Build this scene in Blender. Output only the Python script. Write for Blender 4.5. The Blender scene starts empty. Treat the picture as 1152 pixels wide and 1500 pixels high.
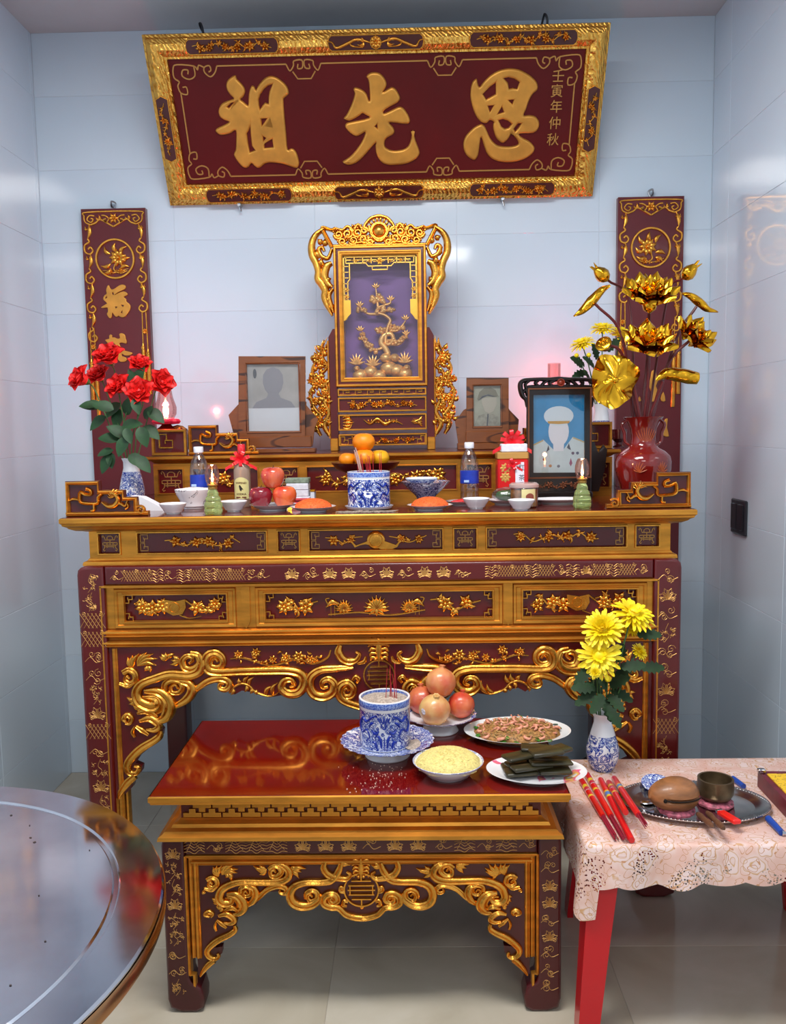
import bpy, bmesh, math, random
from mathutils import Vector, Matrix
from mathutils.geometry import tessellate_polygon
PI = math.pi
scene = bpy.context.scene
COL = scene.collection

# ------------------------------------------------------------------ camera
CAM = Vector((0.109, -2.648, 1.5463)); PITCH, YAW, ROLL, FPX = .1002, .0208, -.0167, 1262.04
def cam_axes():
    cy, sy, cp, sp = math.cos(YAW), math.sin(YAW), math.cos(PITCH), math.sin(PITCH)
    fw = Vector((-sy*cp, cy*cp, -sp)); rt = Vector((cy, sy, 0)); up = rt.cross(fw)
    c, s = math.cos(ROLL), math.sin(ROLL)
    return rt*c + up*s, up*c - rt*s, fw
RT, UP, FW = cam_axes()
cd = bpy.data.cameras.new('camera'); cam = bpy.data.objects.new('camera', cd); COL.objects.link(cam)
cd.sensor_fit = 'HORIZONTAL'; cd.sensor_width = 36; cd.lens = 36*FPX/1152; cd.clip_start = .02
cam.matrix_world = Matrix(((RT.x, UP.x, -FW.x, CAM.x), (RT.y, UP.y, -FW.y, CAM.y), (RT.z, UP.z, -FW.z, CAM.z), (0, 0, 0, 1)))
scene.camera = cam
# ------------------------------------------------------------------ light
scene.view_settings.view_transform = 'Standard'; scene.view_settings.look = 'None'
scene.view_settings.gamma = 1; scene.view_settings.use_curve_mapping = False
scene.view_settings.exposure = 0.0
w = bpy.data.worlds.new('world'); scene.world = w; w.use_nodes = True
bg = w.node_tree.nodes['Background']; bg.inputs[0].default_value = (.93, .96, 1, 1); bg.inputs[1].default_value = .58
def area(name, loc, rot, sx, sy, power, col):
    l = bpy.data.lights.new(name, 'AREA'); l.shape = 'RECTANGLE'; l.size = sx; l.size_y = sy; l.energy = power; l.color = col
    o = bpy.data.objects.new(name, l); o.location = loc; o.rotation_euler = rot; COL.objects.link(o); return o
area('ceiling_panel_light', (-.1, -1.05, 3.16), (0, 0, 0), 1.2, .6, 72, (1, .985, .96))
area('ceiling_panel_light_rear', (.1, -3.6, 3.16), (0, 0, 0), 1.2, .6, 34, (1, .985, .96))

# ------------------------------------------------------------------ helpers
def lin(c):
    return tuple(((x/255)/12.92 if x/255 <= .04045 else ((x/255+.055)/1.055)**2.4) for x in c)
def ray(px, py): return FW + RT*((px-576)/FPX) - UP*((py-750)/FPX)
def ony(px, py, y):
    d = ray(px, py); return CAM + d*((y-CAM.y)/d.y)
def onz(px, py, z):
    d = ray(px, py); return CAM + d*((z-CAM.z)/d.z)
def onx(px, py, x):
    d = ray(px, py); return CAM + d*((x-CAM.x)/d.x)
class Fr:
    """flat frame: u right, v up, h towards the viewer"""
    def __init__(s, O, U=(1, 0, 0), V=(0, 0, 1)):
        s.O = Vector(O); s.U = Vector(U).normalized(); s.V = Vector(V).normalized(); s.N = s.U.cross(s.V)
    def P(s, u, v, h=0): return s.O + s.U*u + s.V*v + s.N*h
    def px(s, x, y):
        d = ray(x, y); t = (s.O-CAM).dot(s.N)/d.dot(s.N); q = CAM + d*t - s.O
        return (q.dot(s.U), q.dot(s.V))
    def z(s, x0, y0, k, pts): return [s.px(x0+a*k, y0+b*k) for a, b in pts]
def FY(y): return Fr((0, y, 0))
def mir(pts): return [(-u, v) for u, v in pts]
def crom(pts, n=5, closed=False):
    """Catmull-Rom through points (any dimension)"""
    P = [Vector(p) for p in pts]; L = len(P); out = []
    if L < 3 and not closed: n = max(1, n)
    rng = range(L) if closed else range(L-1)
    for i in rng:
        p1, p2 = P[i], P[(i+1) % L]
        p0 = P[i-1] if (i > 0 or closed) else p1*2-p2
        p3 = P[(i+2) % L] if (i+2 < L or closed) else p2*2-p1
        for k in range(n):
            t = k/n
            out.append(.5*((2*p1) + (p2-p0)*t + (2*p0-5*p1+4*p2-p3)*t*t + (3*p1-p0-3*p2+p3)*t**3))
    if not closed: out.append(P[-1].copy())
    return out
def spir(c, r0, r1, a0, turns, n=10):
    """spiral points from radius r0 to r1"""
    m = max(4, int(abs(turns)*n)); out = []
    for i in range(m+1):
        t = i/m; a = a0 + turns*2*PI*t; r = r0+(r1-r0)*t
        out.append((c[0]+r*math.cos(a), c[1]+r*math.sin(a)))
    return out
def interp(vals, t):
    if not isinstance(vals, (list, tuple)): return vals
    x = t*(len(vals)-1); i = min(int(x), len(vals)-2); f = x-i
    return vals[i]*(1-f)+vals[i+1]*f
OFF = {}
DOME = ((-1, 0), (-.72, .7), (-.3, .96), (.3, .96), (.72, .7), (1, 0))
BEAD = ((-1, 0), (-.6, .8), (.6, .8), (1, 0))
LINE = ((-1, 0), (0, 1), (1, 0))
GROOVE = ((-1, 0), (-.85, .75), (-.55, .95), (-.25, .7), (.25, 1.0), (.6, .95), (.88, .7), (1, 0))
class MB:
    def __init__(s): s.v = []; s.f = []; s.m = None
    def add(s, vs, fs):
        k = len(s.v); s.v += [tuple(v) for v in vs]; s.f += [tuple(i+k for i in f) for f in fs]; return s
    def box(s, x0, x1, y0, y1, z0, z1, b=0):
        if b <= 0:
            vs = [(x, y, z) for z in (z0, z1) for y in (y0, y1) for x in (x0, x1)]
            return s.add(vs, [(0, 2, 3, 1), (4, 5, 7, 6), (0, 1, 5, 4), (2, 6, 7, 3), (0, 4, 6, 2), (1, 3, 7, 5)])
        b = min(b, (x1-x0)*.49, (y1-y0)*.49, (z1-z0)*.49)
        L = []
        for z, e in ((z0, b), (z0+b, 0), (z1-b, 0), (z1, b)):
            L.append([(x0+b if i == 1 else x0+e, 0, 0) for i in (0,)])
        loops = []
        for z, e in ((z0, b), (z0+b, 0), (z1-b, 0), (z1, b)):
            X0, X1, Y0, Y1 = x0+e, x1-e, y0+e, y1-e; c = b if e == 0 else b*.3
            loops.append([(X0+c, Y0, z), (X1-c, Y0, z), (X1, Y0+c, z), (X1, Y1-c, z), (X1-c, Y1, z), (X0+c, Y1, z), (X0, Y1-c, z), (X0, Y0+c, z)])
        return s.loops(loops)
    def loops(s, loops, cap=True, closed=False):
        n = len(loops[0]); vs = [p for l in loops for p in l]; fs = []
        R = len(loops)
        for r in range(R if closed else R-1):
            a, b = r*n, ((r+1) % R)*n
            for i in range(n):
                j = (i+1) % n; fs.append((a+i, a+j, b+j, b+i))
        if cap and not closed:
            fs.append(tuple(reversed(range(n)))); fs.append(tuple((R-1)*n+i for i in range(n)))
        return s.add(vs, fs)
    def rectlathe(s, prof, x0, x1, y0, y1, r=0, fr=None, cap=True, k=3):
        """prof: list of (out, z): rectangle x0..x1,y0..y1 grown by out at height z; with fr the rectangle is u,v and z is h"""
        loops = []
        for o, z in prof:
            X0, X1, Y0, Y1 = x0-o, x1+o, y0-o, y1+o; rr = max(.0004, min(r+o*(1 if r else 0), (X1-X0)*.49, (Y1-Y0)*.49)) if r else 0
            if rr:
                l = []
                for cx, cy, a0 in ((X1-rr, Y1-rr, 0), (X0+rr, Y1-rr, PI/2), (X0+rr, Y0+rr, PI), (X1-rr, Y0+rr, 1.5*PI)):
                    for i in range(k+1):
                        a = a0 + PI/2*i/k; l.append((cx+rr*math.cos(a), cy+rr*math.sin(a)))
            else: l = [(X0, Y0), (X1, Y0), (X1, Y1), (X0, Y1)]
            loops.append([tuple(fr.P(a, b, z)) if fr else (a, b, z) for a, b in l])
        return s.loops(loops, cap)
    def frame(s, fr, x0, x1, y0, y1, prof):
        """picture-frame moulding; prof: closed list of (inset, h)"""
        loops = []
        for ins, h in prof:
            loops.append([tuple(fr.P(a, b, h)) for a, b in ((x0+ins, y0+ins), (x1-ins, y0+ins), (x1-ins, y1-ins), (x0+ins, y1-ins))])
        return s.loops(loops, closed=True)
    def lathe(s, prof, c=(0, 0, 0), n=24, wob=None, cap=True):
        loops = []
        for r, z in prof:
            l = []
            for i in range(n):
                a = 2*PI*i/n; rr = max(r, 1e-5)*(1+(wob(a, z) if wob else 0)); l.append((c[0]+rr*math.cos(a), c[1]+rr*math.sin(a), c[2]+z))
            loops.append(l)
        return s.loops(loops, cap)
    def tube(s, path, rad, n=8, cap=True):
        P = [Vector(p) for p in path]; loops = []; up = None
        for i, p in enumerate(P):
            t = (P[min(i+1, len(P)-1)]-P[max(i-1, 0)])
            if t.length < 1e-9: t = Vector((0, 0, 1))
            t.normalize()
            if up is None: up = t.orthogonal().normalized()
            else:
                up = up - t*up.dot(t)
                up = up.normalized() if up.length > 1e-6 else t.orthogonal().normalized()
            sd = t.cross(up); r = interp(rad, i/max(1, len(P)-1))
            loops.append([tuple(p + (up*math.cos(2*PI*k/n)+sd*math.sin(2*PI*k/n))*r) for k in range(n)])
        return s.loops(loops, cap)
    def ribbon(s, fr, pts, w, h, h0=0, n=5, sec=DOME, smooth=True, sink=.0):
        """raised moulding along a 2D path; w half-widths, h heights"""
        P = crom(pts, n) if smooth else [Vector(p) for p in pts]
        loops = []; m = len(P)
        for i, p in enumerate(P):
            t = P[min(i+1, m-1)]-P[max(i-1, 0)]
            if t.length < 1e-9: t = Vector((1, 0))
            t.normalize(); nx, ny = -t.y, t.x; f = i/max(1, m-1)
            ww = max(interp(w, f), .0002); hh = interp(h, f)
            l = [tuple(fr.P(p.x+nx*a*ww, p.y+ny*a*ww, h0+b*hh)) for a, b in sec]
            if sink: l += [tuple(fr.P(p.x+nx*ww, p.y+ny*ww, h0-sink)), tuple(fr.P(p.x-nx*ww, p.y-ny*ww, h0-sink))]
            loops.append(l)
        return s.loops(loops)
    def poly(s, fr, out, h0, h1, holes=(), bev=0):
        """extruded polygon with holes"""
        rings = [list(out)]+[list(h) for h in holes]
        flat = [p for r in rings for p in r]
        tris = tessellate_polygon([[Vector((p[0], p[1], 0)) for p in r] for r in rings])
        N = len(flat); vs = [fr.P(p[0], p[1], h0) for p in flat]+[fr.P(p[0], p[1], h1) for p in flat]
        fs = [(a, b, c) for a, b, c in tris]+[(c+N, b+N, a+N) for a, b, c in tris]
        k = 0
        for r in rings:
            for i in range(len(r)):
                j = (i+1) % len(r); fs.append((k+i, k+j, k+j+N, k+i+N))
            k += len(r)
        return s.add(vs, fs)
    def ball(s, c, r, nu=12, nv=8, fn=None, M=None):
        rx, ry, rz = r if isinstance(r, (tuple, list)) else (r, r, r)
        loops = []
        for j in range(nv+1):
            th = PI*j/nv; l = []
            for i in range(nu):
                a = 2*PI*i/nu; d = Vector((math.sin(th)*math.cos(a), math.sin(th)*math.sin(a), -math.cos(th)))
                if j in (0, nv): d = Vector((.001*math.cos(a), .001*math.sin(a), -math.cos(th)))
                q = 1 if fn is None else fn(d)
                p = Vector((d.x*rx*q, d.y*ry*q, d.z*rz*q))
                if M: p = M @ p
                l.append(tuple(p+Vector(c)))
            loops.append(l)
        return s.loops(loops)
    def xf(s, M, start=0):
        s.v[start:] = [tuple(M @ Vector(v)) for v in s.v[start:]]; return s
    def build(s, name, mat, parent=None, angle=40, recalc=True, label=None, cat=None, group=None, kind=None, base=None, flat=False):
        off = Vector(base) if base is not None else (OFF.get(parent.name, Vector()) if parent else Vector())
        me = bpy.data.meshes.new(name)
        me.from_pydata([(v[0]-off[0], v[1]-off[1], v[2]-off[2]) for v in s.v], [], s.f)
        if recalc:
            b = bmesh.new(); b.from_mesh(me); bmesh.ops.recalc_face_normals(b, faces=b.faces); b.to_mesh(me); b.free()
        if not flat:
            me.polygons.foreach_set('use_smooth', [True]*len(me.polygons)); me.set_sharp_from_angle(angle=math.radians(angle))
        for m in (mat if isinstance(mat, (list, tuple)) else [mat]): me.materials.append(m)
        o = bpy.data.objects.new(name, me); COL.objects.link(o)
        if parent: o.parent = parent; OFF[o.name] = off
        elif base is not None: o.location = base; OFF[o.name] = off
        tag(o, label, cat, group, kind)
        return o
def tag(o, label=None, cat=None, group=None, kind=None):
    if label: o['label'] = label
    if cat: o['category'] = cat
    if group: o['group'] = group
    if kind: o['kind'] = kind
    return o
def thing(name, label, cat, loc=(0, 0, 0), world=True, group=None, rotz=0):
    """Empty at the base; world=True: parts are given in world coordinates"""
    o = bpy.data.objects.new(name, None); o.empty_display_size = .05; COL.objects.link(o); o.location = loc; o.rotation_euler = (0, 0, rotz)
    OFF[o.name] = Vector(loc) if world else Vector()
    return tag(o, label, cat, group)
def copy_tree(o, parent=None, loc=None, rot=None, label=None):
    c = o.copy(); COL.objects.link(c)
    if parent: c.parent = parent
    if loc is not None: c.location = loc
    if rot is not None: c.rotation_euler = rot
    if label: c['label'] = label
    for ch in [x for x in bpy.data.objects if x.parent == o]: copy_tree(ch, c)
    return c
def piece(src, parent, loc, name=None, rot=None):
    """another object on the same mesh data"""
    o = bpy.data.objects.new(name or src.name.split('.')[0], src.data); COL.objects.link(o); o.parent = parent; o.location = loc
    if rot: o.rotation_euler = rot
    OFF[o.name] = OFF.get(parent.name, Vector()); return o
def curve_poly(fr, rings, bev, ext, res=3):
    """puffy raised polygon with holes -> (verts, faces) through a filled 2D curve"""
    cu = bpy.data.curves.new('t', 'CURVE'); cu.dimensions = '2D'; cu.fill_mode = 'BOTH'
    cu.extrude = ext; cu.bevel_depth = bev; cu.bevel_resolution = res; cu.offset = -bev
    for r in rings:
        sp = cu.splines.new('POLY'); sp.points.add(len(r)-1); sp.use_cyclic_u = True
        for p, q in zip(sp.points, r): p.co = (q[0], q[1], 0, 1)
    o = bpy.data.objects.new('t', cu); COL.objects.link(o)
    me = o.to_mesh(); V = [fr.P(v.co.x, v.co.y, v.co.z+ext) for v in me.vertices]; F = [tuple(p.vertices) for p in me.polygons]
    o.to_mesh_clear(); bpy.data.objects.remove(o); bpy.data.curves.remove(cu)
    return V, F
def text_mesh(fr, txt, u, v, size, ext=.0005, bold=0, align='CENTER', vert=False, rot=0):
    cu = bpy.data.curves.new('t', 'FONT'); cu.body = txt; cu.size = size; cu.extrude = ext; cu.align_x = align; cu.align_y = 'CENTER'; cu.offset = bold
    cu.resolution_u = 3
    o = bpy.data.objects.new('t', cu); COL.objects.link(o); me = o.to_mesh()
    c, s_ = math.cos(rot), math.sin(rot)
    V = [fr.P(u+p.co.x*c-p.co.y*s_, v+p.co.x*s_+p.co.y*c, p.co.z+ext) for p in me.vertices]; F = [tuple(p.vertices) for p in me.polygons]
    o.to_mesh_clear(); bpy.data.objects.remove(o); bpy.data.curves.remove(cu)
    return V, F

# ------------------------------------------------------------------ materials
MATS = {}
class NT:
    def __init__(s, name):
        s.m = bpy.data.materials.new(name); s.m.use_nodes = True; s.t = s.m.node_tree; s.b = s.t.nodes['Principled BSDF']
        MATS[name] = s.m
    def n(s, typ, **kw):
        x = s.t.nodes.new(typ)
        for k, v in kw.items():
            if hasattr(x, k): setattr(x, k, v)
            else: x.inputs[k].default_value = v
        return x
    def l(s, a, b): s.t.links.new(a, b)
    def coord(s, kind='Object', scale=(1, 1, 1)):
        c = s.n('ShaderNodeTexCoord'); mp = s.n('ShaderNodeMapping'); mp.inputs['Scale'].default_value = scale
        s.l(c.outputs[kind], mp.inputs[0]); return mp.outputs[0]
    def ramp(s, fac, stops, const=False):
        r = s.n('ShaderNodeValToRGB'); e = r.color_ramp.elements
        if const: r.color_ramp.interpolation = 'CONSTANT'
        while len(e) < len(stops): e.new(.5)
        for x, (p, c) in zip(e, stops): x.position = p; x.color = (*lin(c), 1)
        s.l(fac, r.inputs[0]); return r.outputs[0]
    def mix(s, fac, a, b):
        x = s.n('ShaderNodeMix'); x.data_type = 'RGBA'
        for i, q in ((0, fac), (6, a), (7, b)):
            if isinstance(q, (int, float)): x.inputs[i].default_value = q
            elif isinstance(q, tuple): x.inputs[i].default_value = (*lin(q), 1)
            else: s.l(q, x.inputs[i])
        return x.outputs[2]
    def math(s, op, a, b=0):
        x = s.n('ShaderNodeMath'); x.operation = op
        for i, q in ((0, a), (1, b)):
            if isinstance(q, (int, float)): x.inputs[i].default_value = q
            else: s.l(q, x.inputs[i])
        return x.outputs[0]
    def bump(s, fac, strength, dist=.002):
        b = s.n('ShaderNodeBump'); b.inputs['Strength'].default_value = strength; b.inputs['Distance'].default_value = dist
        s.l(fac, b.inputs['Height']); s.l(b.outputs[0], s.b.inputs['Normal'])
def M(name, col, rough=.5, metal=0, coat=0, var=0, vs=20, bump=0, bs=200, trans=0, ior=1.45, emis=0, sss=0, spec=.5, stretch=(1, 1, 1)):
    if name in MATS: return MATS[name]
    t = NT(name); b = t.b
    b.inputs['Base Color'].default_value = (*lin(col), 1); b.inputs['Roughness'].default_value = rough; b.inputs['Metallic'].default_value = metal
    b.inputs['Coat Weight'].default_value = coat; b.inputs['Coat Roughness'].default_value = .06; b.inputs['Specular IOR Level'].default_value = spec
    b.inputs['Transmission Weight'].default_value = trans; b.inputs['IOR'].default_value = ior
    if sss: b.inputs['Subsurface Weight'].default_value = sss; b.inputs['Subsurface Radius'].default_value = (.01, .005, .003)
    if emis: b.inputs['Emission Color'].default_value = (*lin(col), 1); b.inputs['Emission Strength'].default_value = emis
    if var:
        nz = t.n('ShaderNodeTexNoise', Scale=vs, Detail=4.0); t.l(t.coord(scale=stretch), nz.inputs['Vector'])
        d = tuple(max(0, c*(1-var)) for c in col); h = tuple(min(255, c*(1+var*.6)) for c in col)
        t.l(t.ramp(nz.outputs[0], [(.3, d), (.7, h)]), b.inputs['Base Color'])
    if bump:
        nb = t.n('ShaderNodeTexNoise', Scale=bs, Detail=3.0); t.l(t.coord(), nb.inputs['Vector']); t.bump(nb.outputs[0], bump)
    return t.m
RED = M('red_lacquer', (88, 8, 10), .3, coat=.4, var=.12, vs=6)
REDDARK = M('dark_red_lacquer', (72, 8, 12), .36, coat=.3, var=.12, vs=6)
REDTOP = M('tabletop_red_lacquer', (108, 12, 4), .10, coat=.5, var=.1, vs=5)
GOLD = M('gilt_carving', (226, 160, 66), .27, metal=1, var=.12, vs=30, bump=.35, bs=120)
GOLDF = M('gilt_moulding', (214, 146, 56), .36, metal=.85, var=.14, vs=9, stretch=(1, 1, 5))
GOLDL = M('gold_line', (202, 152, 84), .4, metal=.6)
GOLDM = M('matt_gold_leaf', (220, 158, 70), .42, metal=.6, var=.1, vs=14)
GOLDB = M('bright_gold_foil', (232, 170, 40), .14, metal=1, var=.06, vs=30)
WHITE = M('white_porcelain', (232, 232, 236), .15, coat=.5)
BLACKM = M('black_lacquer', (22, 14, 14), .3, coat=.3)
STEEL = M('stainless_steel', (196, 196, 202), .16, metal=1)
# ------------------------------------------------------------------ the room
XL, XR, YW, ZC = -1.45, 1.39, 1.102, 3.2
YB = -4.6
t = NT('wall_tile'); nz = t.n('ShaderNodeTexNoise', Scale=1.3, Detail=3.0); t.l(t.coord(), nz.inputs['Vector'])
t.l(t.ramp(nz.outputs[0], [(.3, (206, 224, 240)), (.7, (216, 231, 244))]), t.b.inputs['Base Color'])
t.b.inputs['Roughness'].default_value = .11; t.b.inputs['Coat Weight'].default_value = .4; t.b.inputs['Coat Roughness'].default_value = .04
WALLT = t.m
GROUT = M('wall_grout', (210, 220, 232), .5, var=.03)
t = NT('floor_tile'); nz = t.n('ShaderNodeTexNoise', Scale=2.2, Detail=6.0, Distortion=1.2); t.l(t.coord(), nz.inputs['Vector'])
t.l(t.ramp(nz.outputs[0], [(.3, (176, 166, 146)), (.55, (192, 183, 165)), (.75, (204, 197, 182))]), t.b.inputs['Base Color'])
t.b.inputs['Roughness'].default_value = .16; t.b.inputs['Coat Weight'].default_value = .3; t.b.inputs['Coat Roughness'].default_value = .05
FLOORT = t.m
FGROUT = M('floor_grout', (168, 160, 146), .7)
CEIL = M('ceiling_paint', (200, 203, 208), .8, var=.03, vs=3)
def slab(name, x0, x1, y0, y1, z0, z1, mat):
    b = MB(); b.box(x0, x1, y0, y1, z0, z1); return b.build(name, mat, kind='structure', flat=True)
wb = slab('wall_back', XL-.12, XR+.12, YW+.0015, YW+.14, -.1, ZC+.12, GROUT)
wl = slab('wall_left', XL-.14, XL-.0015, YB, YW+.006, -.1, ZC+.12, GROUT)
wr = slab('wall_right', XR+.0015, XR+.14, YB, YW+.006, -.1, ZC+.12, GROUT)
fl = slab('floor', XL-.006, XR+.006, YB, YW+.006, -.12, -.0012, FGROUT)
ce = slab('ceiling', XL-.006, XR+.006, YB, YW+.006, ZC, ZC+.12, CEIL)
def cuts(a, b, first, step):
    x = first
    while x > a+1e-6: x -= step
    c = [a]; x += step
    while x < b-1e-6: c.append(x); x += step
    return c+[b]
CACHE = {}
def tile(parent, x0, x1, y0, y1, z0, z1, mat, g=.0007, b=.0009):
    """one tile, shrunk by half the joint; alike tiles share a mesh"""
    s = (round(x1-x0, 4), round(y1-y0, 4), round(z1-z0, 4)); k = (s, mat.name)
    d = [q*.5 for q in s]; mn = min(d); e = [q-g if q > mn+1e-6 else q for q in d]
    if k not in CACHE:
        m = MB(); m.box(-e[0], e[0], -e[1], e[1], -e[2], e[2], b)
        o = m.build('tile', mat, None, flat=True); o.parent = parent; CACHE[k] = o
    else: o = piece(CACHE[k], parent, (0, 0, 0), 'tile')
    o.location = ((x0+x1)/2, (y0+y1)/2, (z0+z1)/2); return o
zc_ = cuts(0, ZC, .244, .3)
xs_ = cuts(XL, XR, -.88, .6)
for a, b in zip(zc_, zc_[1:]):
    for c, d in zip(xs_, xs_[1:]):
        tile(wb, c, d, YW, YW+.008, a, b, WALLT)
    ys = cuts(-1.6, YW, .31, .6)
    for c, d in zip(ys, ys[1:]): tile(wr, XR, XR+.008, c, d, a, b, WALLT)
    ys = cuts(-1.6, YW, .47, .6)
    for c, d in zip(ys, ys[1:]): tile(wl, XL-.008, XL, c, d, a, b, WALLT)
xs_ = cuts(XL, XR, -.135, .8); ys_ = cuts(-2.8, YW, -.225, .8)
for a, b in zip(xs_, xs_[1:]):
    for c, d in zip(ys_, ys_[1:]): tile(fl, a, b, c, d, -.008, 0, FLOORT)
# light switch on the right wall
sw = thing('light_switch', 'dark grey square light switch plate on the tiled side wall', 'switch', (XR, .705, 1.17))
m = MB(); m.box(XR-.012, XR, .632, .778, 1.103, 1.238, .004); m.build('switch_plate', M('dark_switch_plastic', (44, 44, 52), .35), sw)
for a in (.645, .708):
    m = MB(); m.box(XR-.017, XR-.010, a, a+.058, 1.12, 1.222, .003); m.build('rocker', M('switch_rocker', (36, 36, 44), .25), sw)
# ------------------------------------------------------------------ carving helpers
def leaf(mb, fr, a, b, w, bend=0, h=.006, h0=0, tip=.1, sec=DOME):
    ax, ay = a; bx, by = b; dx, dy = bx-ax, by-ay
    mid = ((ax+bx)/2-dy*bend, (ay+by)/2+dx*bend)
    mb.ribbon(fr, [a, mid, b], [w*.25, w*.9, w, w*.6, w*tip], [h*.5, h, h, h*.5], h0, n=4, sec=sec)
def fan(mb, fr, c, ang, spread, k, L, w, h=.006, h0=0, rnd=None, bend=.2):
    for i in range(k):
        a = ang + spread*((i+.5)/k-.5); l = L*(1-.35*abs((i+.5)/k-.5)*2)
        if rnd: l *= rnd.uniform(.85, 1.15)
        leaf(mb, fr, c, (c[0]+l*math.cos(a), c[1]+l*math.sin(a)), w, bend*(1 if i >= k/2 else -1), h, h0)
def flower(mb, fr, c, r, n=6, h=.006, h0=0, a0=0, w=.34):
    for i in range(n):
        a = a0+2*PI*i/n
        leaf(mb, fr, (c[0]+.15*r*math.cos(a), c[1]+.15*r*math.sin(a)), (c[0]+r*math.cos(a), c[1]+r*math.sin(a)), r*w, 0, h, h0, tip=.3)
    dome(mb, fr, c, r*.3, h*1.3, h0)
def dome(mb, fr, c, r, h, h0=0, n=8):
    loops = []
    for k in (1, .92, .7, .35, .02):
        loops.append([tuple(fr.P(c[0]+r*k*math.cos(2*PI*i/n), c[1]+r*k*math.sin(2*PI*i/n), h0+h*math.sqrt(max(0, 1-k*k)))) for i in range(n)])
    mb.loops(loops)
def ring(mb, fr, c, r, w, h, h0=0, n=28, sec=BEAD):
    P = [(c[0]+r*math.cos(2*PI*i/n), c[1]+r*math.sin(2*PI*i/n)) for i in range(n)]
    loops = []
    for i in range(n):
        a = 2*PI*i/n
        loops.append([tuple(fr.P(c[0]+(r+s_*w)*math.cos(a), c[1]+(r+s_*w)*math.sin(a), h0+q*h)) for s_, q in sec])
    mb.loops(loops, closed=True)
def curl(mb, fr, c, r, a0, turns, w, h=.006, h0=0, sec=DOME, tail=None):
    P = spir(c, r*.12, r, a0, turns, 9)
    if tail: P += tail
    mb.ribbon(fr, P, [w*.5, w*.8, w, w, w*.7], [h, h, h, h*.8], h0, n=2, sec=sec)
def rectline(mb, fr, x0, x1, y0, y1, w, h, h0=0):
    """thin raised rectangle"""
    mb.frame(fr, x0, x1, y0, y1, [(-w, h0), (-w*.5, h0+h), (w*.5, h0+h), (w, h0)])
def sprig(mb, fr, x0, x1, y0, y1, seed, h=.005, h0=0, fl=3, dense=1.0, big=1.0):
    """a flowering branch filling the box"""
    R = random.Random(seed); W, H = x1-x0, y1-y0; n = max(5, int(W/H*2.2))
    pts = [(x0+W*i/(n-1), y0+H*(.5+.22*math.sin(i*1.9+R.random()*1.2))) for i in range(n)]
    mb.ribbon(fr, pts, [H*.04, H*.06, H*.04], h*.8, h0, n=4, sec=BEAD)
    for i, p in enumerate(pts[1:-1]):
        for k in range(int(3*dense+.5)):
            a = R.uniform(-PI, PI); L = H*R.uniform(.2, .36)
            q = (p[0]+L*math.cos(a), min(y1, max(y0, p[1]+L*math.sin(a))))
            leaf(mb, fr, p, q, H*R.uniform(.07, .11), R.uniform(-.3, .3), h, h0)
            if R.random() < .45: dome(mb, fr, q, H*.06, h, h0, 6)
    for i in range(fl):
        c = (x0+W*(i+.5+R.uniform(-.2, .2))/fl, y0+H*R.uniform(.38, .62))
        flower(mb, fr, c, H*R.uniform(.3, .4)*big, R.choice((5, 6, 7)), h*1.4, h0, R.random()*3)
def cornerfret(mb, fr, x, y, sx, sy, s, w=.0022, h=.003, h0=0):
    """little square key at a panel corner"""
    P = [(0, 0), (s, 0), (s, s*.55), (s*.45, s*.55), (s*.45, s*.3)]
    mb.ribbon(fr, [(x+sx*a, y+sy*b) for a, b in P], w, h, h0, sec=BEAD, smooth=False)
    P = [(0, 0), (0, s), (s*.55, s), (s*.55, s*.6)]
    mb.ribbon(fr, [(x+sx*a, y+sy*b) for a, b in P], w, h, h0, sec=BEAD, smooth=False)
def shou_vase(mb, fr, c, s, w=.0024, h=.003, h0=0):
    """the stylised longevity sign in the little square panels (size s = height)"""
    def L(pts, sm=False): mb.ribbon(fr, [(c[0]+a*s, c[1]+b*s) for a, b in pts], w, h, h0, sec=BEAD, smooth=sm)
    L([(-.18, .2), (-.18, .38), (-.08, .46), (.08, .46), (.18, .38), (.18, .2)])
    L([(-.46, .36), (-.5, .44), (-.44, .5), (-.36, .42), (-.3, .22), (.3, .22), (.36, .42), (.44, .5), (.5, .44), (.46, .36)])
    L([(-.38, .04), (-.47, .02), (-.47, -.1), (-.38, -.12), (.38, -.12), (.47, -.1), (.47, .02), (.38, .04), (-.38, .04)])
    L([(0, .22), (0, -.12)]); L([(-.2, .04), (-.2, -.3)]); L([(.2, .04), (.2, -.3)]); L([(-.3, -.22), (.3, -.22)])
    L([(-.34, -.12), (-.36, -.3), (-.46, -.42), (-.4, -.5), (-.32, -.44)]); L([(.34, -.12), (.36, -.3), (.46, -.42), (.4, -.5), (.32, -.44)])
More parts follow.
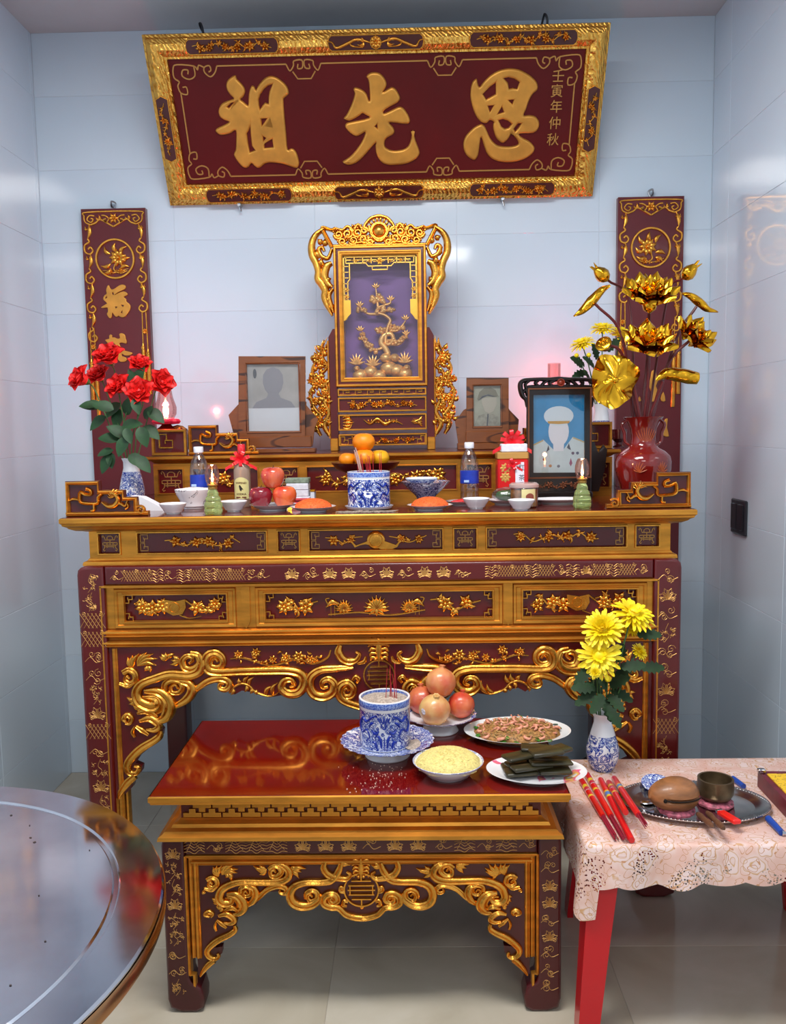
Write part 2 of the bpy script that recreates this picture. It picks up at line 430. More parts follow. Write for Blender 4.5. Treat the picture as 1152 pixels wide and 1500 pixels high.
def doodle(mb, fr, x0, x1, y0, y1, seed, cell, w=.0008, h=.0007, h0=.0002, styles='cpwl'):
    """fine gold line drawing (clouds, petals, waves, lattice) over the box"""
    R = random.Random(seed); W, H = x1-x0, y1-y0
    nx, ny = max(1, round(W/cell)), max(1, round(H/cell)); cx, cy = W/nx, H/ny
    def ln(P, n=3): mb.ribbon(fr, P, w, h, h0, n=n, sec=LINE)
    for i in range(nx):
        for j in range(ny):
            c = (x0+(i+.5)*cx, y0+(j+.5)*cy); r = min(cx, cy)*.5; st = R.choice(styles)
            if st == 'c':
                for k in range(3):
                    a = R.random()*6.28; q = (c[0]+r*.5*math.cos(a), c[1]+r*.5*math.sin(a)); ln(spir(q, r*.08, r*R.uniform(.3, .5), R.random()*6, R.choice((-1.3, 1.3)), 9), 1)
                ln([(c[0]-r, c[1]-r*.4), (c[0]-r*.4, c[1]+r*.1), (c[0]+r*.2, c[1]-r*.5), (c[0]+r, c[1]-r*.2)])
            elif st == 'p':
                for k in range(9):
                    a = PI*k/8; L = r*(.95 if k % 2 else .75); b = .28
                    e = (c[0]+L*math.cos(a), c[1]-r*.4+L*1.2*math.sin(a))
                    for sg in (-1, 1):
                        ln([(c[0], c[1]-r*.5), (c[0]+L*.6*math.cos(a+sg*b), c[1]-r*.4+L*.75*math.sin(a+sg*b)), e])
                ln(spir((c[0]-r*.6, c[1]-r*.5), r*.05, r*.3, 0, 1.4, 9), 1); ln(spir((c[0]+r*.6, c[1]-r*.5), r*.05, r*.3, PI, -1.4, 9), 1)
            elif st == 'w':
                for k in range(5):
                    y = c[1]-r*.8+k*r*.38
                    ln([(c[0]-cx*.5, y), (c[0]-cx*.25, y+r*.3*R.random()), (c[0], y-r*.2), (c[0]+cx*.25, y+r*.3*R.random()), (c[0]+cx*.5, y)])
                ln([(c[0]-r*.9, c[1]-r*.6), (c[0]-r*.2, c[1]+r*.8), (c[0]+r*.3, c[1]+r*.1), (c[0]+r*.9, c[1]-r*.5)], 1)
            elif st == 'l':
                for k in range(-2, 3):
                    d = k*r*.42
                    ln([(c[0]+d-r*.5, c[1]-r*.8), (c[0]+d+r*.5, c[1]+r*.8)], 1); ln([(c[0]+d+r*.5, c[1]-r*.8), (c[0]+d-r*.5, c[1]+r*.8)], 1)
                for sg in (-1, 1): ln(spir((c[0]+sg*r*.9, c[1]+r*.7), r*.05, r*.28, 0, 1.3*sg, 9), 1)
            elif st == 't':
                ln([(c[0]-r*.3, c[1]-r), (c[0]+r*.2, c[1]-r*.3), (c[0]-r*.2, c[1]+r*.2), (c[0]+r*.1, c[1]+r)])
                for k in range(9):
                    q = (c[0]+R.uniform(-.7, .7)*r, c[1]+R.uniform(-.8, .8)*r)
                    for z in range(4):
                        a = R.random()*6.28; L = r*.3; ln([q, (q[0]+L*.5*math.cos(a+.5), q[1]+L*.5*math.sin(a+.5)), (q[0]+L*math.cos(a), q[1]+L*math.sin(a))], 2)
def symbuild(name, mat, parent, fn, **kw):
    """build fn(mb, f) twice, f mapping points straight and mirrored about x = cx"""
    for f in (lambda P: P, mir):
        m = MB(); fn(m, f); m.build(name, mat, parent, **kw)

# ------------------------------------------------------------------ the large altar table
SLAB = 1.275
AL = thing('altar_table', 'large red lacquered altar table with gilded scrollwork apron against the tiled wall', 'altar', (0, .5, 0))
# tabletop: red top, gilt edge with stepped moulding below
m = MB(); m.rectlathe([(0, SLAB-.012), (-.004, SLAB-.004), (-.006, SLAB)], -.985, .985, .0, 1.06); m.build('tabletop', M('slab_red_lacquer', (92, 22, 16), .18, coat=.5, var=.1, vs=5), AL)
m = MB()
m.rectlathe([(.0, SLAB-.0005), (.003, SLAB-.004), (.003, SLAB-.016), (-.002, SLAB-.02), (-.004, SLAB-.026), (-.014, SLAB-.031), (-.018, SLAB-.036), (-.034, SLAB-.044), (-.05, SLAB-.047), (-.06, SLAB-.05)][::-1], -.985, .985, .0, 1.06, cap=False)
m.build('edge_moulding', GOLDF, AL, angle=25)
# waist
WY = .075; fw = FY(WY)
wu = [(-.918, -.894), (-.827, -.772), (-.351, -.316), (-.25, -.22), (.212, .246), (.316, .346), (.796, .821), (.895, .93)]
WZ0, WZ1, PZ0, PZ1 = 1.128, 1.228, 1.152, 1.216
holes = []
PAN = [(-.894, -.827), (-.768, -.355), (-.316, -.25), (-.216, .208), (.246, .316), (.35, .79), (.822, .893)]
for a, b in PAN: holes.append([(a, PZ0), (a, PZ1), (b, PZ1), (b, PZ0)])
wst = MB(); wst.poly(fw, [(-.925, WZ0), (.93, WZ0), (.93, WZ1), (-.925, WZ1)], -.012, 0, holes); waist = wst.build('waist_frame', GOLDF, AL, angle=20)
m = MB(); m.box(-.925, .93, WY+.010, .99, WZ0, WZ1); m.build('waist_core', RED, AL)
m = MB(); m.rectlathe([(-.004, 1.139), (.002, 1.137), (.006, 1.131), (.016, 1.127), (.018, 1.121), (.018, 1.115)][::-1], -.925, .93, WY, .985, cap=False); m.build('base_moulding', GOLDF, AL, angle=25)
for k, (a, b) in enumerate(PAN):
    m = MB(); rectline(m, fw, a-.002, b+.002, PZ0-.002, PZ1+.002, .0035, .005); m.build('panel_bead', GOLD, waist)
    m = MB()
    if b-a < .1: shou_vase(m, fw, ((a+b)/2, (PZ0+PZ1)/2), .05, .0016, .003, -.009); m.build('longevity_sign', GOLDL, waist, kind='stuff')
    else:
        for sx, x in ((1, a+.006), (-1, b-.006)):
            for sy, y in ((1, PZ0+.006), (-1, PZ1-.006)): cornerfret(m, fw, x, y, sx, sy, .024, .0018, .003, -.009)
        m.build('corner_fret', GOLDL, waist, kind='stuff')
        m = MB()
        if k == 3:
            sprig(m, fw, a+.05, a+.17, PZ0+.008, PZ1-.006, 5, .005, -.009, 2); sprig(m, fw, b-.17, b-.05, PZ0+.008, PZ1-.006, 6, .005, -.009, 2); m.build('blossom_carving', GOLD, waist, kind='stuff')
            m = MB(); c = (a+b)/2; y0 = PZ0+.006; P = []
            for i in range(9): q = -1+i/4; P.append((c+q*.085, y0+.016+.018*math.cos(q*PI)*.6+(.026 if abs(q) > .9 else 0)))
            P2 = [(c-.068+i*.136/8, PZ0+.008+.01*math.sin(i*PI/8*2)) for i in range(9)]
            m.poly(fw, P[::-1]+P2, -.009, -.002); dome(m, fw, (c, PZ0+.03), .03, .008, -.006, 14)
            ring(m, fw, (c, PZ0+.028), .022, .002, .004, -.001, 18); m.build('scroll_book_carving', GOLD, waist)
        else: sprig(m, fw, a+.085, b-.085, PZ0+.004, PZ1-.004, 10+k, .006, -.009, 4, 1.3); m.build('blossom_carving', GOLD, waist, kind='stuff')
# front frame: rail and legs
BY = .035; ff = FY(BY); HX = .957; RZ0, RZ1 = 1.054, 1.117; LW = .088
def rounded(x0, x1, y0, y1, r, corners):
    out = []
    for k, (cx, cy, a0) in enumerate(((x1, y1, 0), (x0, y1, PI/2), (x0, y0, PI), (x1, y0, 1.5*PI))):
        if k in corners:
            sx = -1 if cx == x1 else 1; sy = -1 if cy == y1 else 1
            out += [(cx+sx*r+r*math.cos(a0+PI/2*i/5), cy+sy*r+r*math.sin(a0+PI/2*i/5)) for i in range(6)]
        else: out.append((cx, cy))
    return out
def softpoly(m, fr, P, h0, h1, b=.008):
    """extruded outline with a rounded front edge"""
    V, F = curve_poly(Fr(fr.P(0, 0, h0), fr.U, fr.V), [P], b, (h1-h0)/2-b, 3)
    m.add([Vector(v)+fr.N*b for v in V], F)
def legshape(s, x_out, lw, zt, foot_w, foot_h, r):
    P = [(x_out, r*.8)]
    P += [(x_out-s*r*(.15), r*.25), (x_out-s*r*.8, 0), (x_out-s*(lw+foot_w*.45), 0), (x_out-s*(lw+foot_w*.95), foot_h*.14), (x_out-s*(lw+foot_w), foot_h*.45), (x_out-s*(lw+foot_w*.8), foot_h*.8), (x_out-s*(lw+foot_w*.1), foot_h), (x_out-s*lw, foot_h*1.15), (x_out-s*lw, zt)]
    P += [(x_out-s*.03, zt), (x_out-s*.012, zt-.005), (x_out-s*.003, zt-.014), (x_out, zt-.03)]
    return P if s > 0 else P
m = MB(); softpoly(m, ff, [(-HX+LW, RZ0), (HX-LW, RZ0), (HX-LW, RZ1), (-HX+LW, RZ1)], -.09, 0, .01); rail = m.build('top_rail', RED, AL)
m = MB(); doodle(m, ff, -HX+LW+.02, -.34, RZ0+.006, RZ1-.008, 3, .042, styles='cwl'); doodle(m, ff, .34, HX-LW-.02, RZ0+.006, RZ1-.008, 4, .042, styles='cwlp')
doodle(m, ff, -.3, .3, RZ0+.006, RZ1-.006, 8, .062, .001, styles='pcp'); m.build('gold_line_drawing', GOLDL, rail, recalc=False, kind='stuff')
for s in (-1, 1):
    for y in (BY, .93):
        f2 = FY(y); m = MB(); softpoly(m, f2, legshape(s, s*HX, LW, RZ1, .045, .09, .05), -.095, 0, .01)
        lg = m.build('leg', RED, AL)
        if y == BY:
            m = MB(); doodle(m, ff, min(s*HX, s*(HX-LW))+.01, max(s*HX, s*(HX-LW))-.01, .12, RZ0+.04, 21+s, .06, styles='tcpl'); m.build('gold_line_drawing', GOLDL, lg, recalc=False, kind='stuff')
    m = MB(); m.box(min(s*HX, s*(HX-.03)), max(s*HX, s*(HX-.03)), BY+.09, .95, RZ0-.12, RZ1-.003); m.build('side_rail', RED, AL)
# gilt inner frame
GX0, GX1 = .886, .83
m = MB()
m.ribbon(ff, [(-GX0+.028, .17), (-GX0+.028, RZ0-.006), (GX0-.028, RZ0-.006), (GX0-.028, .17)][:2], .004, .006, 0, smooth=False, sec=BEAD)
def vmould(m, x, z0, z1, s):
    for dx, w, h, b in ((0, .005, .012, -.012), (.014, .008, .006, -.018), (.033, .010, .012, -.018), (.05, .005, .007, -.018)):
        m.ribbon(ff, [(x-s*dx, z0), (x-s*dx, z1)], w, h, b, smooth=False, sec=GROOVE if w > .006 else BEAD, sink=.02)
for s in (-1, 1):
    m = MB(); vmould(m, s*(GX0-.003), .235, .848, s); m.build('frame_stile', GOLDF, AL)
    m = MB(); m.ribbon(ff, [(s*(GX0-.003), .13), (s*(GX0-.003), RZ0-.004)], .004, .008, -.006, smooth=False, sec=BEAD, sink=.02); m.build('frame_bead', GOLDF, AL)
m = MB(); m.ribbon(ff, [(-GX0, RZ0-.004), (GX0, RZ0-.004)], .005, .008, -.006, smooth=False, sec=BEAD, sink=.02); m.build('frame_bead', GOLDF, AL)
# panel band
fp = FY(BY+.014); Z0, Z1 = .912, 1.052
PB = [(-.815, -.482), (-.362, .367), (.458, .822)]; pz0, pz1 = .932, 1.022
m = MB(); m.poly(fp, [(-.885, Z0), (.885, Z0), (.885, Z1), (-.885, Z1)], -.02, 0, [[(a, pz0), (a, pz1), (b, pz1), (b, pz0)] for a, b in PB]); band = m.build('panel_band', GOLDF, AL, angle=20)
m = MB(); m.box(-.885, .885, BY+.028, BY+.04, Z0, Z1); m.build('panel_back', RED, band)
for a, b in PB:
    m = MB(); m.frame(fp, a-.03, b+.03, pz0-.02, pz1+.02, [(0, 0), (.003, .006), (.010, .004), (.013, 0)]); m.frame(fp, a-.004, b+.004, pz0-.004, pz1+.004, [(0, 0), (.002, .005), (.006, .005), (.008, -.01)]); m.build('panel_bead', GOLDF, band, angle=25)
    m = MB()
    for sx, x in ((1, a+.002), (-1, b-.002)):
        for sy, y in ((1, pz0+.002), (-1, pz1-.002)): cornerfret(m, fp, x, y, sx, sy, .026, .0032, .005, -.006)
    m.build('corner_fret', GOLD, band, kind='stuff')
for i, x in enumerate((-.422, .413)):
    m = MB(); m.poly(fp, [(x-.014, Z1-.004), (x-.014, Z0+.02), (x, Z0-.004), (x+.014, Z0+.02), (x+.014, Z1-.004)], 0, .006); m.build('panel_divider', GOLDF, band, angle=20)
h0 = -.013
for s, (a, b) in ((-1, PB[0]), (1, PB[2])):
    m = MB(); c = (a+b)/2; y = (pz0+pz1)/2
    sprig(m, fp, a+.035, c-.03, pz0+.006, pz1-.008, 31+s, .007, h0, 3, 1.5); sprig(m, fp, c+.05, b-.02, pz0+.012, pz1-.008, 41+s, .007, h0, 2, 1.5); m.build('plum_blossom_carving', GOLD, band, kind='stuff')
    m = MB(); m.poly(fp, [(c-.04, y+.026), (c-.036, y-.012), (c-.01, y-.026), (c+.02, y-.022), (c+.032, y), (c+.03, y+.026), (c, y+.02)], h0, h0+.008); ring(m, fp, (c-.006, y), .016, .002, .004, h0+.008, 14)
    m.ribbon(fp, [(c+.028, y+.024), (c+.06, y), (c+.09, y-.018), (c+.12, y-.012)], [.004, .003, .002], .006, h0, sec=BEAD); m.ribbon(fp, [(c+.01, y-.026), (c+.04, y-.036), (c+.08, y-.03)], [.003, .001], .005, h0, sec=BEAD); m.build('gourd_lute_carving', GOLD, band)
a, b = PB[1]; y = (pz0+pz1)/2
m = MB(); sprig(m, fp, a+.04, a+.17, pz0+.006, pz1-.01, 51, .007, h0, 2, 1.6); sprig(m, fp, b-.2, b-.04, pz0+.006, pz1-.008, 52, .007, h0, 2, 1.6); m.build('plum_blossom_carving', GOLD, band, kind='stuff')
for sx, cx in ((1, a+.215), (-1, b-.24)):
    m = MB(); m.ribbon(fp, [(cx-sx*.02, y-.006), (cx, y+.01), (cx+sx*.02, y+.004)], [.002, .011, .004], .008, h0); m.ribbon(fp, [(cx-sx*.012, y+.002), (cx-sx*.02, y+.02), (cx-sx*.008, y+.024)], [.003, .002], .006, h0, sec=BEAD)
    for q in (-.004, .008): m.ribbon(fp, [(cx+sx*q, y), (cx+sx*q, y-.034)], .0012, .004, h0, smooth=False, sec=BEAD)
    m.build('crane_carving', GOLD, band)
m = MB()
for k, (x, r) in enumerate(((-.11, .026), (-.005, .036), (.1, .026))):
    for i in range(9):
        an = PI*(i+.5)/9; leaf(m, fp, (x, y-.014), (x+r*1.15*math.cos(an), y-.014+r*1.25*math.sin(an)), r*.22, 0, .009, h0)
    for i in range(5): an = PI+PI*(i+.5)/5; leaf(m, fp, (x, y-.012), (x+r*1.2*math.cos(an), y-.012+r*.7*math.sin(an)), r*.2, 0, .006, h0)
m.ribbon(fp, [(-.16, y-.03), (-.06, y-.024), (.04, y-.034), (.15, y-.018)], .003, .006, h0, sec=BEAD); m.build('lotus_carving', GOLD, band)
# round bars under the panels
for zc, r in ((.896, .013), (.862, .011)):
    m = MB(); m.ribbon(ff, [(-.884, zc), (.884, zc)], r, .02, -.018, smooth=False, sec=GROOVE, sink=.02); m.build('bar_moulding', GOLDF, AL)
m = MB(); m.poly(ff, [(-.884, .845), (.884, .845), (.884, .915), (-.884, .915)], -.04, -.016); m.build('moulding_back', M('dark_gilt', (150, 88, 28), .4, metal=.8), AL)

# apron with scrollwork, traced from the left half
fa = FY(BY+.012); Zp = lambda P: fa.z(160, 930, .3472, P)
inner = [(50, 690), (100, 640), (108, 606), (138, 575), (140, 552), (112, 540), (135, 505), (190, 460), (225, 425), (228, 400), (210, 380), (238, 350), (262, 318), (285, 306), (340, 280), (392, 225), (430, 200), (470, 205), (510, 235), (530, 252), (560, 235), (620, 245), (690, 262), (740, 252), (790, 250), (830, 232), (870, 262), (920, 268), (970, 262), (1000, 290), (1050, 312), (1130, 326)]
L = [p for p in Zp(inner) if p[0] < -.004]
zt = .862; edge = [(-.872, zt), (-.872, L[0][1])]+L
apr = MB(); apr.poly(fa, edge+mir(edge)[::-1], -.024, 0); apron = apr.build('apron', RED, AL, angle=20)
S = .3472*.00212
def scrolls(strokes, fr, Zf, kk, parent, name, mat=GOLD):
    for st in strokes:
        def fn(m, f, st=st):
            for pts, ws in (st if isinstance(st[0], tuple) and isinstance(st[0][0], list) else [st]):
                Q_ = Zf(pts)
                if abs(Q_[-1][0]) < .03: Q_[-1] = (0.0, Q_[-1][1])
                m.ribbon(fr, f(Q_), [q*kk*1.38 for q in ws], [q*kk*1.2+.003 for q in ws], 0, n=5, sec=GROOVE)
        symbuild(name, mat, parent, fn)
scrolls([
    [([(338, 118), (352, 108), (350, 92), (330, 88), (312, 108), (322, 138), (358, 142), (386, 115), (378, 85), (345, 76)], [5, 8, 10, 12, 13, 13, 10]), ([(378, 84), (392, 118), (380, 152), (340, 168), (260, 164), (195, 182), (140, 205), (118, 240), (130, 278), (175, 300), (205, 290), (200, 268), (168, 262)], [12, 17, 17, 16, 15, 15, 17, 20, 20, 16, 8])],
    [([(460, 112), (448, 96), (430, 108), (432, 130), (462, 136), (482, 118), (476, 90), (450, 74), (420, 84), (408, 115), (420, 145), (460, 156), (560, 152), (660, 150), (760, 150), (812, 166), (824, 205), (800, 240), (758, 244), (730, 222), (740, 192), (770, 188), (782, 210), (762, 218)], [5, 8, 10, 11, 12, 14, 16, 16, 15, 15, 15, 16, 17, 17, 15, 12, 8, 5])],
    [([(1030, 134), (960, 140), (895, 146), (855, 172), (846, 212), (866, 248), (908, 258), (944, 240), (950, 204), (926, 184), (900, 196), (904, 220), (924, 218)], [8, 13, 15, 16, 17, 17, 16, 14, 11, 8, 5])],
    [([(1012, 236), (1000, 222), (985, 236), (996, 258), (1026, 252), (1032, 222), (1008, 198), (978, 210), (968, 240), (985, 272), (1030, 292), (1090, 308), (1136, 312)], [5, 8, 10, 12, 13, 14, 14, 13, 13])],
    [([(292, 226), (280, 208), (262, 218), (266, 240), (295, 242), (312, 220), (300, 194), (264, 188), (238, 205), (236, 232)], [4, 6, 8, 10, 11, 12, 10]), ([(300, 194), (338, 204), (352, 232), (330, 268), (276, 302)], [10, 14, 17, 16, 9]), ([(318, 268), (360, 236), (410, 198), (462, 182), (500, 190), (510, 212), (492, 228), (468, 222), (470, 204), (486, 206)], [4, 11, 13, 13, 12, 10, 7, 4])],
    [([(150, 236), (205, 238), (244, 262), (258, 300), (244, 340), (214, 358), (180, 345)], [8, 16, 20, 22, 20, 12, 5]), ([(140, 262), (180, 262), (216, 282), (224, 312), (200, 330)], [5, 9, 10, 9, 5]), ([(120, 330), (165, 320), (205, 345)], [5, 14, 6])],
    [([(218, 402), (214, 424), (190, 444), (140, 474), (96, 516), (78, 552), (90, 580), (118, 580), (126, 558), (108, 552)], [6, 13, 14, 15, 14, 12, 10, 8, 5]), ([(112, 592), (80, 620), (50, 662), (42, 690)], [12, 14, 10, 4])],
    [([(88, 184), (76, 172), (70, 190), (90, 202), (112, 188), (110, 160), (86, 146), (60, 158)], [5, 7, 9, 11, 12, 10]), ([(108, 196), (80, 214), (46, 204)], [9, 9, 7])],
    [([(130, 362), (170, 350), (200, 365), (212, 385), (190, 400), (158, 398)], [6, 13, 14, 12, 10, 5]), ([(115, 385), (140, 400), (168, 420)], [5, 10, 6]), ([(110, 430), (100, 408), (110, 385)], [5, 7, 4])],
    [([(72, 365), (62, 352), (78, 336), (96, 350), (88, 370), (70, 372)], [6, 9, 10, 9, 6])],
    [([(975, 40), (968, 70), (985, 100), (1015, 112), (1044, 104), (1056, 82), (1040, 70)], [8, 14, 14, 13, 10, 7, 5]), ([(1048, 120), (1076, 112), (1084, 90)], [5, 8, 4])],
    [([(1028, 190), (1040, 176), (1054, 186), (1046, 202)], [5, 8, 8, 5])],
], fa, Zp, S, apron, 'scroll_carving')
def leaves(m, f):
    for c, e in (((100, 140), [(80, 92), (100, 84), (128, 76)]), ((120, 130), [(160, 72), (190, 78), (205, 100), (200, 128)]), ((160, 130), [(150, 152), (176, 158)]), ((250, 100), [(214, 90), (222, 78), (240, 72), (276, 78)]), ((300, 104), [(262, 104), (272, 86), (258, 124)]),
                 ((115, 275), [(76, 262), (84, 290), (110, 300)]), ((140, 310), [(100, 292), (118, 318)])):
        for q in e: leaf(m, fa, f(Zp([c]))[0], f(Zp([q]))[0], 12*S, .15, .009)
symbuild('acanthus_carving', GOLD, apron, leaves, kind='stuff')
def vine(m, f):
    m.ribbon(fa, f(Zp([(508, 244), (524, 222), (556, 206), (590, 214), (612, 236), (640, 250), (680, 258), (712, 244), (722, 216)])), [5*S, 7*S, 6*S, 5*S, 3*S], .006, 0)
    for c, q in (((560, 206), (548, 180)), ((572, 208), (590, 172)), ((590, 214), (612, 176)), ((580, 212), (572, 240)), ((600, 224), (596, 248)), ((612, 236), (622, 252)), ((524, 226), (514, 252)), ((660, 256), (690, 214)), ((690, 254), (712, 200))): leaf(m, fa, f(Zp([c]))[0], f(Zp([q]))[0], 11*S, .2, .008)
symbuild('vine_carving', GOLD, apron, vine, kind='stuff')
def blossoms(m, f):
    m.ribbon(fa, f(Zp([(512, 100), (560, 96), (620, 112), (680, 128), (740, 116), (800, 100), (860, 120), (920, 96), (936, 62)])), [3*S, 5*S, 6*S, 5*S, 8*S, 4*S], .006, 0, sec=BEAD)
    R = random.Random(4)
    for x, y, r in ((545, 84, 22), (620, 74, 24), (690, 104, 20), (745, 96, 24), (800, 92, 28), (850, 104, 22)): flower(m, fa, f(Zp([(x, y)]))[0], r*S, 7, .008, 0, R.random()*3)
    for i in range(26):
        c = (R.uniform(540, 900), R.uniform(74, 124)); a = R.random()*6.28; leaf(m, fa, f(Zp([c]))[0], f(Zp([(c[0]+26*math.cos(a), c[1]+16*math.sin(a))]))[0], 7*S, .2, .008)
symbuild('blossom_carving', GOLD, apron, blossoms, kind='stuff')
def bat(mb, fr, c, s):
    for sg in (-1, 1):
        for k in range(5):
            mb.ribbon(fr, [(c[0]+sg*s*.08, c[1]+s*(.42-k*.2)), (c[0]+sg*s*.32, c[1]+s*(.46-k*.2)), (c[0]+sg*s*(.5-.03*k), c[1]+s*(.36-k*.21))], [s*.06, s*.09, s*.05], s*.11, 0, n=3)
    mb.ribbon(fr, [(c[0], c[1]+s*.55), (c[0], c[1]), (c[0], c[1]-s*.5)], [s*.08, s*.18, s*.1], s*.14, 0)
    for sg in (-1, 1): dome(mb, fr, (c[0]+sg*s*.14, c[1]-s*.4), s*.08, s*.1, .008)
def shou(mb, fr, c, r, w=.0025, h=.006, h0=0):
    """round longevity sign: ring, five bars, short uprights"""
    ring(mb, fr, c, r, w*1.2, h, h0, 36)
    for k in range(-2, 3):
        y = k*r*.28; x = math.sqrt(max(0, (r*.8)**2-y*y))
        mb.ribbon(fr, [(c[0]-x, c[1]+y), (c[0]+x, c[1]+y)], r*.062, h*1.2, h0, smooth=False, sec=BEAD)
    for sg in (-1, 1):
        mb.ribbon(fr, [(c[0], c[1]+sg*r*.94), (c[0], c[1]+sg*r*.56)], r*.062, h, h0, smooth=False, sec=BEAD)
        mb.ribbon(fr, [(c[0]+sg*r*.66, c[1]-r*.26), (c[0]+sg*r*.66, c[1]+r*.26)], r*.05, h, h0, smooth=False, sec=BEAD)
cz = Zp([(1130, 168)])[0][1]
m = MB(); shou(m, fa, (0, cz), .049, .003, .01); m.build('longevity_medallion', GOLD, apron)
m = MB(); bat(m, fa, (0, Zp([(1130, 62)])[0][1]), .072); m.build('bat_carving', GOLD, apron)
# stepped end scrolls standing on the tabletop
def end_scroll(label, y, X, z, s, mat_back=REDDARK, k=1.0):
    """X(u): u from the outer end inwards; heights in metres times k"""
    fr = FY(y); H = .112*k; W = .265*k
    def q(u, v): return (X+s*u*k, z+v*k)
    out = [(0, 0), (0, .112), (.112, .112), (.112, .082), (.19, .082), (.19, .06), (.228, .06), (.228, .018), (.25, .012), (.265, 0)]
    root = thing('end_scroll', label, 'altar ornament', (X+s*.13*k, y, z), group='stepped gilded end scrolls')
    m = MB(); m.poly(fr, [q(*p) for p in out], -.018, -.006); o = m.build('fret_board', mat_back, root, angle=20)
    m = MB()
    P = [(.007, .007), (.007, .105), (.105, .105), (.105, .075), (.183, .075), (.183, .053), (.222, .053), (.222, .010)]
    m.ribbon(fr, [q(*p) for p in P], .0075*k, .014, -.01, smooth=False, sec=GROOVE, sink=.012)
    m.ribbon(fr, [q(0, .007), q(.262, .007)], .0075*k, .014, -.01, smooth=False, sec=GROOVE, sink=.012)
    curl(m, fr, q(.238, .017), .015*k, 0, 1.4, .005*k, .012, -.006); m.build('end_frame', GOLDF, o)
    m = MB()
    m.ribbon(fr, [q(.068, .088), q(.082, .082), q(.082, .07), q(.066, .07), q(.05, .078), q(.046, .062), q(.05, .045), q(.08, .04), q(.104, .042), q(.106, .06), q(.118, .07)], [.006*k, .006*k, .006*k, .005*k], .012, -.006, n=3, sec=GROOVE)
    m.ribbon(fr, [q(.012, .05), q(.026, .056), q(.046, .052)], [.003*k, .006*k, .004*k], .01, -.006)
    m.ribbon(fr, [q(.09, .04), q(.09, .022), q(.08, .018)], .0055*k, .011, -.006, n=3)
    m.ribbon(fr, [q(.118, .045), q(.135, .032), q(.155, .034), q(.168, .052), q(.16, .07), q(.145, .074)], [.004*k, .009*k, .01*k, .008*k, .004*k], .016, -.006)
    m.ribbon(fr, [q(.15, .03), q(.172, .04), q(.19, .032), q(.2, .05)], [.004*k, .007*k, .005*k, .003*k], .013, -.006)
    R = random.Random(7)
    for i in range(7): a = .3+i*.45; c = q(.158, .062); leaf(m, fr, c, (c[0]+s*.024*k*math.cos(a), c[1]+.024*k*math.sin(a)), .004*k, .2, .014, -.006)
    m.ribbon(fr, [q(.195, .044), q(.2, .03), q(.19, .022)], .004*k, .01, -.006, n=3)
    m.build('dragon_scroll_carving', GOLD, o)
    return o
for s, lb in ((-1, 'stepped gilded end scroll on the altar edge below the red roses'), (1, 'stepped gilded end scroll on the altar edge before the red lotus vase')): end_scroll(lb, .05, s*.985, SLAB, -s)

# ------------------------------------------------------------------ the low raised shelf on the altar
TY = .55; TZ = 1.446; ft = FY(TY)
TI = thing('altar_shelf', 'low gilded red shelf step standing along the back of the altar tabletop', 'shelf', (0, .8, SLAB))
m = MB(); m.rectlathe([(-.05, TZ-.03), (-.03, TZ-.026), (-.02, TZ-.018), (-.004, TZ-.014), (0, TZ-.01), (0, TZ-.002), (-.003, TZ)], -.875, .88, TY-.03, 1.07); m.build('shelf_top', GOLDF, TI, angle=25)
m = MB(); m.rectlathe([(0, TZ-.0005), (0, TZ+.0008)], -.866, .871, TY-.02, 1.062); m.build('shelf_surface', RED, TI)
m = MB(); m.box(-.845, .85, TY+.011, 1.05, SLAB, TZ-.028); m.build('shelf_body', RED, TI)
pz = (SLAB+.032, TZ-.05)
TP = [(-.833, -.741), (-.70, -.46), (-.40, -.31), (-.275, .28), (.32, .41), (.47, .71), (.755, .845)]
m = MB(); m.poly(ft, [(-.85, SLAB), (.855, SLAB), (.855, TZ-.028), (-.85, TZ-.028)], -.012, 0, [[(a, pz[0]), (a, pz[1]), (b, pz[1]), (b, pz[0])] for a, b in TP]); sf = m.build('shelf_frame', GOLDF, TI, angle=20)
for k, (a, b) in enumerate(TP):
    m = MB(); rectline(m, ft, a-.002, b+.002, pz[0]-.002, pz[1]+.002, .003, .004); m.build('panel_bead', GOLDF, sf)
    m = MB()
    if b-a < .12: shou_vase(m, ft, ((a+b)/2, (pz[0]+pz[1])/2), .075, .0018, .003, -.01); m.build('longevity_sign', GOLDL, sf, kind='stuff')
    else: sprig(m, ft, a+.03, b-.03, pz[0]+.004, pz[1]-.004, 70+k, .006, -.01, 3 if b-a < .4 else 6, 1.4); m.build('blossom_carving', GOLD, sf, kind='stuff')
for s, lb in ((-1, 'beside the larger wooden portrait'), (1, 'behind the black portrait frame')):
    end_scroll('stepped gilded end scroll on the raised shelf '+lb, TY+.02, s*.72, TZ+.0008, -s)
    f2 = FY(TY+.03); x0, x1 = min(s*.862, s*.728), max(s*.862, s*.728); z0 = TZ+.0008
    ep = thing('shelf_ornament', 'small square gilt-framed red panel on the raised shelf '+('behind the red roses' if s < 0 else 'behind the red lotus vase'), 'altar ornament', ((x0+x1)/2, TY+.03, z0))
    m = MB(); m.poly(f2, [(x0, z0), (x1, z0), (x1, z0+.1), (x0, z0+.1)], -.018, -.004); m.build('panel_board', RED, ep, angle=20)
    m = MB(); m.frame(f2, x0, x1, z0, z0+.1, [(0, -.012), (.002, .005), (.010, .005), (.013, -.004)]); m.build('panel_frame', GOLDF, ep, angle=25)
    m = MB(); cornerfret(m, f2, x0+.03, z0+.03, 1, 1, .05, .004, .006, -.004); m.build('panel_fret', GOLD, ep, kind='stuff')

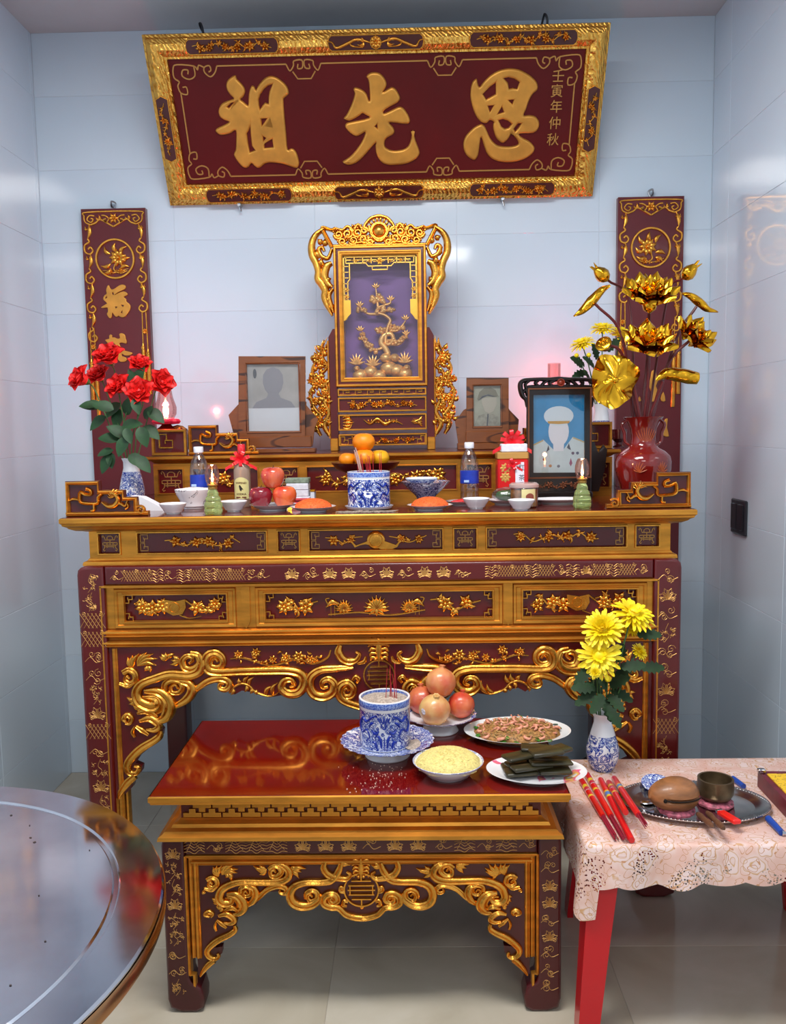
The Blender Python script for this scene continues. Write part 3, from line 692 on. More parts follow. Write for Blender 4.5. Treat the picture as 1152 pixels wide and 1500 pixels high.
# ------------------------------------------------------------------ the small front table
TX0, TX1, TY0, TY1, TH = -.5715, .5015, -.549, .02, .615
cx0 = (TX0+TX1)/2
FT = thing('offering_table', 'low red lacquered table with gilded apron standing before the altar', 'table', (cx0, -.27, 0))
m = MB(); m.rectlathe([(-.002, TH-.012), (-.002, TH-.002), (-.004, TH)], TX0, TX1, TY0, TY1); m.build('tabletop', REDTOP, FT)
m = MB(); m.rectlathe([(-.05, TH-.044), (-.045, TH-.038), (-.03, TH-.034), (-.014, TH-.028), (-.004, TH-.024), (-.002, TH-.018), (.001, TH-.016), (.001, TH-.004), (-.001, TH-.0005)], TX0, TX1, TY0, TY1, cap=False); m.build('edge_moulding', GOLDF, FT, angle=25)
BX = .522; BYt = -.512; ftb = Fr((cx0, BYt, 0)); wyt = BYt+.03; fwt = Fr((cx0, wyt, 0))
m = MB(); m.rectlathe([(0, .505), (0, TH-.03)], cx0-BX+.05, cx0+BX-.05, wyt, TY1-.05); waist2 = m.build('waist', M('fret_groove_red', (92, 22, 12), .4), FT)
m = MB(); m.rectlathe([(.052, .487), (.05, .496), (.042, .5), (.036, .506), (.022, .51), (.018, .518), (.008, .522), (.002, .528), (0, .528)], cx0-BX+.05, cx0+BX-.05, wyt, TY1-.05, cap=False); m.build('waist_moulding', GOLDF, FT, angle=25)
# interlocking T fret: every gilt block is a piece
fh0, fh1 = .531, .569; fw_ = 2*(BX-.055); nT = 18; stp = fw_/nT; g = .0034; fhh = fh1-fh0
def tee(up):
    a, b, c = stp*.5-g*.5, stp*.17, fhh*.33
    P = [(-a, 0), (a, 0), (a, c), (b, c), (b, fhh*.62), (-b, fhh*.62), (-b, c), (-a, c)]
    return P if up else [(x, fhh-y) for x, y in P][::-1]
def tee_mesh(up):
    V, F = curve_poly(Fr((0, 0, 0)), [tee(up)], .0016, .003, 1); m = MB(); m.add(V, F); return m
tA = tB = None
for i in range(nT):
    x = -fw_/2+stp*(i+.5)
    loc = Vector((x+cx0, wyt, fh0))-OFF[FT.name]
    if tA is None: tA = tee_mesh(True).build('fret_block', GOLDF, waist2, base=(0, 0, 0)); tA.location = loc
    else: piece(tA, waist2, loc, 'fret_block')
    if i < nT-1:
        loc = Vector((x+stp/2+cx0, wyt, fh0))-OFF[FT.name]
        if tB is None: tB = tee_mesh(False).build('fret_block', GOLDF, waist2, base=(0, 0, 0)); tB.location = loc
        else: piece(tB, waist2, loc, 'fret_block')
tRZ0, tRZ1, tLW = .437, .492, .062
m = MB(); softpoly(m, ftb, [(-BX+tLW, tRZ0), (BX-tLW, tRZ0), (BX-tLW, tRZ1), (-BX+tLW, tRZ1)], -.07, 0, .01); rail = m.build('top_rail', REDDARK, FT)
m = MB(); doodle(m, ftb, -BX+tLW, -.19, tRZ0+.006, tRZ1-.006, 13, .05, .0008, styles='cw'); doodle(m, ftb, .19, BX-tLW, tRZ0+.006, tRZ1-.006, 14, .05, .0008, styles='cw'); doodle(m, ftb, -.18, .18, tRZ0+.004, tRZ1-.004, 18, .056, .0009, styles='pcp'); m.build('gold_line_drawing', GOLDL, rail, recalc=False, kind='stuff')
for s in (-1, 1):
    for y in (BYt, TY1-.09):
        f2 = Fr((cx0, y, 0)); m = MB(); softpoly(m, f2, legshape(s, s*BX, tLW, tRZ1, .035, .085, .045), -.075, 0, .009); lg = m.build('leg', REDDARK, FT)
        if y == BYt:
            m = MB(); doodle(m, ftb, min(s*BX, s*(BX-tLW))+.008, max(s*BX, s*(BX-tLW))-.008, .05, tRZ0+.03, 33+s, .046, .0007, styles='ttcp'); m.build('gold_line_drawing', GOLDL, lg, recalc=False, kind='stuff')
    m = MB(); m.box(cx0+min(s*BX, s*(BX-.025)), cx0+max(s*BX, s*(BX-.025)), BYt+.07, TY1-.1, tRZ0-.06, tRZ1-.003); m.build('side_rail', REDDARK, FT)
gx = BX-tLW
for s in (-1, 1):
    m = MB()
    for dx, w, h, b, z0 in ((0, .004, .006, -.006, .105), (.012, .006, .007, -.014, .15), (.026, .008, .012, -.016, .15)):
        m.ribbon(ftb, [(s*(gx-dx), z0), (s*(gx-dx), tRZ0-.002-dx*.8)], w, h, b, smooth=False, sec=GROOVE, sink=.02)
    m.ribbon(ftb, [(s*(gx), .105), (s*(gx-.012), .105), (s*(gx-.012), .02)], [.004, .005, .004], .006, -.006, smooth=False, sec=BEAD, sink=.01); m.build('frame_stile', GOLDF, FT)
m = MB()
for dz, w, h, b in ((.003, .004, .006, -.006), (.012, .005, .007, -.014), (.024, .007, .012, -.016)): m.ribbon(ftb, [(-gx+dz*.6, tRZ0-dz), (gx-dz*.6, tRZ0-dz)], w, h, b, smooth=False, sec=GROOVE, sink=.02)
m.build('frame_rail', GOLDF, FT)
fb = Fr((cx0, BYt+.012, 0)); Zq = lambda P: fb.z(240, 1220, .2691, P); S2 = .2691*.00185
inner = [(195, 775), (262, 720), (275, 690), (318, 655), (320, 620), (275, 625), (330, 570), (392, 520), (400, 485), (390, 465), (440, 420), (455, 400), (500, 390), (560, 325), (620, 318), (668, 325), (690, 375), (740, 398), (800, 395), (855, 360), (880, 385), (935, 412), (1000, 450), (1060, 464), (1097, 468)]
L = [p for p in Zq(inner) if p[0] < -.004]; edge = [(-gx+.02, tRZ0-.02), (-gx+.02, L[0][1])]+L
apr = MB(); apr.poly(fb, edge+mir(edge)[::-1], -.02, 0); apron2 = apr.build('apron', REDDARK, FT, angle=20)
scrolls([
    [([(612, 212), (600, 196), (582, 206), (588, 230), (618, 232), (642, 208), (630, 182), (596, 176), (572, 192)], [5, 8, 10, 12, 13, 11, 8]), ([(600, 172), (650, 174), (682, 205), (676, 240), (630, 260), (540, 264), (430, 262), (365, 276), (318, 306), (304, 350), (326, 378), (366, 376), (372, 350), (350, 344)], [8, 14, 16, 16, 15, 14, 15, 17, 18, 15, 9, 5])],
    [([(812, 345), (796, 330), (784, 346), (800, 368), (832, 354), (836, 322), (806, 308), (776, 326), (772, 356)], [5, 7, 9, 11, 12, 11, 6]), ([(968, 160), (954, 200), (918, 250), (860, 264), (770, 266), (712, 288), (690, 330), (706, 374), (752, 394), (806, 388), (846, 358), (846, 326)], [10, 15, 15, 14, 15, 18, 19, 19, 17, 14, 9])],
    [([(928, 362), (914, 346), (902, 362), (922, 380), (948, 362), (936, 332), (900, 328), (872, 350), (874, 382), (910, 400), (952, 404), (992, 440), (1040, 456), (1100, 460)], [5, 8, 10, 12, 14, 15, 15, 14, 13, 13, 13])],
    [([(880, 150), (872, 185), (896, 222), (945, 240), (996, 246), (1016, 224), (996, 208)], [9, 14, 15, 14, 11, 8, 5])],
    [([(458, 326), (446, 312), (434, 324), (448, 340), (474, 330), (474, 300), (446, 286), (420, 298), (418, 322)], [4, 6, 8, 10, 11, 9]), ([(450, 286), (490, 296), (502, 330), (486, 368), (450, 396)], [8, 13, 16, 14, 7]), ([(470, 385), (510, 356), (560, 308), (614, 286), (654, 290), (672, 310), (656, 326), (632, 320), (636, 304)], [4, 11, 12, 12, 11, 8, 4])],
    [([(345, 330), (396, 334), (430, 366), (436, 402), (412, 432), (380, 440)], [8, 16, 20, 20, 14, 6]), ([(336, 352), (376, 352), (404, 376), (404, 404)], [4, 8, 9, 5]), ([(330, 420), (370, 402), (404, 420)], [5, 13, 6])],
    [([(386, 500), (390, 524), (360, 548), (306, 574), (262, 606), (238, 640), (248, 668), (278, 682), (300, 670), (294, 652)], [6, 12, 13, 14, 13, 12, 10, 8, 5]), ([(276, 690), (246, 712), (214, 752), (200, 778)], [11, 13, 9, 4])],
    [([(268, 276), (254, 262), (246, 280), (268, 294), (292, 278), (288, 250), (260, 240), (236, 252)], [5, 7, 9, 11, 11, 9]), ([(292, 284), (262, 306), (222, 300)], [9, 10, 7]), ([(230, 318), (216, 322), (222, 308)], [5, 7, 5])],
    [([(300, 448), (340, 438), (372, 452), (386, 474), (364, 490), (330, 486)], [6, 12, 13, 12, 9, 5]), ([(290, 470), (318, 492), (344, 512)], [5, 10, 6]), ([(288, 530), (280, 504), (288, 478)], [5, 7, 4])],
    [([(252, 452), (226, 442), (246, 426), (268, 438), (258, 454)], [6, 9, 9, 6])],
    [([(984, 318), (966, 312), (966, 294), (984, 300)], [7, 10, 10, 6]), ([(1004, 372), (984, 366), (978, 388), (998, 396)], [6, 9, 9, 5])],
], fb, Zq, S2, apron2, 'scroll_carving')
def leaves2(m, f):
    for c, e in (((300, 235), [(270, 180), (292, 170), (318, 172)]), ((318, 225), [(350, 168), (385, 170), (405, 195), (402, 215)]), ((350, 215), [(336, 240), (368, 258)]), ((560, 195), [(520, 168), (488, 176), (502, 196), (520, 224)]), ((690, 205), [(728, 180), (776, 192), (750, 210), (738, 244)]), ((300, 365), [(264, 352), (270, 380), (290, 396)]), ((320, 400), [(286, 396), (302, 424)]), ((960, 180), [(1000, 150), (1020, 172)])):
        for q in e: leaf(m, fb, f(Zq([c]))[0], f(Zq([q]))[0], 15*S2, .15, .008)
symbuild('acanthus_carving', GOLD, apron2, leaves2, kind='stuff')
m = MB(); shou(m, fb, (0, Zq([(1097, 306)])[0][1]), .045, .0026, .007); dome(m, fb, (0, Zq([(1097, 402)])[0][1]), .006, .006); m.build('longevity_medallion', GOLD, apron2)
m = MB(); bat(m, fb, (0, Zq([(1097, 190)])[0][1]), .05); m.build('bat_carving', GOLD, apron2)
# ------------------------------------------------------------------ horizontal lacquer board
PF = Fr((0, 1.09, 2.489), (1, 0, 0), (0, -.31, .553)); PW, PH = .888, .634
PQ = thing('name_board', 'wide red lacquered board with three large gilded characters hung tilted high on the wall', 'plaque', (0, 1.09, 2.489))
t = NT('gilt_lattice'); b = t.b; b.inputs['Metallic'].default_value = 1; b.inputs['Roughness'].default_value = .27
vo = t.n('ShaderNodeTexVoronoi', Scale=55.0); t.l(t.coord(), vo.inputs['Vector']); wv = t.n('ShaderNodeTexWave', Scale=38.0, Distortion=6.0); wv.bands_direction = 'DIAGONAL'; t.l(t.coord(), wv.inputs['Vector'])
h = t.math('ADD', vo.outputs[0], wv.outputs[1]); t.bump(h, .5, .004); t.l(t.ramp(h, [(.2, (206, 136, 44)), (.9, (240, 184, 88))]), b.inputs['Base Color'])
GLAT = t.m
m = MB(); m.poly(PF, [(-PW+.01, .01), (PW-.01, .01), (PW-.01, PH-.01), (-PW+.01, PH-.01)], -.012, .004); panel = m.build('board_panel', M('plaque_red_lacquer', (92, 10, 13), .45, coat=0, var=.08, vs=4, spec=.3), PQ)
def rail(P, name='frame_rail'):
    """one mitred side of the frame; P = outer a, outer b, inner b, inner a"""
    (ax, ay), (bx, by), (cx, cy), (dx, dy) = P; m = MB(); loops = []
    for k, h in ((0, -.013), (0, .008), (.1, .012), (.16, .020), (.35, .030), (.6, .032), (.82, .022), (.88, .015), (.97, .015), (1, .004), (1, -.013)):
        loops.append([tuple(PF.P(ax+(dx-ax)*k, ay+(dy-ay)*k, h)), tuple(PF.P(bx+(cx-bx)*k, by+(cy-by)*k, h))])
    n = len(loops); vs = [p for l in loops for p in l]; fs = [(2*i, 2*i+1, 2*((i+1) % n)+1, 2*((i+1) % n)) for i in range(n)]
    fs += [tuple(2*i for i in range(n)), tuple(2*i+1 for i in range(n))][:2]
    m.add(vs, fs); return m.build(name, GLAT, PQ, angle=25)
fwid = .086
A, B, C_, D_ = (-PW, 0), (PW, 0), (PW, PH), (-PW, PH)
a, b, c, d = (-PW+fwid, fwid), (PW-fwid, fwid), (PW-fwid, PH-fwid), (-PW+fwid, PH-fwid)
rails = {'b': rail([A, B, b, a]), 'r': rail([B, C_, c, b]), 't': rail([C_, D_, d, c]), 'l': rail([D_, A, a, d])}
def cart(side, u0, u1, v0, v1, seed, kind):
    horiz = (u1-u0) > (v1-v0); e = .018
    m = MB()
    P = [(u0+e, v0), (u1-e, v0), (u1-e*.4, v0+e*.5), (u1-e*.2, (v0+v1)/2), (u1-e*.4, v1-e*.5), (u1-e, v1), (u0+e, v1), (u0+e*.4, v1-e*.5), (u0+e*.2, (v0+v1)/2), (u0+e*.4, v0+e*.5)] if horiz else [(u0, v0+e), ((u0+u1)/2, v0+e*.3), (u1, v0+e), (u1, v1-e), ((u0+u1)/2, v1-e*.3), (u0, v1-e)]
    m.poly(PF, P, .0, .034); o = m.build('cartouche', REDDARK, rails[side], angle=20)
    m = MB(); m.ribbon(PF, P+[P[0]], .0025, .004, .033, smooth=False, sec=BEAD)
    if kind == 'd':
        y = (v0+v1)/2; H = v1-v0; cx = (u0+u1)/2
        for s in (-1, 1):
            m.ribbon(PF, [(cx+s*.02, y), (cx+s*.07, y+H*.22), (cx+s*.11, y-H*.05), (cx+s*.15, y-H*.3), (cx+s*.165, y+H*.05), (cx+s*.185, y+H*.15)], [.004, .006, .006, .004, .002], .006, .034)
            m.ribbon(PF, [(cx+s*.05, y-H*.3), (cx+s*.09, y-H*.2), (cx+s*.1, y+H*.1)], [.002, .004, .002], .005, .034)
            fan(m, PF, (cx+s*.045, y), PI/2-s*PI/2, 2.6, 6, .028, .004, .006, .034)
        flower(m, PF, (cx, y), .024, 8, .008, .034)
        ring(m, PF, (cx, y), .02, .003, .008, .034, 16)
    elif horiz: sprig(m, PF, u0+.03, u1-.03, v0+.002, v1-.002, seed, .009, .034, 6, 2.4, 1.1)
    else:
        # upright sprig
        f2 = Fr(PF.P((u0+u1)/2, v0, 0), tuple(PF.V), tuple(-PF.U)); sprig(m, f2, .03, (v1-v0)-.03, -(u1-u0)*.5+.003, (u1-u0)*.5-.003, seed, .007, .034, 2, 1.5)
    m.build('cartouche_carving', GOLD, o, kind='stuff')
def pu(x, y): return PF.px(x, y)[0]
vt0, vt1 = PH-.068, PH-.016; vb0, vb1 = .016, .068
for k, (x0, x1) in enumerate(((272, 410), (480, 622), (686, 846))): cart('t', pu(x0, 60), pu(x1, 55), vt0, vt1, 80+k, 'd' if k == 1 else 's')
for k, (x0, x1) in enumerate(((303, 430), (490, 622), (686, 812))): cart('b', pu(x0, 283), pu(x1, 278), vb0, vb1, 85+k, 'd' if k == 1 else 's')
for s in (-1, 1): cart('l' if s < 0 else 'r', min(s*(PW-.066), s*(PW-.018)), max(s*(PW-.066), s*(PW-.018)), .175, .43, 90+s, 'v')
# inner gold line with cloud corners
m = MB(); iu, iv0, iv1 = PW-fwid-.030, fwid+.026, PH-fwid-.026; L = lambda P, w=.0032: m.ribbon(PF, P, w, .004, .004, smooth=False, sec=BEAD)
def knot(c, s, up):
    """cloud knot on the line"""
    for sg in (-1, 1):
        m.ribbon(PF, [(c[0]+sg*s*1.3, c[1]), (c[0]+sg*s*1.05, c[1]-up*s*.45), (c[0]+sg*s*.75, c[1]-up*s*.1), (c[0]+sg*s*.7, c[1]+up*s*.2), (c[0]+sg*s*.1, c[1]+up*s*.25), (c[0]+sg*s*.1, c[1]-up*s*.25), (c[0]+sg*s*.45, c[1]-up*s*.3), (c[0]+sg*s*.4, c[1])], .003, .004, .004, n=3, sec=BEAD)
        m.ribbon(PF, [(c[0]+sg*s*.85, c[1]-up*s*.5), (c[0]+sg*s*.5, c[1]-up*s*1.0), (c[0], c[1]-up*s*1.0)], .003, .004, .004, smooth=False, sec=BEAD)
ks = .052
tu = [pu(445, 95), pu(652, 90)]; bu = [pu(457, 254), pu(649, 254)]
ce_ = .155
segs = [-iu+ce_, tu[0]-ks*1.3, tu[0]+ks*1.3, tu[1]-ks*1.3, tu[1]+ks*1.3, iu-ce_]
for i in (0, 2, 4): L([(segs[i], iv1), (segs[i+1], iv1)])
segs = [-iu+ce_, bu[0]-ks*1.3, bu[0]+ks*1.3, bu[1]-ks*1.3, bu[1]+ks*1.3, iu-ce_]
for i in (0, 2, 4): L([(segs[i], iv0), (segs[i+1], iv0)])
for s in (-1, 1): L([(s*iu, iv0+.12), (s*iu, iv1-.12)])
for u in tu: knot((u, iv1), ks, 1)
for u in bu: knot((u, iv0), ks, -1)
for sx in (-1, 1):
    for sy, v in ((1, iv1), (-1, iv0)):
        def q(a, b): return (sx*(iu+.02-a), v+sy*(.008-b))
        m.ribbon(PF, [q(.175, .008), q(.165, .03), q(.145, .045), q(.125, .03), q(.125, .012), q(.145, .006), q(.15, .022), q(.14, .028)], .003, .004, .004, n=3, sec=BEAD)
        m.ribbon(PF, [q(.125, .012), q(.105, .004), q(.098, .02), q(.085, .006), q(.02, .0), q(.004, .012), q(.002, .045), q(.02, .06), q(.012, .075), q(.02, .1), q(.045, .105), q(.045, .08), q(.03, .08)], .003, .004, .004, n=3, sec=BEAD)
        m.ribbon(PF, [q(.085, .006), q(.085, .04), q(.06, .052), q(.035, .04), q(.04, .02), q(.06, .02), q(.058, .034)], .003, .004, .004, n=3, sec=BEAD)
        m.ribbon(PF, [q(.02, .1), q(.02, .128)], .003, .004, .004, n=3, sec=BEAD)
m.build('inner_line', GOLDL, panel, kind='stuff')
Z1_ = lambda P: PF.z(310, 100, 140/1152, P)
Z2_ = lambda P: PF.z(495, 95, 140/1152, P)
Z3_ = lambda P: PF.z(670, 90, 160/1152, P)
def sm(P, n=3): return [tuple(v) for v in crom(P, n, True)]
ch_zu = [Z1_([(290, 80), (310, 125), (350, 165), (395, 220), (410, 275), (390, 335), (355, 370), (385, 395), (420, 425), (445, 440), (448, 380), (452, 310), (465, 250), (480, 215), (500, 205), (525, 225), (540, 255), (560, 215), (600, 160), (650, 110), (715, 88), (780, 102), (840, 140), (890, 185), (925, 240), (935, 295), (915, 325), (880, 355), (872, 380), (878, 500), (890, 640), (905, 800), (920, 970), (960, 960), (1000, 975), (1030, 1020), (1050, 1080), (1060, 1140), (1045, 1185), (1015, 1195), (950, 1175), (870, 1150), (780, 1135), (700, 1132), (640, 1150), (600, 1185), (560, 1195), (520, 1170), (485, 1140), (455, 1180), (420, 1195), (375, 1180), (320, 1120), (275, 1045), (280, 1010), (295, 970), (300, 860), (297, 745), (240, 775), (180, 795), (120, 800), (75, 780), (52, 745), (75, 715), (130, 690), (180, 665), (215, 640), (160, 620), (110, 585), (88, 530), (95, 475), (130, 420), (190, 390), (250, 370), (270, 355), (225, 310), (190, 255), (180, 200), (195, 145), (235, 105)]),
    Z1_([(735, 190), (690, 205), (640, 245), (595, 310), (574, 370), (578, 440), (590, 490), (620, 440), (650, 408), (690, 425), (690, 340), (702, 270)]), Z1_([(605, 605), (670, 600), (612, 685)]), Z1_([(470, 700), (475, 800), (490, 930), (530, 982), (468, 1005), (447, 900), (432, 780), (455, 745)]), Z1_([(640, 905), (735, 850), (748, 945), (645, 955)]), Z1_([(625, 815), (660, 835), (632, 870)]), Z1_([(270, 410), (215, 470), (195, 462), (245, 412)]), Z1_([(680, 668), (700, 640), (708, 672)])]
ch_xian = [Z2_([(345, 140), (365, 110), (400, 90), (450, 85), (500, 95), (545, 130), (580, 185), (590, 235), (575, 275), (550, 318), (600, 290), (650, 265), (690, 280), (725, 325), (750, 380), (745, 420), (715, 455), (650, 490), (590, 525), (555, 555), (558, 580), (620, 555), (690, 520), (745, 500), (790, 515), (830, 565), (860, 620), (872, 670), (850, 705), (780, 705), (700, 695), (620, 690), (650, 725), (675, 760), (685, 800), (665, 835), (620, 860), (580, 890), (565, 940), (575, 985), (620, 1015), (680, 1028), (750, 1022), (810, 1005), (855, 965), (880, 900), (895, 830), (907, 775), (920, 830), (940, 910), (970, 985), (988, 1050), (975, 1090), (940, 1130), (880, 1165), (800, 1190), (700, 1200), (610, 1200), (540, 1175), (490, 1120), (462, 1050), (455, 970), (460, 935), (400, 1000), (330, 1080), (260, 1150), (190, 1190), (130, 1200), (80, 1185), (60, 1160), (90, 1140), (160, 1090), (230, 1010), (290, 920), (325, 840), (330, 805), (280, 835), (225, 855), (170, 830), (115, 780), (90, 735), (105, 700), (150, 685), (250, 665), (340, 645), (385, 625), (340, 600), (300, 580), (260, 610), (200, 645), (140, 668), (90, 655), (75, 635), (110, 590), (150, 510), (185, 420), (205, 340), (190, 295), (205, 270), (250, 275), (310, 305), (350, 350), (375, 420), (388, 420), (385, 330), (378, 230), (365, 170)]),
    Z2_([(450, 735), (475, 712), (480, 762)])]
ch_en = [Z3_([(205, 180), (215, 220), (235, 265), (275, 215), (340, 150), (420, 100), (500, 75), (580, 70), (660, 85), (740, 125), (800, 170), (840, 220), (850, 275), (835, 305), (800, 335), (770, 380), (745, 440), (725, 500), (700, 565), (760, 562), (820, 575), (855, 615), (865, 660), (850, 710), (810, 745), (760, 755), (700, 755), (650, 765), (690, 800), (750, 830), (795, 870), (815, 910), (800, 955), (750, 1000), (680, 1035), (600, 1055), (510, 1060), (420, 1045), (350, 1010), (305, 950), (280, 880), (260, 815), (248, 800), (240, 850), (232, 920), (220, 985), (200, 1020), (180, 1035), (140, 1020), (95, 980), (68, 920), (65, 850), (85, 790), (130, 735), (180, 690), (225, 665), (260, 658), (290, 680), (310, 720), (340, 790), (380, 845), (430, 880), (500, 892), (580, 890), (640, 870), (635, 830), (600, 785), (575, 745), (550, 790), (520, 830), (480, 855), (440, 835), (405, 790), (382, 720), (378, 660), (385, 635), (345, 615), (320, 640), (290, 648), (245, 630), (200, 575), (165, 490), (142, 400), (138, 320), (150, 240), (175, 195)]),
    Z3_([(270, 340), (340, 270), (405, 220), (405, 340), (340, 375), (305, 395)]), Z3_([(490, 175), (540, 165), (600, 180), (655, 215), (630, 285), (585, 275), (545, 285), (535, 220)]), Z3_([(325, 465), (385, 460), (345, 525)]), Z3_([(425, 550), (470, 475), (490, 530)]), Z3_([(540, 405), (595, 400), (580, 445)]), Z3_([(435, 615), (480, 605), (530, 620), (575, 655), (540, 695), (500, 705), (465, 680)]), Z3_([(595, 705), (640, 650), (675, 650), (640, 700), (610, 735)])]
PFc = Fr(PF.P(0, 0, .004), PF.U, PF.V)
for ch in (ch_zu, ch_xian, ch_en):
    m = MB(); V, F = curve_poly(PFc, [sm(ch[0])]+ch[1:], .009, .0012, 4); m.add([Vector(v)+PF.N*.0 for v in V], F); m.build('large_character', GOLDM, panel, angle=60)
m_ = (('壬', 820, 112), ('寅', 818, 134), ('年', 817, 157), ('仲', 815, 181), ('秋', 812, 205))
for ch, x, y in m_:
    m = MB(); u, v = PF.px(x, y); V, F = text_mesh(PFc, ch, u-.006, v, .050, .002, 0); m.add(V, F); m.build('small_character', GOLDL, panel, recalc=False)
IRON = M('dark_iron', (52, 54, 60), .4, metal=.8); ZINC = M('zinc_hook', (170, 174, 180), .3, metal=1)
for x, y in ((296, 45), (803, 31)):
    m = MB(); u = pu(x, y); P = PF.P(u, PH-.02, -.014)
    m.tube(crom([P, PF.P(u, PH+.012, -.016), PF.P(u-.008, PH+.03, -.03), PF.P(u-.012, PH+.01, -.05), (u, YW+.001, PF.P(u, PH, 0).z+.02)], 4), .0045, 6)
    m.build('hanging_wire', IRON, PQ)
for x, y in ((350, 300), (737, 291)):
    q = ony(x, y, 1.06); q.z = 2.4745; m = MB(); m.tube([(q.x, 1.105, q.z+.004), (q.x, 1.064, q.z+.004)], .006, 8); m.tube([(q.x, 1.066, q.z+.004), (q.x, 1.06, q.z+.004)], [.0078, .007], 10); m.tube([(q.x, 1.075, q.z), (q.x+.006, 1.075, q.z-.022)], .004, 6)
    m.build('support_peg', ZINC, None, base=(q.x, 1.1, q.z), label='zinc peg in the wall under the tilted board, on the side of the '+('roses' if x < 500 else 'golden lotus'), cat='peg')

# ------------------------------------------------------------------ the two hanging scroll boards
SY = 1.072; fs_ = FY(SY); SZ0, SZ1 = .78, 2.476
def scroll_board(s, label):
    R_ = thing('couplet_board', label, 'plaque', (s*1.13, SY, SZ0)); X0, X1 = .992, 1.266
    Fm = Fr((0, SY, 0)) if s > 0 else None
    X = lambda u: s*u
    m = MB(); m.poly(fs_, [(X(X0), SZ0), (X(X1), SZ0), (X(X1), SZ1), (X(X0), SZ1)], -.03, 0); bd = m.build('board', M('couplet_red_lacquer', (98, 24, 32), .38, coat=.15, var=.08, vs=4), R_)
    # hanger
    m = MB(); m.tube(crom([(X(1.13), SY+.012, SZ1-.004), (X(1.12), SY+.012, SZ1+.022), (X(1.136), SY+.006, SZ1+.03), (X(1.14), SY+.02, SZ1+.014), (X(1.13), YW+.001, SZ1+.01)], 4), .004, 6); m.build('hanger', ZINC, R_)
    g = lambda a, b: (X(1.266-a), SZ1-b)      # a from the outer edge inwards, b down
    w, h = .0048, .005; W = X1-X0
    m = MB()
    m.ribbon(fs_, [g(.04, .066), g(.018, .055), g(.014, .03), g(.028, .014), g(W-.028, .014), g(W-.014, .03), g(W-.018, .055), g(W-.04, .066)], w*.8, h, 0, n=4, sec=BEAD)
    for sg in (0, 1):
        e = (lambda a, b: g(a, b)) if sg == 0 else (lambda a, b: g(W-a, b))
        m.ribbon(fs_, [e(.04, .066), e(.062, .058), e(.078, .045), e(.098, .052), e(.118, .064), e(.137, .075)], w, h, 0, n=4, sec=BEAD)
        m.ribbon(fs_, [e(.058, .03), e(.038, .028), e(.026, .044), e(.042, .056), e(.052, .044), e(.042, .04)], w*.8, h, 0, n=4, sec=BEAD)
        m.ribbon(fs_, [e(.088, .028), e(.104, .03), e(.118, .042), e(.108, .056), e(.096, .046), e(.106, .042)], w*.8, h, 0, n=4, sec=BEAD)
        fan(m, fs_, e(.075, .046), PI/2, 2, 3, .022, .005, .006)
    flower(m, fs_, g(W/2, .04), .022, 6, .007); m.build('top_border_carving', GOLD, bd, kind='stuff')
    for a, n in ((.024, 4), (W-.024, 3)):
        m = MB(); sg = 1 if a < .1 else -1; y = .066
        for i in range(n):
            y0 = y
            leaf(m, fs_, g(a+sg*.008, y0), g(a-sg*.002, y0+.062), .009, .1, .006); fan(m, fs_, g(a, y0+.02), PI/2, 3.0, 4, .02, .004, .006)
            m.ribbon(fs_, [g(a, y0+.058), g(a+sg*.006, y0+.07), g(a-sg*.014, y0+.085), g(a-sg*.012, y0+.112), g(a+sg*.008, y0+.12), g(a+sg*.02, y0+.106), g(a+sg*.01, y0+.092), g(a, y0+.1)], w, h, 0, n=4, sec=BEAD)
            y = y0+.122
        if n == 4: y -= .06
        m.build('side_border_carving', GOLD, bd, kind='stuff')
        m = MB()
        for q in (-.01, .01):
            m.ribbon(fs_, [g(a+q*.8, y), g(a+q*.9, y+.07), g(a+q, y+.15+(q*1.2))], .003, .004, 0, sec=BEAD)
            yt = y+.15+q*1.2
            m.ribbon(fs_, [g(a+q, yt-.006), g(a+q, yt+.03), g(a+q, yt+.16), g(a+q*1.1, yt+.2+sg*q*1.5)], [.004, .0095, .0095, .0098], [.006, .01, .009, .008], 0, n=2)
            ring(m, fs_, g(a+q, yt+.012), .006, .002, .008, .003, 8)
        flower(m, fs_, g(a, y+.08), .014, 8, .006); m.build('tassel_carving', GOLD, bd)
    c = g(W/2, .208); m = MB(); ring(m, fs_, c, .08, .0055, .008, 0, 40); md = m.build('medallion_ring', GOLD, bd)
    m = MB(); k = -s
    flower(m, fs_, (c[0]+k*.012, c[1]+.004), .036, 9, .011, 0, .3)
    for dx, dy, ex, ey in ((-.02, -.02, -.062, -.028), (.03, -.016, .064, .004), (.02, .02, .052, .05), (-.02, .02, -.044, .052), (.0, .03, .004, .066), (-.02, -.04, -.05, -.058), (.02, -.04, .06, -.034)): leaf(m, fs_, (c[0]+k*dx, c[1]+dy), (c[0]+k*ex, c[1]+ey), .010, .2, .008)
    m.ribbon(fs_, [(c[0]+k*.0, c[1]-.02), (c[0]-k*.006, c[1]-.045), (c[0]+k*.02, c[1]-.06), (c[0]+k*.05, c[1]-.05)], [.003, .004, .003], .006, 0, sec=BEAD)
    sprig(m, fs_, c[0]-.055, c[0]+.055, c[1]-.072, c[1]-.03, 9+s, .006, 0, 2, 1.5); m.build('medallion_carving', GOLD, md, kind='stuff')
    return bd, g, W
bdl, gl, W_ = scroll_board(-1, 'tall narrow red couplet board with gilded border behind the red roses')
bdr, gr, _ = scroll_board(1, 'tall narrow red couplet board with gilded border behind the golden lotus flowers')
Zc = lambda P: fs_.z(130, 400, 100/1152, P)
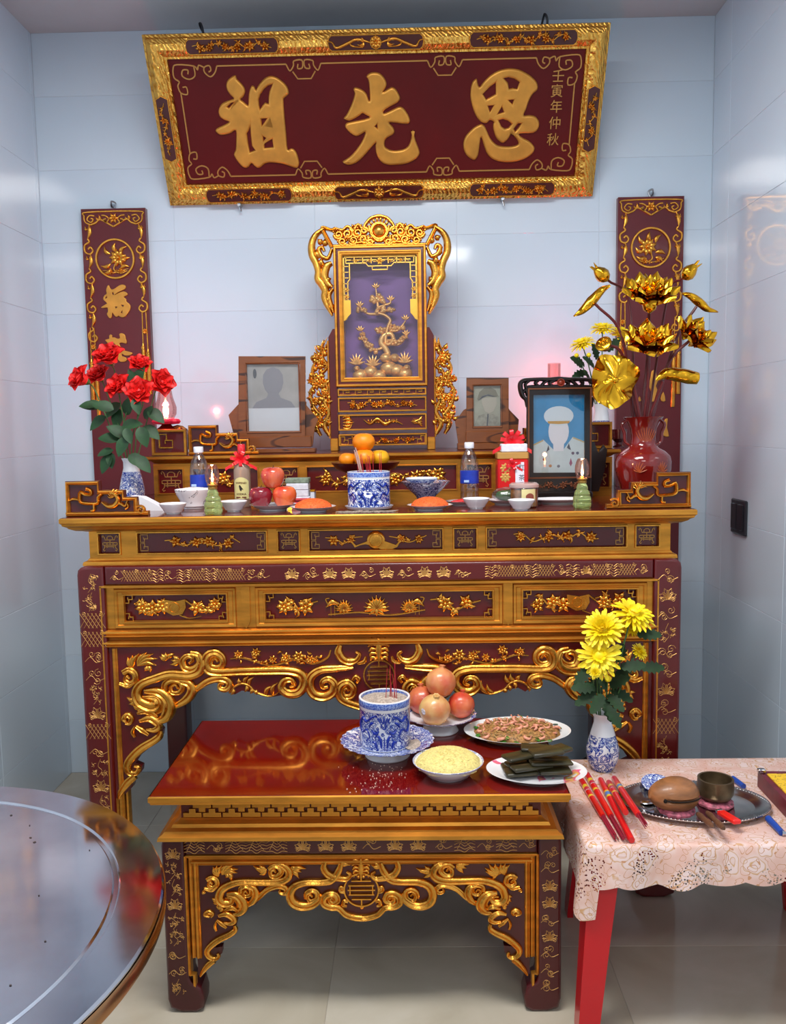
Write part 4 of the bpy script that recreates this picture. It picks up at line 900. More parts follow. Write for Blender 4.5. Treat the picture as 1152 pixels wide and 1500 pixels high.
fu = [Zc([(345, 205), (365, 250), (400, 280), (450, 260), (520, 210), (580, 195), (625, 215), (630, 260), (590, 290), (520, 320), (460, 362), (450, 372), (520, 334), (600, 310), (650, 335), (665, 370), (620, 395), (600, 410), (640, 440), (640, 480), (690, 520), (715, 580), (690, 650), (650, 710), (600, 750), (540, 745), (510, 725), (480, 745), (440, 720), (405, 670), (400, 720), (385, 765), (350, 760), (310, 690), (330, 660), (325, 590), (290, 590), (230, 595), (220, 575), (290, 530), (315, 510), (260, 460), (250, 420), (280, 370), (310, 350), (300, 300), (315, 235)]),
      Zc([(550, 535), (600, 545), (590, 570), (565, 560)]), Zc([(545, 670), (575, 635), (575, 680)]), Zc([(450, 570), (490, 570), (465, 605)]), Zc([(285, 425), (310, 395), (320, 410), (295, 440)]), Zc([(400, 340), (420, 325), (435, 370), (405, 365)])]
ch2 = [Zc([(375, 1035), (405, 1060), (400, 1085), (440, 1085), (500, 1110), (535, 1090), (520, 1030), (570, 1015), (620, 1050), (632, 1110), (650, 1155), (635, 1195), (570, 1178), (525, 1190), (555, 1260), (620, 1310), (750, 1350), (690, 1395), (610, 1390), (572, 1365), (565, 1400), (640, 1430), (640, 1490), (540, 1500), (480, 1430), (440, 1320), (460, 1260), (440, 1190), (410, 1200), (420, 1240), (350, 1265), (275, 1255), (290, 1215), (340, 1200), (280, 1130), (350, 1110), (350, 1065)])]
ch3 = [Zc([(240, 3400), (300, 3330), (420, 3330), (400, 3370), (290, 3430)])]
for ch in (fu, ch2):
    m = MB(); V, F = curve_poly(fs_, [sm(ch[0], 2)]+ch[1:], .0022, .0022, 3); m.add(V, F); m.build('couplet_character', GOLDM, bdl, angle=60)
Zr = lambda P: fs_.z(820, 370, 250/1152, P)
for P in ([(622, 800), (645, 795), (655, 830), (668, 860), (650, 900), (665, 940), (660, 990), (640, 1005), (612, 1000), (618, 940), (600, 900), (612, 850)], [(590, 830), (600, 870), (580, 900)], [(540, 970), (550, 1000), (530, 1005), (532, 985)], [(700, 940), (714, 1000), (690, 1005), (680, 985)], [(708, 1130), (730, 1120), (724, 1180), (738, 1240), (700, 1236), (690, 1190), (704, 1170)]):
    m = MB(); V, F = curve_poly(fs_, [sm(Zr(P), 2)], .002, .002, 2); m.add(V, F); m.build('couplet_character_stroke', GOLDM, bdr, angle=60)

# ------------------------------------------------------------------ the glazed shrine mirror in the middle
HY = .80; fh = FY(HY); k3 = .2534; uc = fh.px(558.5, 500)[0]; S3 = k3*(HY-CAM.y)/FPX
def sq(a, b): return (uc+(a-507)*S3, fh.px(558.5, 300+b*k3)[1])
def sqs(P): return [sq(*p) for p in P]
def smir(P): return [(2*uc-u, v) for u, v in P]
zb = TZ+.0008
SH = thing('ancestral_shrine', 'tall gilded carved shrine frame with glass pane over a golden tree on the altar shelf', 'shrine', (uc, HY+.05, zb))
def fq(a0, a1, b0, b1): (u0, v1), (u1, v0) = sq(a0, b0), sq(a1, b1); return u0, u1, v0, v1
u0, u1, v0, v1 = fq(245, 769, 235, 1050)
w1 = .012; w2 = .020; w3 = .036
m = MB(); m.frame(fh, u0, u1, v0, v1, [(0, -.1), (0, .008), (.003, .013), (w1-.003, .013), (w1, .006), (w1, -.1)]); mf = m.build('outer_frame', GOLDF, SH, angle=25)
m = MB(); m.frame(fh, u0, u1, v0, v1, [(w1, -.09), (w1, .006), (w2, .006), (w2, -.09)]); m.build('red_frame', RED, SH, angle=25)
m = MB(); m.frame(fh, u0, u1, v0, v1, [(w2, -.09), (w2, .010), (w2+.005, .010), (w2+.006, .004), (w3-.006, .004), (w3-.004, .008), (w3, .006), (w3, -.09)]); m.build('inner_frame', GOLDF, SH, angle=25)
m = MB(); m.poly(fh, [(u0+.002, v0+.002), (u1-.002, v0+.002), (u1-.002, v1-.002), (u0+.002, v1-.002)], -.104, -.088); m.build('back_panel', M('violet_back', (116, 78, 150), .4, var=.1, vs=5), SH)  # violet base tone with slight noise over the whole back panel
t = NT('clear_glass'); b = t.b; b.inputs['Transmission Weight'].default_value = 1; b.inputs['Roughness'].default_value = .0; b.inputs['IOR'].default_value = 1.45; b.inputs['Base Color'].default_value = (.96, .97, .98, 1); GLASS = t.m
def thin_glass(name, col=(255, 255, 255), gloss=.12, rough=.02, fres=True):
    """thin pane: mostly clear, with a fresnel reflection"""
    if name in MATS: return MATS[name]
    t = NT(name); tr = t.n('ShaderNodeBsdfTransparent'); tr.inputs[0].default_value = (*lin(col), 1); gl = t.n('ShaderNodeBsdfGlossy'); gl.inputs['Roughness'].default_value = rough
    mx = t.n('ShaderNodeMixShader'); lw = t.n('ShaderNodeLayerWeight'); lw.inputs[0].default_value = .35
    f = t.math('ADD', t.math('MULTIPLY', lw.outputs[0], .5), gloss); t.l(f, mx.inputs[0]); t.l(tr.outputs[0], mx.inputs[1]); t.l(gl.outputs[0], mx.inputs[2])
    t.l(mx.outputs[0], t.t.nodes['Material Output'].inputs[0]); return t.m
PANE = thin_glass('pane_glass', gloss=.05)
g0 = w3-.004
m = MB(); m.box(u0+g0, u1-g0, HY+.006, HY+.009, v0+g0, v1-g0); m.build('glass_pane', PANE, SH, flat=True)
# pierced gilt valance inside the glass
fi = FY(HY+.012); GB = M('bright_gilt', (240, 190, 84), .3, metal=.9)
m = MB(); iu0, iu1, iv0, iv1 = u0+w3, u1-w3, v0+w3, v1-w3
def lr(P, w=.004): m.ribbon(fi, P, w, .006, 0, smooth=False, sec=BEAD, sink=.004)
lr([(iu0, iv1-.004), (iu1, iv1-.004)], .005); lr([(iu0+.012, iv1-.028), (iu0+.09, iv1-.028), (iu0+.1, iv1-.04), (iu1-.1, iv1-.04), (iu1-.09, iv1-.028), (iu1-.012, iv1-.028)], .003)
for i in range(9):
    x = iu0+.012+(iu1-iu0-.024)*i/8; lr([(x, iv1-.004), (x, iv1-.03)], .0025)
    if i < 8: lr([(x, iv1-.016), (x+(iu1-iu0)/14, iv1-.016)], .0025)
lr([((iu0+iu1)/2-.03, iv1-.04), ((iu0+iu1)/2-.03, iv1-.054), ((iu0+iu1)/2+.03, iv1-.054), ((iu0+iu1)/2+.03, iv1-.04)], .003)
flower(m, fi, ((iu0+iu1)/2, iv1-.022), .016, 6, .008); sprig(m, fi, iu0+.03, iu1-.03, iv1-.03, iv1-.008, 71, .006, 0, 4)
for s, x in ((1, iu0), (-1, iu1)):
    lr([(x+s*.003, iv1), (x+s*.003, iv1-.25)], .004); lr([(x+s*.026, iv1-.03), (x+s*.026, iv1-.09), (x+s*.018, iv1-.1), (x+s*.018, iv1-.17)], .003)
    for i in range(6): y = iv1-.04-i*.022; lr([(x, y), (x+s*.022, y)], .0022)
    m.poly(fi, [(x, iv1-.25), (x, iv1-.17), (x+s*.028, iv1-.17), (x+s*.028, iv1-.222), (x+s*.016, iv1-.236), (x+s*.01, iv1-.246)], 0, .006)
    flower(m, fi, (x+s*.014, iv1-.13), .012, 6, .006); flower(m, fi, (x+s*.014, iv1-.158), .012, 6, .006)
m.build('pierced_valance', GB, SH, kind='stuff')
# golden tree
TG = M('tree_gold', (240, 190, 120), .35, metal=.6, var=.1, vs=40); ftx = FY(HY+.05)
m = MB(); TR = lambda P: [(uc+(a-507)*S3, sq(a, b)[1]) for a, b in P]
m.ribbon(ftx, TR([(545, 860), (530, 825), (505, 790), (520, 750), (560, 740), (575, 770), (550, 800), (530, 780), (545, 700), (560, 660), (530, 630), (480, 610), (500, 580), (540, 570)]), [.012, .012, .01, .009, .008, .007, .007, .006, .005, .003], .012, 0, sink=.01)
for P in ([(515, 820), (470, 830), (430, 810), (400, 770), (385, 730)], [(560, 800), (610, 800), (640, 770), (655, 755)], [(555, 720), (600, 720), (630, 690), (648, 665)], [(530, 720), (490, 715), (480, 700)], [(500, 620), (440, 620), (405, 600), (385, 570)], [(530, 570), (560, 560), (565, 540)], [(490, 580), (485, 520), (480, 470)]): m.ribbon(ftx, TR(P), [.006, .005, .003], .008, 0, sink=.006)
m.build('tree_trunk', TG, SH)
m = MB(); R = random.Random(11)
for a, b, r in ((485, 530, 34), (470, 545, 24), (505, 545, 24), (395, 600, 26), (540, 590, 30), (565, 600, 22), (500, 600, 24), (505, 720, 28), (580, 700, 22), (620, 700, 24), (400, 760, 22), (430, 800, 28), (460, 835, 26), (600, 785, 28), (560, 790, 22), (640, 760, 18), (395, 735, 16)):
    for j in range(9):
        c = TR([(a+R.uniform(-r, r)*.95, b+R.uniform(-r, r)*.55)])[0]; dome(m, ftx, c, r*S3*.45, .014, .002, 8)
for a, b in ((385, 575), (565, 545), (648, 660), (385, 720), (650, 748), (480, 470)):
    for j in range(4): an = PI*(.2+.2*j); c = TR([(a, b)])[0]; leaf(m, ftx, c, (c[0]+.022*math.cos(an), c[1]+.024*math.sin(an)), .005, 0, .008)
m.build('tree_foliage', TG, SH, kind='stuff')
m = MB()
for a, b, r in ((380, 980, 46), (440, 960, 44), (490, 985, 44), (545, 940, 50), (590, 955, 46), (640, 975, 44), (530, 880, 36), (580, 880, 30), (360, 940, 20), (650, 940, 22)):
    c = TR([(a, b)])[0]; m.ball(ftx.P(c[0], c[1], 0), (r*S3, .03, r*S3*.8), 10, 7, lambda d: 1+.12*math.sin(7*d.x)*math.cos(6*d.z))
for a, b in ((360, 915), (455, 925), (640, 910)):
    for j in range(7): an = PI*(.08+.14*j); c = TR([(a, b)])[0]; leaf(m, ftx, c, (c[0]+.036*math.cos(an), c[1]+.044*math.sin(an)), .006, 0, .01)
m.build('rockery', TG, SH)
# crown
def crown(m, f):
    th = .012
    m.ribbon(fh, f(sqs([(240, 240), (190, 140), (200, 128), (240, 140), (262, 130)])), [.009, .009, .006, .006], .012, 0, sink=th, sec=GROOVE)
    m.ribbon(fh, f(sqs([(262, 130), (300, 142), (330, 122), (362, 142), (390, 112), (416, 140), (430, 112), (460, 78), (495, 66), (508, 66)])), [.005, .006, .007, .006, .007, .007, .008], .012, 0, sink=th)
    for c, r, a, tn in (((278, 170), 26, 0, 1.5), ((330, 165), 30, 2, -1.5), ((385, 160), 30, 1, 1.5), ((300, 210), 24, 3, -1.4), ((360, 205), 26, 0, 1.4), ((420, 195), 28, 2, -1.4), ((425, 150), 22, 4, 1.4), ((455, 215), 22, 1, 1.4)):
        P = f([sq(*p) for p in spir(c, r*.2, r, a, tn, 8)]); m.ribbon(fh, P, .0066, .012, 0, n=2, sink=th)
    for c in ((262, 150), (330, 190), (400, 130), (440, 190), (300, 150), (280, 185), (365, 130), (350, 215), (400, 190), (470, 200)): flower(m, fh, f([sq(*c)])[0], .016, 6, .012, -.002)
    m.ribbon(fh, f(sqs([(450, 120), (462, 170), (490, 205), (508, 208)])), .006, .012, 0, sink=th)
    m.ribbon(fh, f(sqs([(245, 232), (507, 232)])), .006, .01, 0, smooth=False, sink=th)
    m.ribbon(fh, f(sqs([(270, 205), (330, 228), (400, 215), (470, 228)])), .005, .01, 0, sink=th)
m = MB(); crown(m, lambda P: P); crown(m, smir); m.build('crown_carving', GOLD, SH)
m = MB(); dome(m, fh, sq(507, 152), .026, .02, 0, 18); ring(m, fh, sq(507, 152), .03, .006, .012, 0, 24)
for i in range(10): a = PI*i/9; c = sq(507, 150); leaf(m, fh, (c[0]+.03*math.cos(a), c[1]+.03*math.sin(a)), (c[0]+.05*math.cos(a), c[1]+.056*math.sin(a)), .006, 0, .01)
m.build('crown_sun', GOLD, SH)
def wing(m, f):
    th = .012
    m.ribbon(fh, f(sqs([(195, 132), (150, 165), (126, 215), (126, 280), (148, 330), (160, 380), (158, 420), (178, 450), (196, 490), (190, 530), (206, 580), (232, 636)])), [.007, .012, .015, .015, .015, .017, .017, .015, .012, .005], .015, 0, sink=th)
    m.ribbon(fh, f(sqs([(238, 250), (215, 300), (180, 290), (165, 250), (185, 240), (195, 262)])), [.006, .009, .009, .006], .012, 0, sink=th)
    m.ribbon(fh, f(sqs([(236, 330), (205, 350), (190, 400), (210, 450), (236, 470)])), [.008, .016, .018, .014, .008], .014, 0, sink=th)
    m.ribbon(fh, f(sqs([(238, 480), (215, 520), (228, 580), (240, 620)])), [.006, .01, .009, .004], .012, 0, sink=th)
    for c, q in (((175, 350), (140, 340)), ((175, 360), (150, 385)), ((185, 350), (180, 300)), ((180, 370), (165, 420)), ((215, 520), (182, 560)), ((220, 540), (200, 585)), ((225, 560), (215, 610)), ((200, 440), (230, 420)), ((170, 300), (150, 250)), ((190, 210), (160, 190)), ((210, 230), (200, 190))): leaf(m, fh, f([sq(*c)])[0], f([sq(*q)])[0], .013, .15, .015, -.004)
for f in (lambda P: P, smir): m = MB(); wing(m, f); m.build('wing_carving', GOLD, SH)
def lower(f):
    P = f(sqs([(206, 1345), (206, 760), (232, 712), (250, 712), (250, 1345)])); m = MB(); m.poly(fh, P, -.07, -.002); m.build('post', RED, SH, angle=20)
    m = MB(); m.ribbon(fh, f(sqs([(203, 1345), (203, 780)])), .005, .008, -.004, smooth=False, sink=.05); m.build('post_edge', GOLDF, SH)
    m = MB(); P = f(sqs([(204, 1345), (250, 1345)])); x0, x1 = sorted((P[0][0], P[1][0])); m.box(x0, x1, HY-.004, HY+.085, zb, P[0][1], .003); m.build('foot', GOLDF, SH)
    m = MB(); R = random.Random(3)
    m.ribbon(fh, f(sqs([(150, 1330), (120, 1270), (150, 1220), (110, 1160), (95, 1080), (130, 1020), (110, 950), (140, 880), (170, 820), (180, 775)])), [.006, .012, .009, .009, .008, .008, .006, .004, .002], .012, -.004, sink=.01)
    m.ribbon(fh, f(sqs([(200, 1330), (170, 1270), (198, 1200), (170, 1120), (195, 1050), (150, 990), (195, 930), (170, 870), (196, 800)])), [.008, .012, .009, .009, .008, .007, .006, .004], .012, -.004, sink=.01)
    for c, r in (((140, 880), 30), ((165, 910), 26), ((130, 1030), 30), ((170, 1020), 26), ((120, 1130), 24), ((165, 1180), 26), ((130, 1240), 24), ((180, 1090), 22), ((100, 1010), 20)): flower(m, fh, f([sq(*c)])[0], r*S3*1.2, 7, .012, -.002, R.random())
    for i in range(64):
        c = (R.uniform(100, 195), R.uniform(830, 1310)); a = R.uniform(.3, 2.8); leaf(m, fh, f([sq(*c)])[0], f([sq(c[0]+36*math.cos(a)*1.1, c[1]-36*math.sin(a))])[0], .010, R.uniform(-.3, .3), .012, -.004)
    for q in ((125, 805), (180, 770), (78, 1000), (200, 760)): c = (165, 870) if q[1] < 900 else (110, 1020); leaf(m, fh, f([sq(*c)])[0], f([sq(*q)])[0], .005, .1, .008, -.004)
    m.build('side_bracket_carving', GOLD, SH, kind='stuff')
lower(lambda P: P); lower(smir)
def cross(b0, b1, name, fn, mat=GOLDF):
    a, b, c, d = fq(252, 762, b0, b1); m = MB(); m.poly(fh, [(a, c), (b, c), (b, d), (a, d)], -.05, -.006); o = m.build(name, RED, SH, angle=20)
    m = MB(); m.frame(fh, a, b, c, d, [(0, -.012), (.001, .004), (.006, .004), (.008, -.006)]); m.build('panel_frame', GOLDF, o, angle=25)
    m = MB(); fn(m, a+.008, b-.008, c+.007, d-.007); m.build('panel_carving', GOLD, o, kind='stuff')
def fretband(m, a, b, c, d):
    n = 7; s = (b-a)/n
    for i in range(n):
        x = a+i*s; m.ribbon(fh, [(x, c), (x+s*.3, c), (x+s*.3, d), (x+s*.8, d), (x+s*.8, (c+d)/2), (x+s*.5, (c+d)/2)], .0024, .006, -.006, smooth=False, sec=BEAD)
cross(1060, 1103, 'fret_panel', fretband)
cross(1110, 1196, 'carved_panel', lambda m, a, b, c, d: (sprig(m, fh, a+.03, b-.03, c, d, 77, .008, -.006, 7, 2.2)))
def dragonp(m, a, b, c, d):
    cx = (a+b)/2; y = (c+d)/2; H = d-c
    m.ribbon(fh, [(cx-.075, y+H*.2), (cx-.05, y-H*.1), (cx-.02, y+H*.25), (cx+.01, y-H*.15), (cx+.045, y+H*.1), (cx+.08, y-H*.2)], [.002, .006, .008, .008, .006, .002], .009, -.006)
    for x in (-.05, -.02, .02, .05): fan(m, fh, (cx+x, y), PI/2, 4, 4, .016, .003, .007, -.006)
    for s, x in ((1, a), (-1, b)):
        for i in range(5): leaf(m, fh, (x+s*.01, c+H*(.1+.2*i)), (x+s*(.056-.005*abs(i-2)), y+H*.1*(i-2)), .007, .15*(i-2), .008, -.006)
cross(1208, 1303, 'dragon_panel', dragonp)
cross(1322, 1392, 'apron_panel', lambda m, a, b, c, d: (sprig(m, fh, a+.03, b-.03, c-.004, d, 78, .009, -.006, 5, 2), cornerfret(m, fh, a, c, 1, 1, .03, .003, .006, -.006), cornerfret(m, fh, b, c, -1, 1, .03, .003, .006, -.006)))
# ------------------------------------------------------------------ small-object helpers
def pxm(P): return (Vector(P)-CAM).dot(FW)/FPX
def porcelain(name, scale=60, z0=-1, z1=9, thr=.5, base=(236, 238, 242), ink=(24, 52, 150), band=None, dist=1.5):
    """white glaze with blue brushwork between heights z0 and z1; band: solid blue collar (za, zb)"""
    if name in MATS: return MATS[name]
    t = NT(name); co = t.coord(); nz = t.n('ShaderNodeTexNoise', Scale=scale, Detail=3.0, Distortion=dist); t.l(co, nz.inputs['Vector'])
    c = t.ramp(nz.outputs[0], [(0, base), (thr-.1, base), (thr-.09, ink), (thr-.03, ink), (thr-.02, (196, 208, 232)), (thr+.02, (120, 146, 206)), (thr+.03, ink), (thr+.10, ink), (thr+.11, base), (1, base)], True)
    sx = t.n('ShaderNodeSeparateXYZ'); t.l(co, sx.inputs[0]); z = sx.outputs[2]
    m1 = t.math('MULTIPLY', t.math('GREATER_THAN', z, z0), t.math('LESS_THAN', z, z1)); c = t.mix(m1, base, c)
    if band:
        m2 = t.math('MULTIPLY', t.math('GREATER_THAN', z, band[0]), t.math('LESS_THAN', z, band[1])); n2 = t.n('ShaderNodeTexNoise', Scale=260.0); t.l(co, n2.inputs['Vector'])
        c = t.mix(m2, c, t.ramp(n2.outputs[0], [(.42, (52, 84, 170)), (.58, (126, 150, 208))]))
    t.l(c, t.b.inputs['Base Color']); t.b.inputs['Roughness'].default_value = .12; t.b.inputs['Coat Weight'].default_value = .5; t.b.inputs['Coat Roughness'].default_value = .05
    return t.m
def bowlprof(R, H, f, t=.003, lip=0):
    return [(f*.96, 0), (f, .001), (f*.97, H*.1), (f*1.25, H*.16), (R*.74, H*.45), (R*.92, H*.75), (R+lip, H-.001), (R+lip-t*.5, H), (R-t, H-.002), (R*.9-t, H*.72), (R*.7, H*.42), (f, H*.2), (.0005, H*.17)]
def plateprof(R, H, f, t=.003):
    return [(f*.97, 0), (f, .001), (f, H*.25), (R*.72, H*.38), (R-.004, H*.92), (R, H), (R-t, H), (R*.76, H*.55), (R*.66, H*.42), (.0005, H*.38)]
def dishthing(name, label, cat, loc, prof, mat, n=36, oval=1.0, rz=0, wob=None, group=None):
    m = MB(); m.lathe(prof, n=n, wob=wob)
    if oval != 1: m.xf(Matrix.Diagonal((1, oval, 1, 1)))
    o = m.build(name, mat, None, base=(0, 0, 0), label=label, cat=cat, group=group); o.location = loc; o.rotation_euler = (0, 0, rz); return o
def mound(R, H, seed, nu=26, nv=9, rough=.06, oval=1.0):
    """heaped food: a lumpy dome"""
    rr = random.Random(seed); m = MB(); loops = []
    for j in range(nv+1):
        t = j/nv; l = []
        for i in range(nu):
            a = 2*PI*i/nu; q = 1+rr.uniform(-rough, rough); r = R*math.cos(t*PI/2)*q+.0004; z = H*math.sin(t*PI/2)**.9*(1+rr.uniform(-rough, rough)*1.5) if j else 0
            l.append((r*math.cos(a), r*math.sin(a)*oval, z))
        loops.append(l)
    m.loops(loops); return m
def grains(m, c, R, H, n, size, seed, oval=1.0):
    rr = random.Random(seed)
    for i in range(n):
        a = rr.random()*2*PI; q = rr.random()**.5; z = H*math.sqrt(max(0, 1-q*q))
        M_ = Matrix.Rotation(rr.random()*6.28, 4, 'Z') @ Matrix.Rotation(rr.uniform(-.6, .6), 4, 'X')
        m.ball((c[0]+R*q*math.cos(a), c[1]+R*q*math.sin(a)*oval, c[2]+z), (size*1.7, size, size), 6, 4, None, M_.to_3x3())
def settle(o, sup, press=.0006):
    """lower or lift o (with its parts) until it just rests on the things in sup"""
    from mathutils.bvhtree import BVHTree
    bpy.context.view_layer.update()
    def tree(x): return [x]+[q for c in x.children for q in tree(c)]
    def mesh(L, dz=0):
        V, F = [], []
        for x in L:
            if x.type != 'MESH': continue
            k0 = len(V); V += [x.matrix_world @ v.co + Vector((0, 0, dz)) for v in x.data.vertices]; F += [tuple(i+k0 for i in p.vertices) for p in x.data.polygons]
        return V, F
    SV, SF = mesh([q for x in sup for q in tree(x)]); OV, OF = mesh(tree(o), 2.0)
    ts, to = BVHTree.FromPolygons(SV, SF), BVHTree.FromPolygons(OV, OF); gap = 9
    x0, x1, y0, y1 = min(v.x for v in OV), max(v.x for v in OV), min(v.y for v in OV), max(v.y for v in OV)
    for v in OV:
        h = ts.ray_cast(v, Vector((0, 0, -1)))
        if h[0]: gap = min(gap, h[3])
    for v in SV:
        if x0 <= v.x <= x1 and y0 <= v.y <= y1:
            h = to.ray_cast(v, Vector((0, 0, 1)))
            if h[0]: gap = min(gap, h[3])
    if gap < 9: o.location.z += 2.0-gap-press
    bpy.context.view_layer.update(); return o
def rot_to(d, up=Vector((0, 0, 1))):
    """rotation taking +Z to d"""
    return Vector((0, 0, 1)).rotation_difference(Vector(d).normalized()).to_matrix().to_4x4()
def stick(m, a, b, r, n=5): m.tube([a, b], r, n)
def leafmesh(L, W, fold=.25, droop=.25, n=6, serr=0):
    """leaf along +X, normal +Z"""
    m = MB(); vs = []
    for i in range(n+1):
        t = i/n; w = W*.5*math.sin(PI*t**.8)**.8*(1 if serr == 0 or i % 2 else 1-serr) if 0 < i < n else .0004; z = -droop*L*t*t
        vs += [(L*t, -w, z+fold*w), (L*t, 0, z), (L*t, w, z+fold*w)]
    fs = []
    for i in range(n):
        a = i*3; fs += [(a, a+1, a+4, a+3), (a+1, a+2, a+5, a+4)]
    m.add(vs, fs); return m
def petalmesh(L, W, cup=.5, curl=.3, n=5, k=4, point=0):
    """petal rising along +Z from the origin, hollow side towards -Y... opens to +Y"""
    m = MB(); vs = []
    for i in range(n+1):
        t = i/n; w = W*.5*(math.sin(PI*(.12+.88*t)*.78)**.8); w *= (1-point*t**3)
        if i == n: w *= .55
        for j in range(-k//2, k//2+1):
            s = j/(k/2); vs.append((w*s, -cup*W*.5*s*s*(1-.4*t)*-1*-1 + curl*L*t**3 + .12*L*math.sin(PI*t)*-1, L*(t-.06*s*s*t)))
    c = k//2*2+1; fs = []
    for i in range(n):
        for j in range(c-1): a = i*c+j; fs.append((a, a+1, a+c+1, a+c))
    m.add(vs, fs); return m
def meshpart(src_mesh, name, parent, Mx):
    o = bpy.data.objects.new(name, src_mesh); COL.objects.link(o); o.parent = parent; o.matrix_local = Mx; OFF[o.name] = OFF.get(parent.name, Vector()); return o
def protomesh(mb, name, mat, recalc=False):
    o = mb.build(name, mat, None, recalc=recalc, angle=60); me = o.data; bpy.data.objects.remove(o); return me
STK = M('incense_stick_red', (176, 32, 44), .6); ASH = M('incense_ash', (176, 160, 146), .95, var=.25, vs=160, bump=.6, bs=260)
def incense(label, pts, z0, group, r=.0012):
    for k, (p, q) in enumerate(pts):
        m = MB(); m.tube([p, q], [r, r*.7], 5); m.build('incense_stick', STK, None, base=tuple(p), label=label, cat='incense stick', group=group)

# ------------------------------------------------------------------ framed portraits
def woodmat(name, a, b, c, scale=14):
    t = NT(name); co = t.coord(scale=(.6, 1, 2.4)); nz = t.n('ShaderNodeTexNoise', Scale=scale, Detail=.6, Distortion=1.4); t.l(co, nz.inputs['Vector'])
    wv = t.n('ShaderNodeTexWave', Scale=34.0, Distortion=3.0, Detail=2.0); wv.bands_direction = 'Z'; t.l(co, wv.inputs['Vector'])
    col = t.mix(t.math('MULTIPLY', wv.outputs[1], .12), t.ramp(nz.outputs[0], [(.3, a), (.55, b), (.6, c), (1, c)]), c)
    t.l(col, t.b.inputs['Base Color']); t.b.inputs['Roughness'].default_value = .35; t.b.inputs['Coat Weight'].default_value = .3; return t.m
WOOD = woodmat('streaked_wood', (122, 68, 32), (130, 74, 36), (62, 34, 24), 9)
def flat(fr, P, mat, name, parent, h, t=.0006):
    m = MB(); m.poly(fr, P, h, h+t); return m.build(name, mat, parent, angle=10)
def ell(c, rx, ry, n=22, a0=0, a1=2*PI): return [(c[0]+rx*math.cos(a0+(a1-a0)*i/n), c[1]+ry*math.sin(a0+(a1-a0)*i/n)) for i in range(n if a1-a0 > 6.2 else n+1)]
def wood_portrait(label, fr, Zf, outer, opening, wings, base1, base2, loc):
    R_ = thing('portrait_stand', label, 'photo frame', loc)
    (ox0, oy0, ox1, oy1) = outer
    P = Zf([(ox0, oy0), (ox1, oy0), (ox1, oy1), (ox0, oy1)]); H = Zf([(opening[0], opening[1]), (opening[2], opening[1]), (opening[2], opening[3]), (opening[0], opening[3])])
    m = MB(); m.poly(fr, P, -.016, .004, [H]); m.build('frame', WOOD, R_, angle=20)
    u0, v1 = H[0]; u1, v0 = H[2]
    m = MB(); m.frame(fr, u0-.006, u1+.006, v0-.006, v1+.006, [(0, .003), (.002, .008), (.005, .006), (.008, -.004)]); m.build('frame_bead', WOOD, R_, angle=20)
    m = MB(); m.poly(fr, Zf(wings), -.03, -.016); m.build('backboard', WOOD, R_, angle=20)
    zb_ = fr.O.z+Zf([(base2[0], base2[3])])[0][1]
    for bb, d in ((base1, .008), (base2, .022)):
        a, b, c, e = bb; q = Zf([(a, b), (c, e)]); m = MB(); x0, x1 = sorted((q[0][0], q[1][0])); z0, z1 = sorted((q[0][1], q[1][1])); y = fr.O.y
        z0 = max(z0, loc[2]); 
        if bb is base2: z0 = loc[2]
        m.box(x0, x1, y-d, y+.05, z0, z1, .003); m.build('plinth', WOOD, R_)
    m = MB(); m.box(u0-.002, u1+.002, fr.O.y+.002, fr.O.y+.0035, v0-.002, v1+.002); m.build('glass', thin_glass('frame_glass', gloss=.05), R_, flat=True)
    return R_, (u0, u1, v0, v1)
AY = .70; fA = FY(AY); ZA = lambda P: fA.z(330, 510, 150/1152, P)
R_, (u0, u1, v0, v1) = wood_portrait('streaked wooden portrait stand, the larger of two, holding a pale photograph', fA, ZA, (152, 92, 900, 1000), (238, 180, 842, 934),
    [(160, 612), (128, 642), (28, 752), (118, 1090), (980, 1090), (1000, 900), (1040, 800), (905, 640), (905, 600)], (112, 1000, 972, 1112), (76, 1140, 1020, 1206), (ZA([(530, 1200)])[0][0], AY, TZ+.0008))
pr = flat(fA, [(u0-.003, v0-.003), (u1+.003, v0-.003), (u1+.003, v1+.003), (u0-.003, v1+.003)], M('print_grey', (176, 174, 172), .35, var=.08, vs=12), 'photo_print', R_, -.010)
H = v1-v0; cu = (u0+u1)/2
flat(fA, [(u0, v0), (u1, v0), (u1, v0+H*.35), (u0, v0+H*.35)], M('print_white', (222, 226, 232), .35), 'printed_shirt', pr, -.0092)
W = u1-u0; ga = lambda a, b: (u0+a*W, v0+b*H)
flat(fA, [ga(.08, .35), ga(.92, .35), ga(.84, .44), ga(.64, .5), ga(.6, .56), ga(.66, .62), ga(.70, .72), ga(.69, .84), ga(.62, .92), ga(.5, .95), ga(.38, .92), ga(.31, .84), ga(.30, .72), ga(.34, .62), ga(.4, .56), ga(.36, .5), ga(.16, .44)], M('print_midgrey', (146, 146, 154), .35), 'printed_figure', pr, -.0086)
flat(fA, ell((u0+.03, v0+H*.86), .007, H*.07), M('print_dark', (84, 88, 96), .4), 'printed_mark', pr, -.0086)
BYp = .72; fB = FY(BYp); ZB = lambda P: fB.z(660, 540, 240/1152, P)
R_, (u0, u1, v0, v1) = wood_portrait('streaked wooden portrait stand, the smaller of two, holding a sepia photograph', fB, ZB, (114, 64, 410, 440), (162, 120, 356, 405),
    [(116, 280), (96, 290), (36, 372), (62, 560), (470, 560), (486, 358), (420, 290), (410, 270)], (108, 440, 410, 520), (50, 525, 460, 592), (ZB([(260, 590)])[0][0], BYp, TZ+.0008))
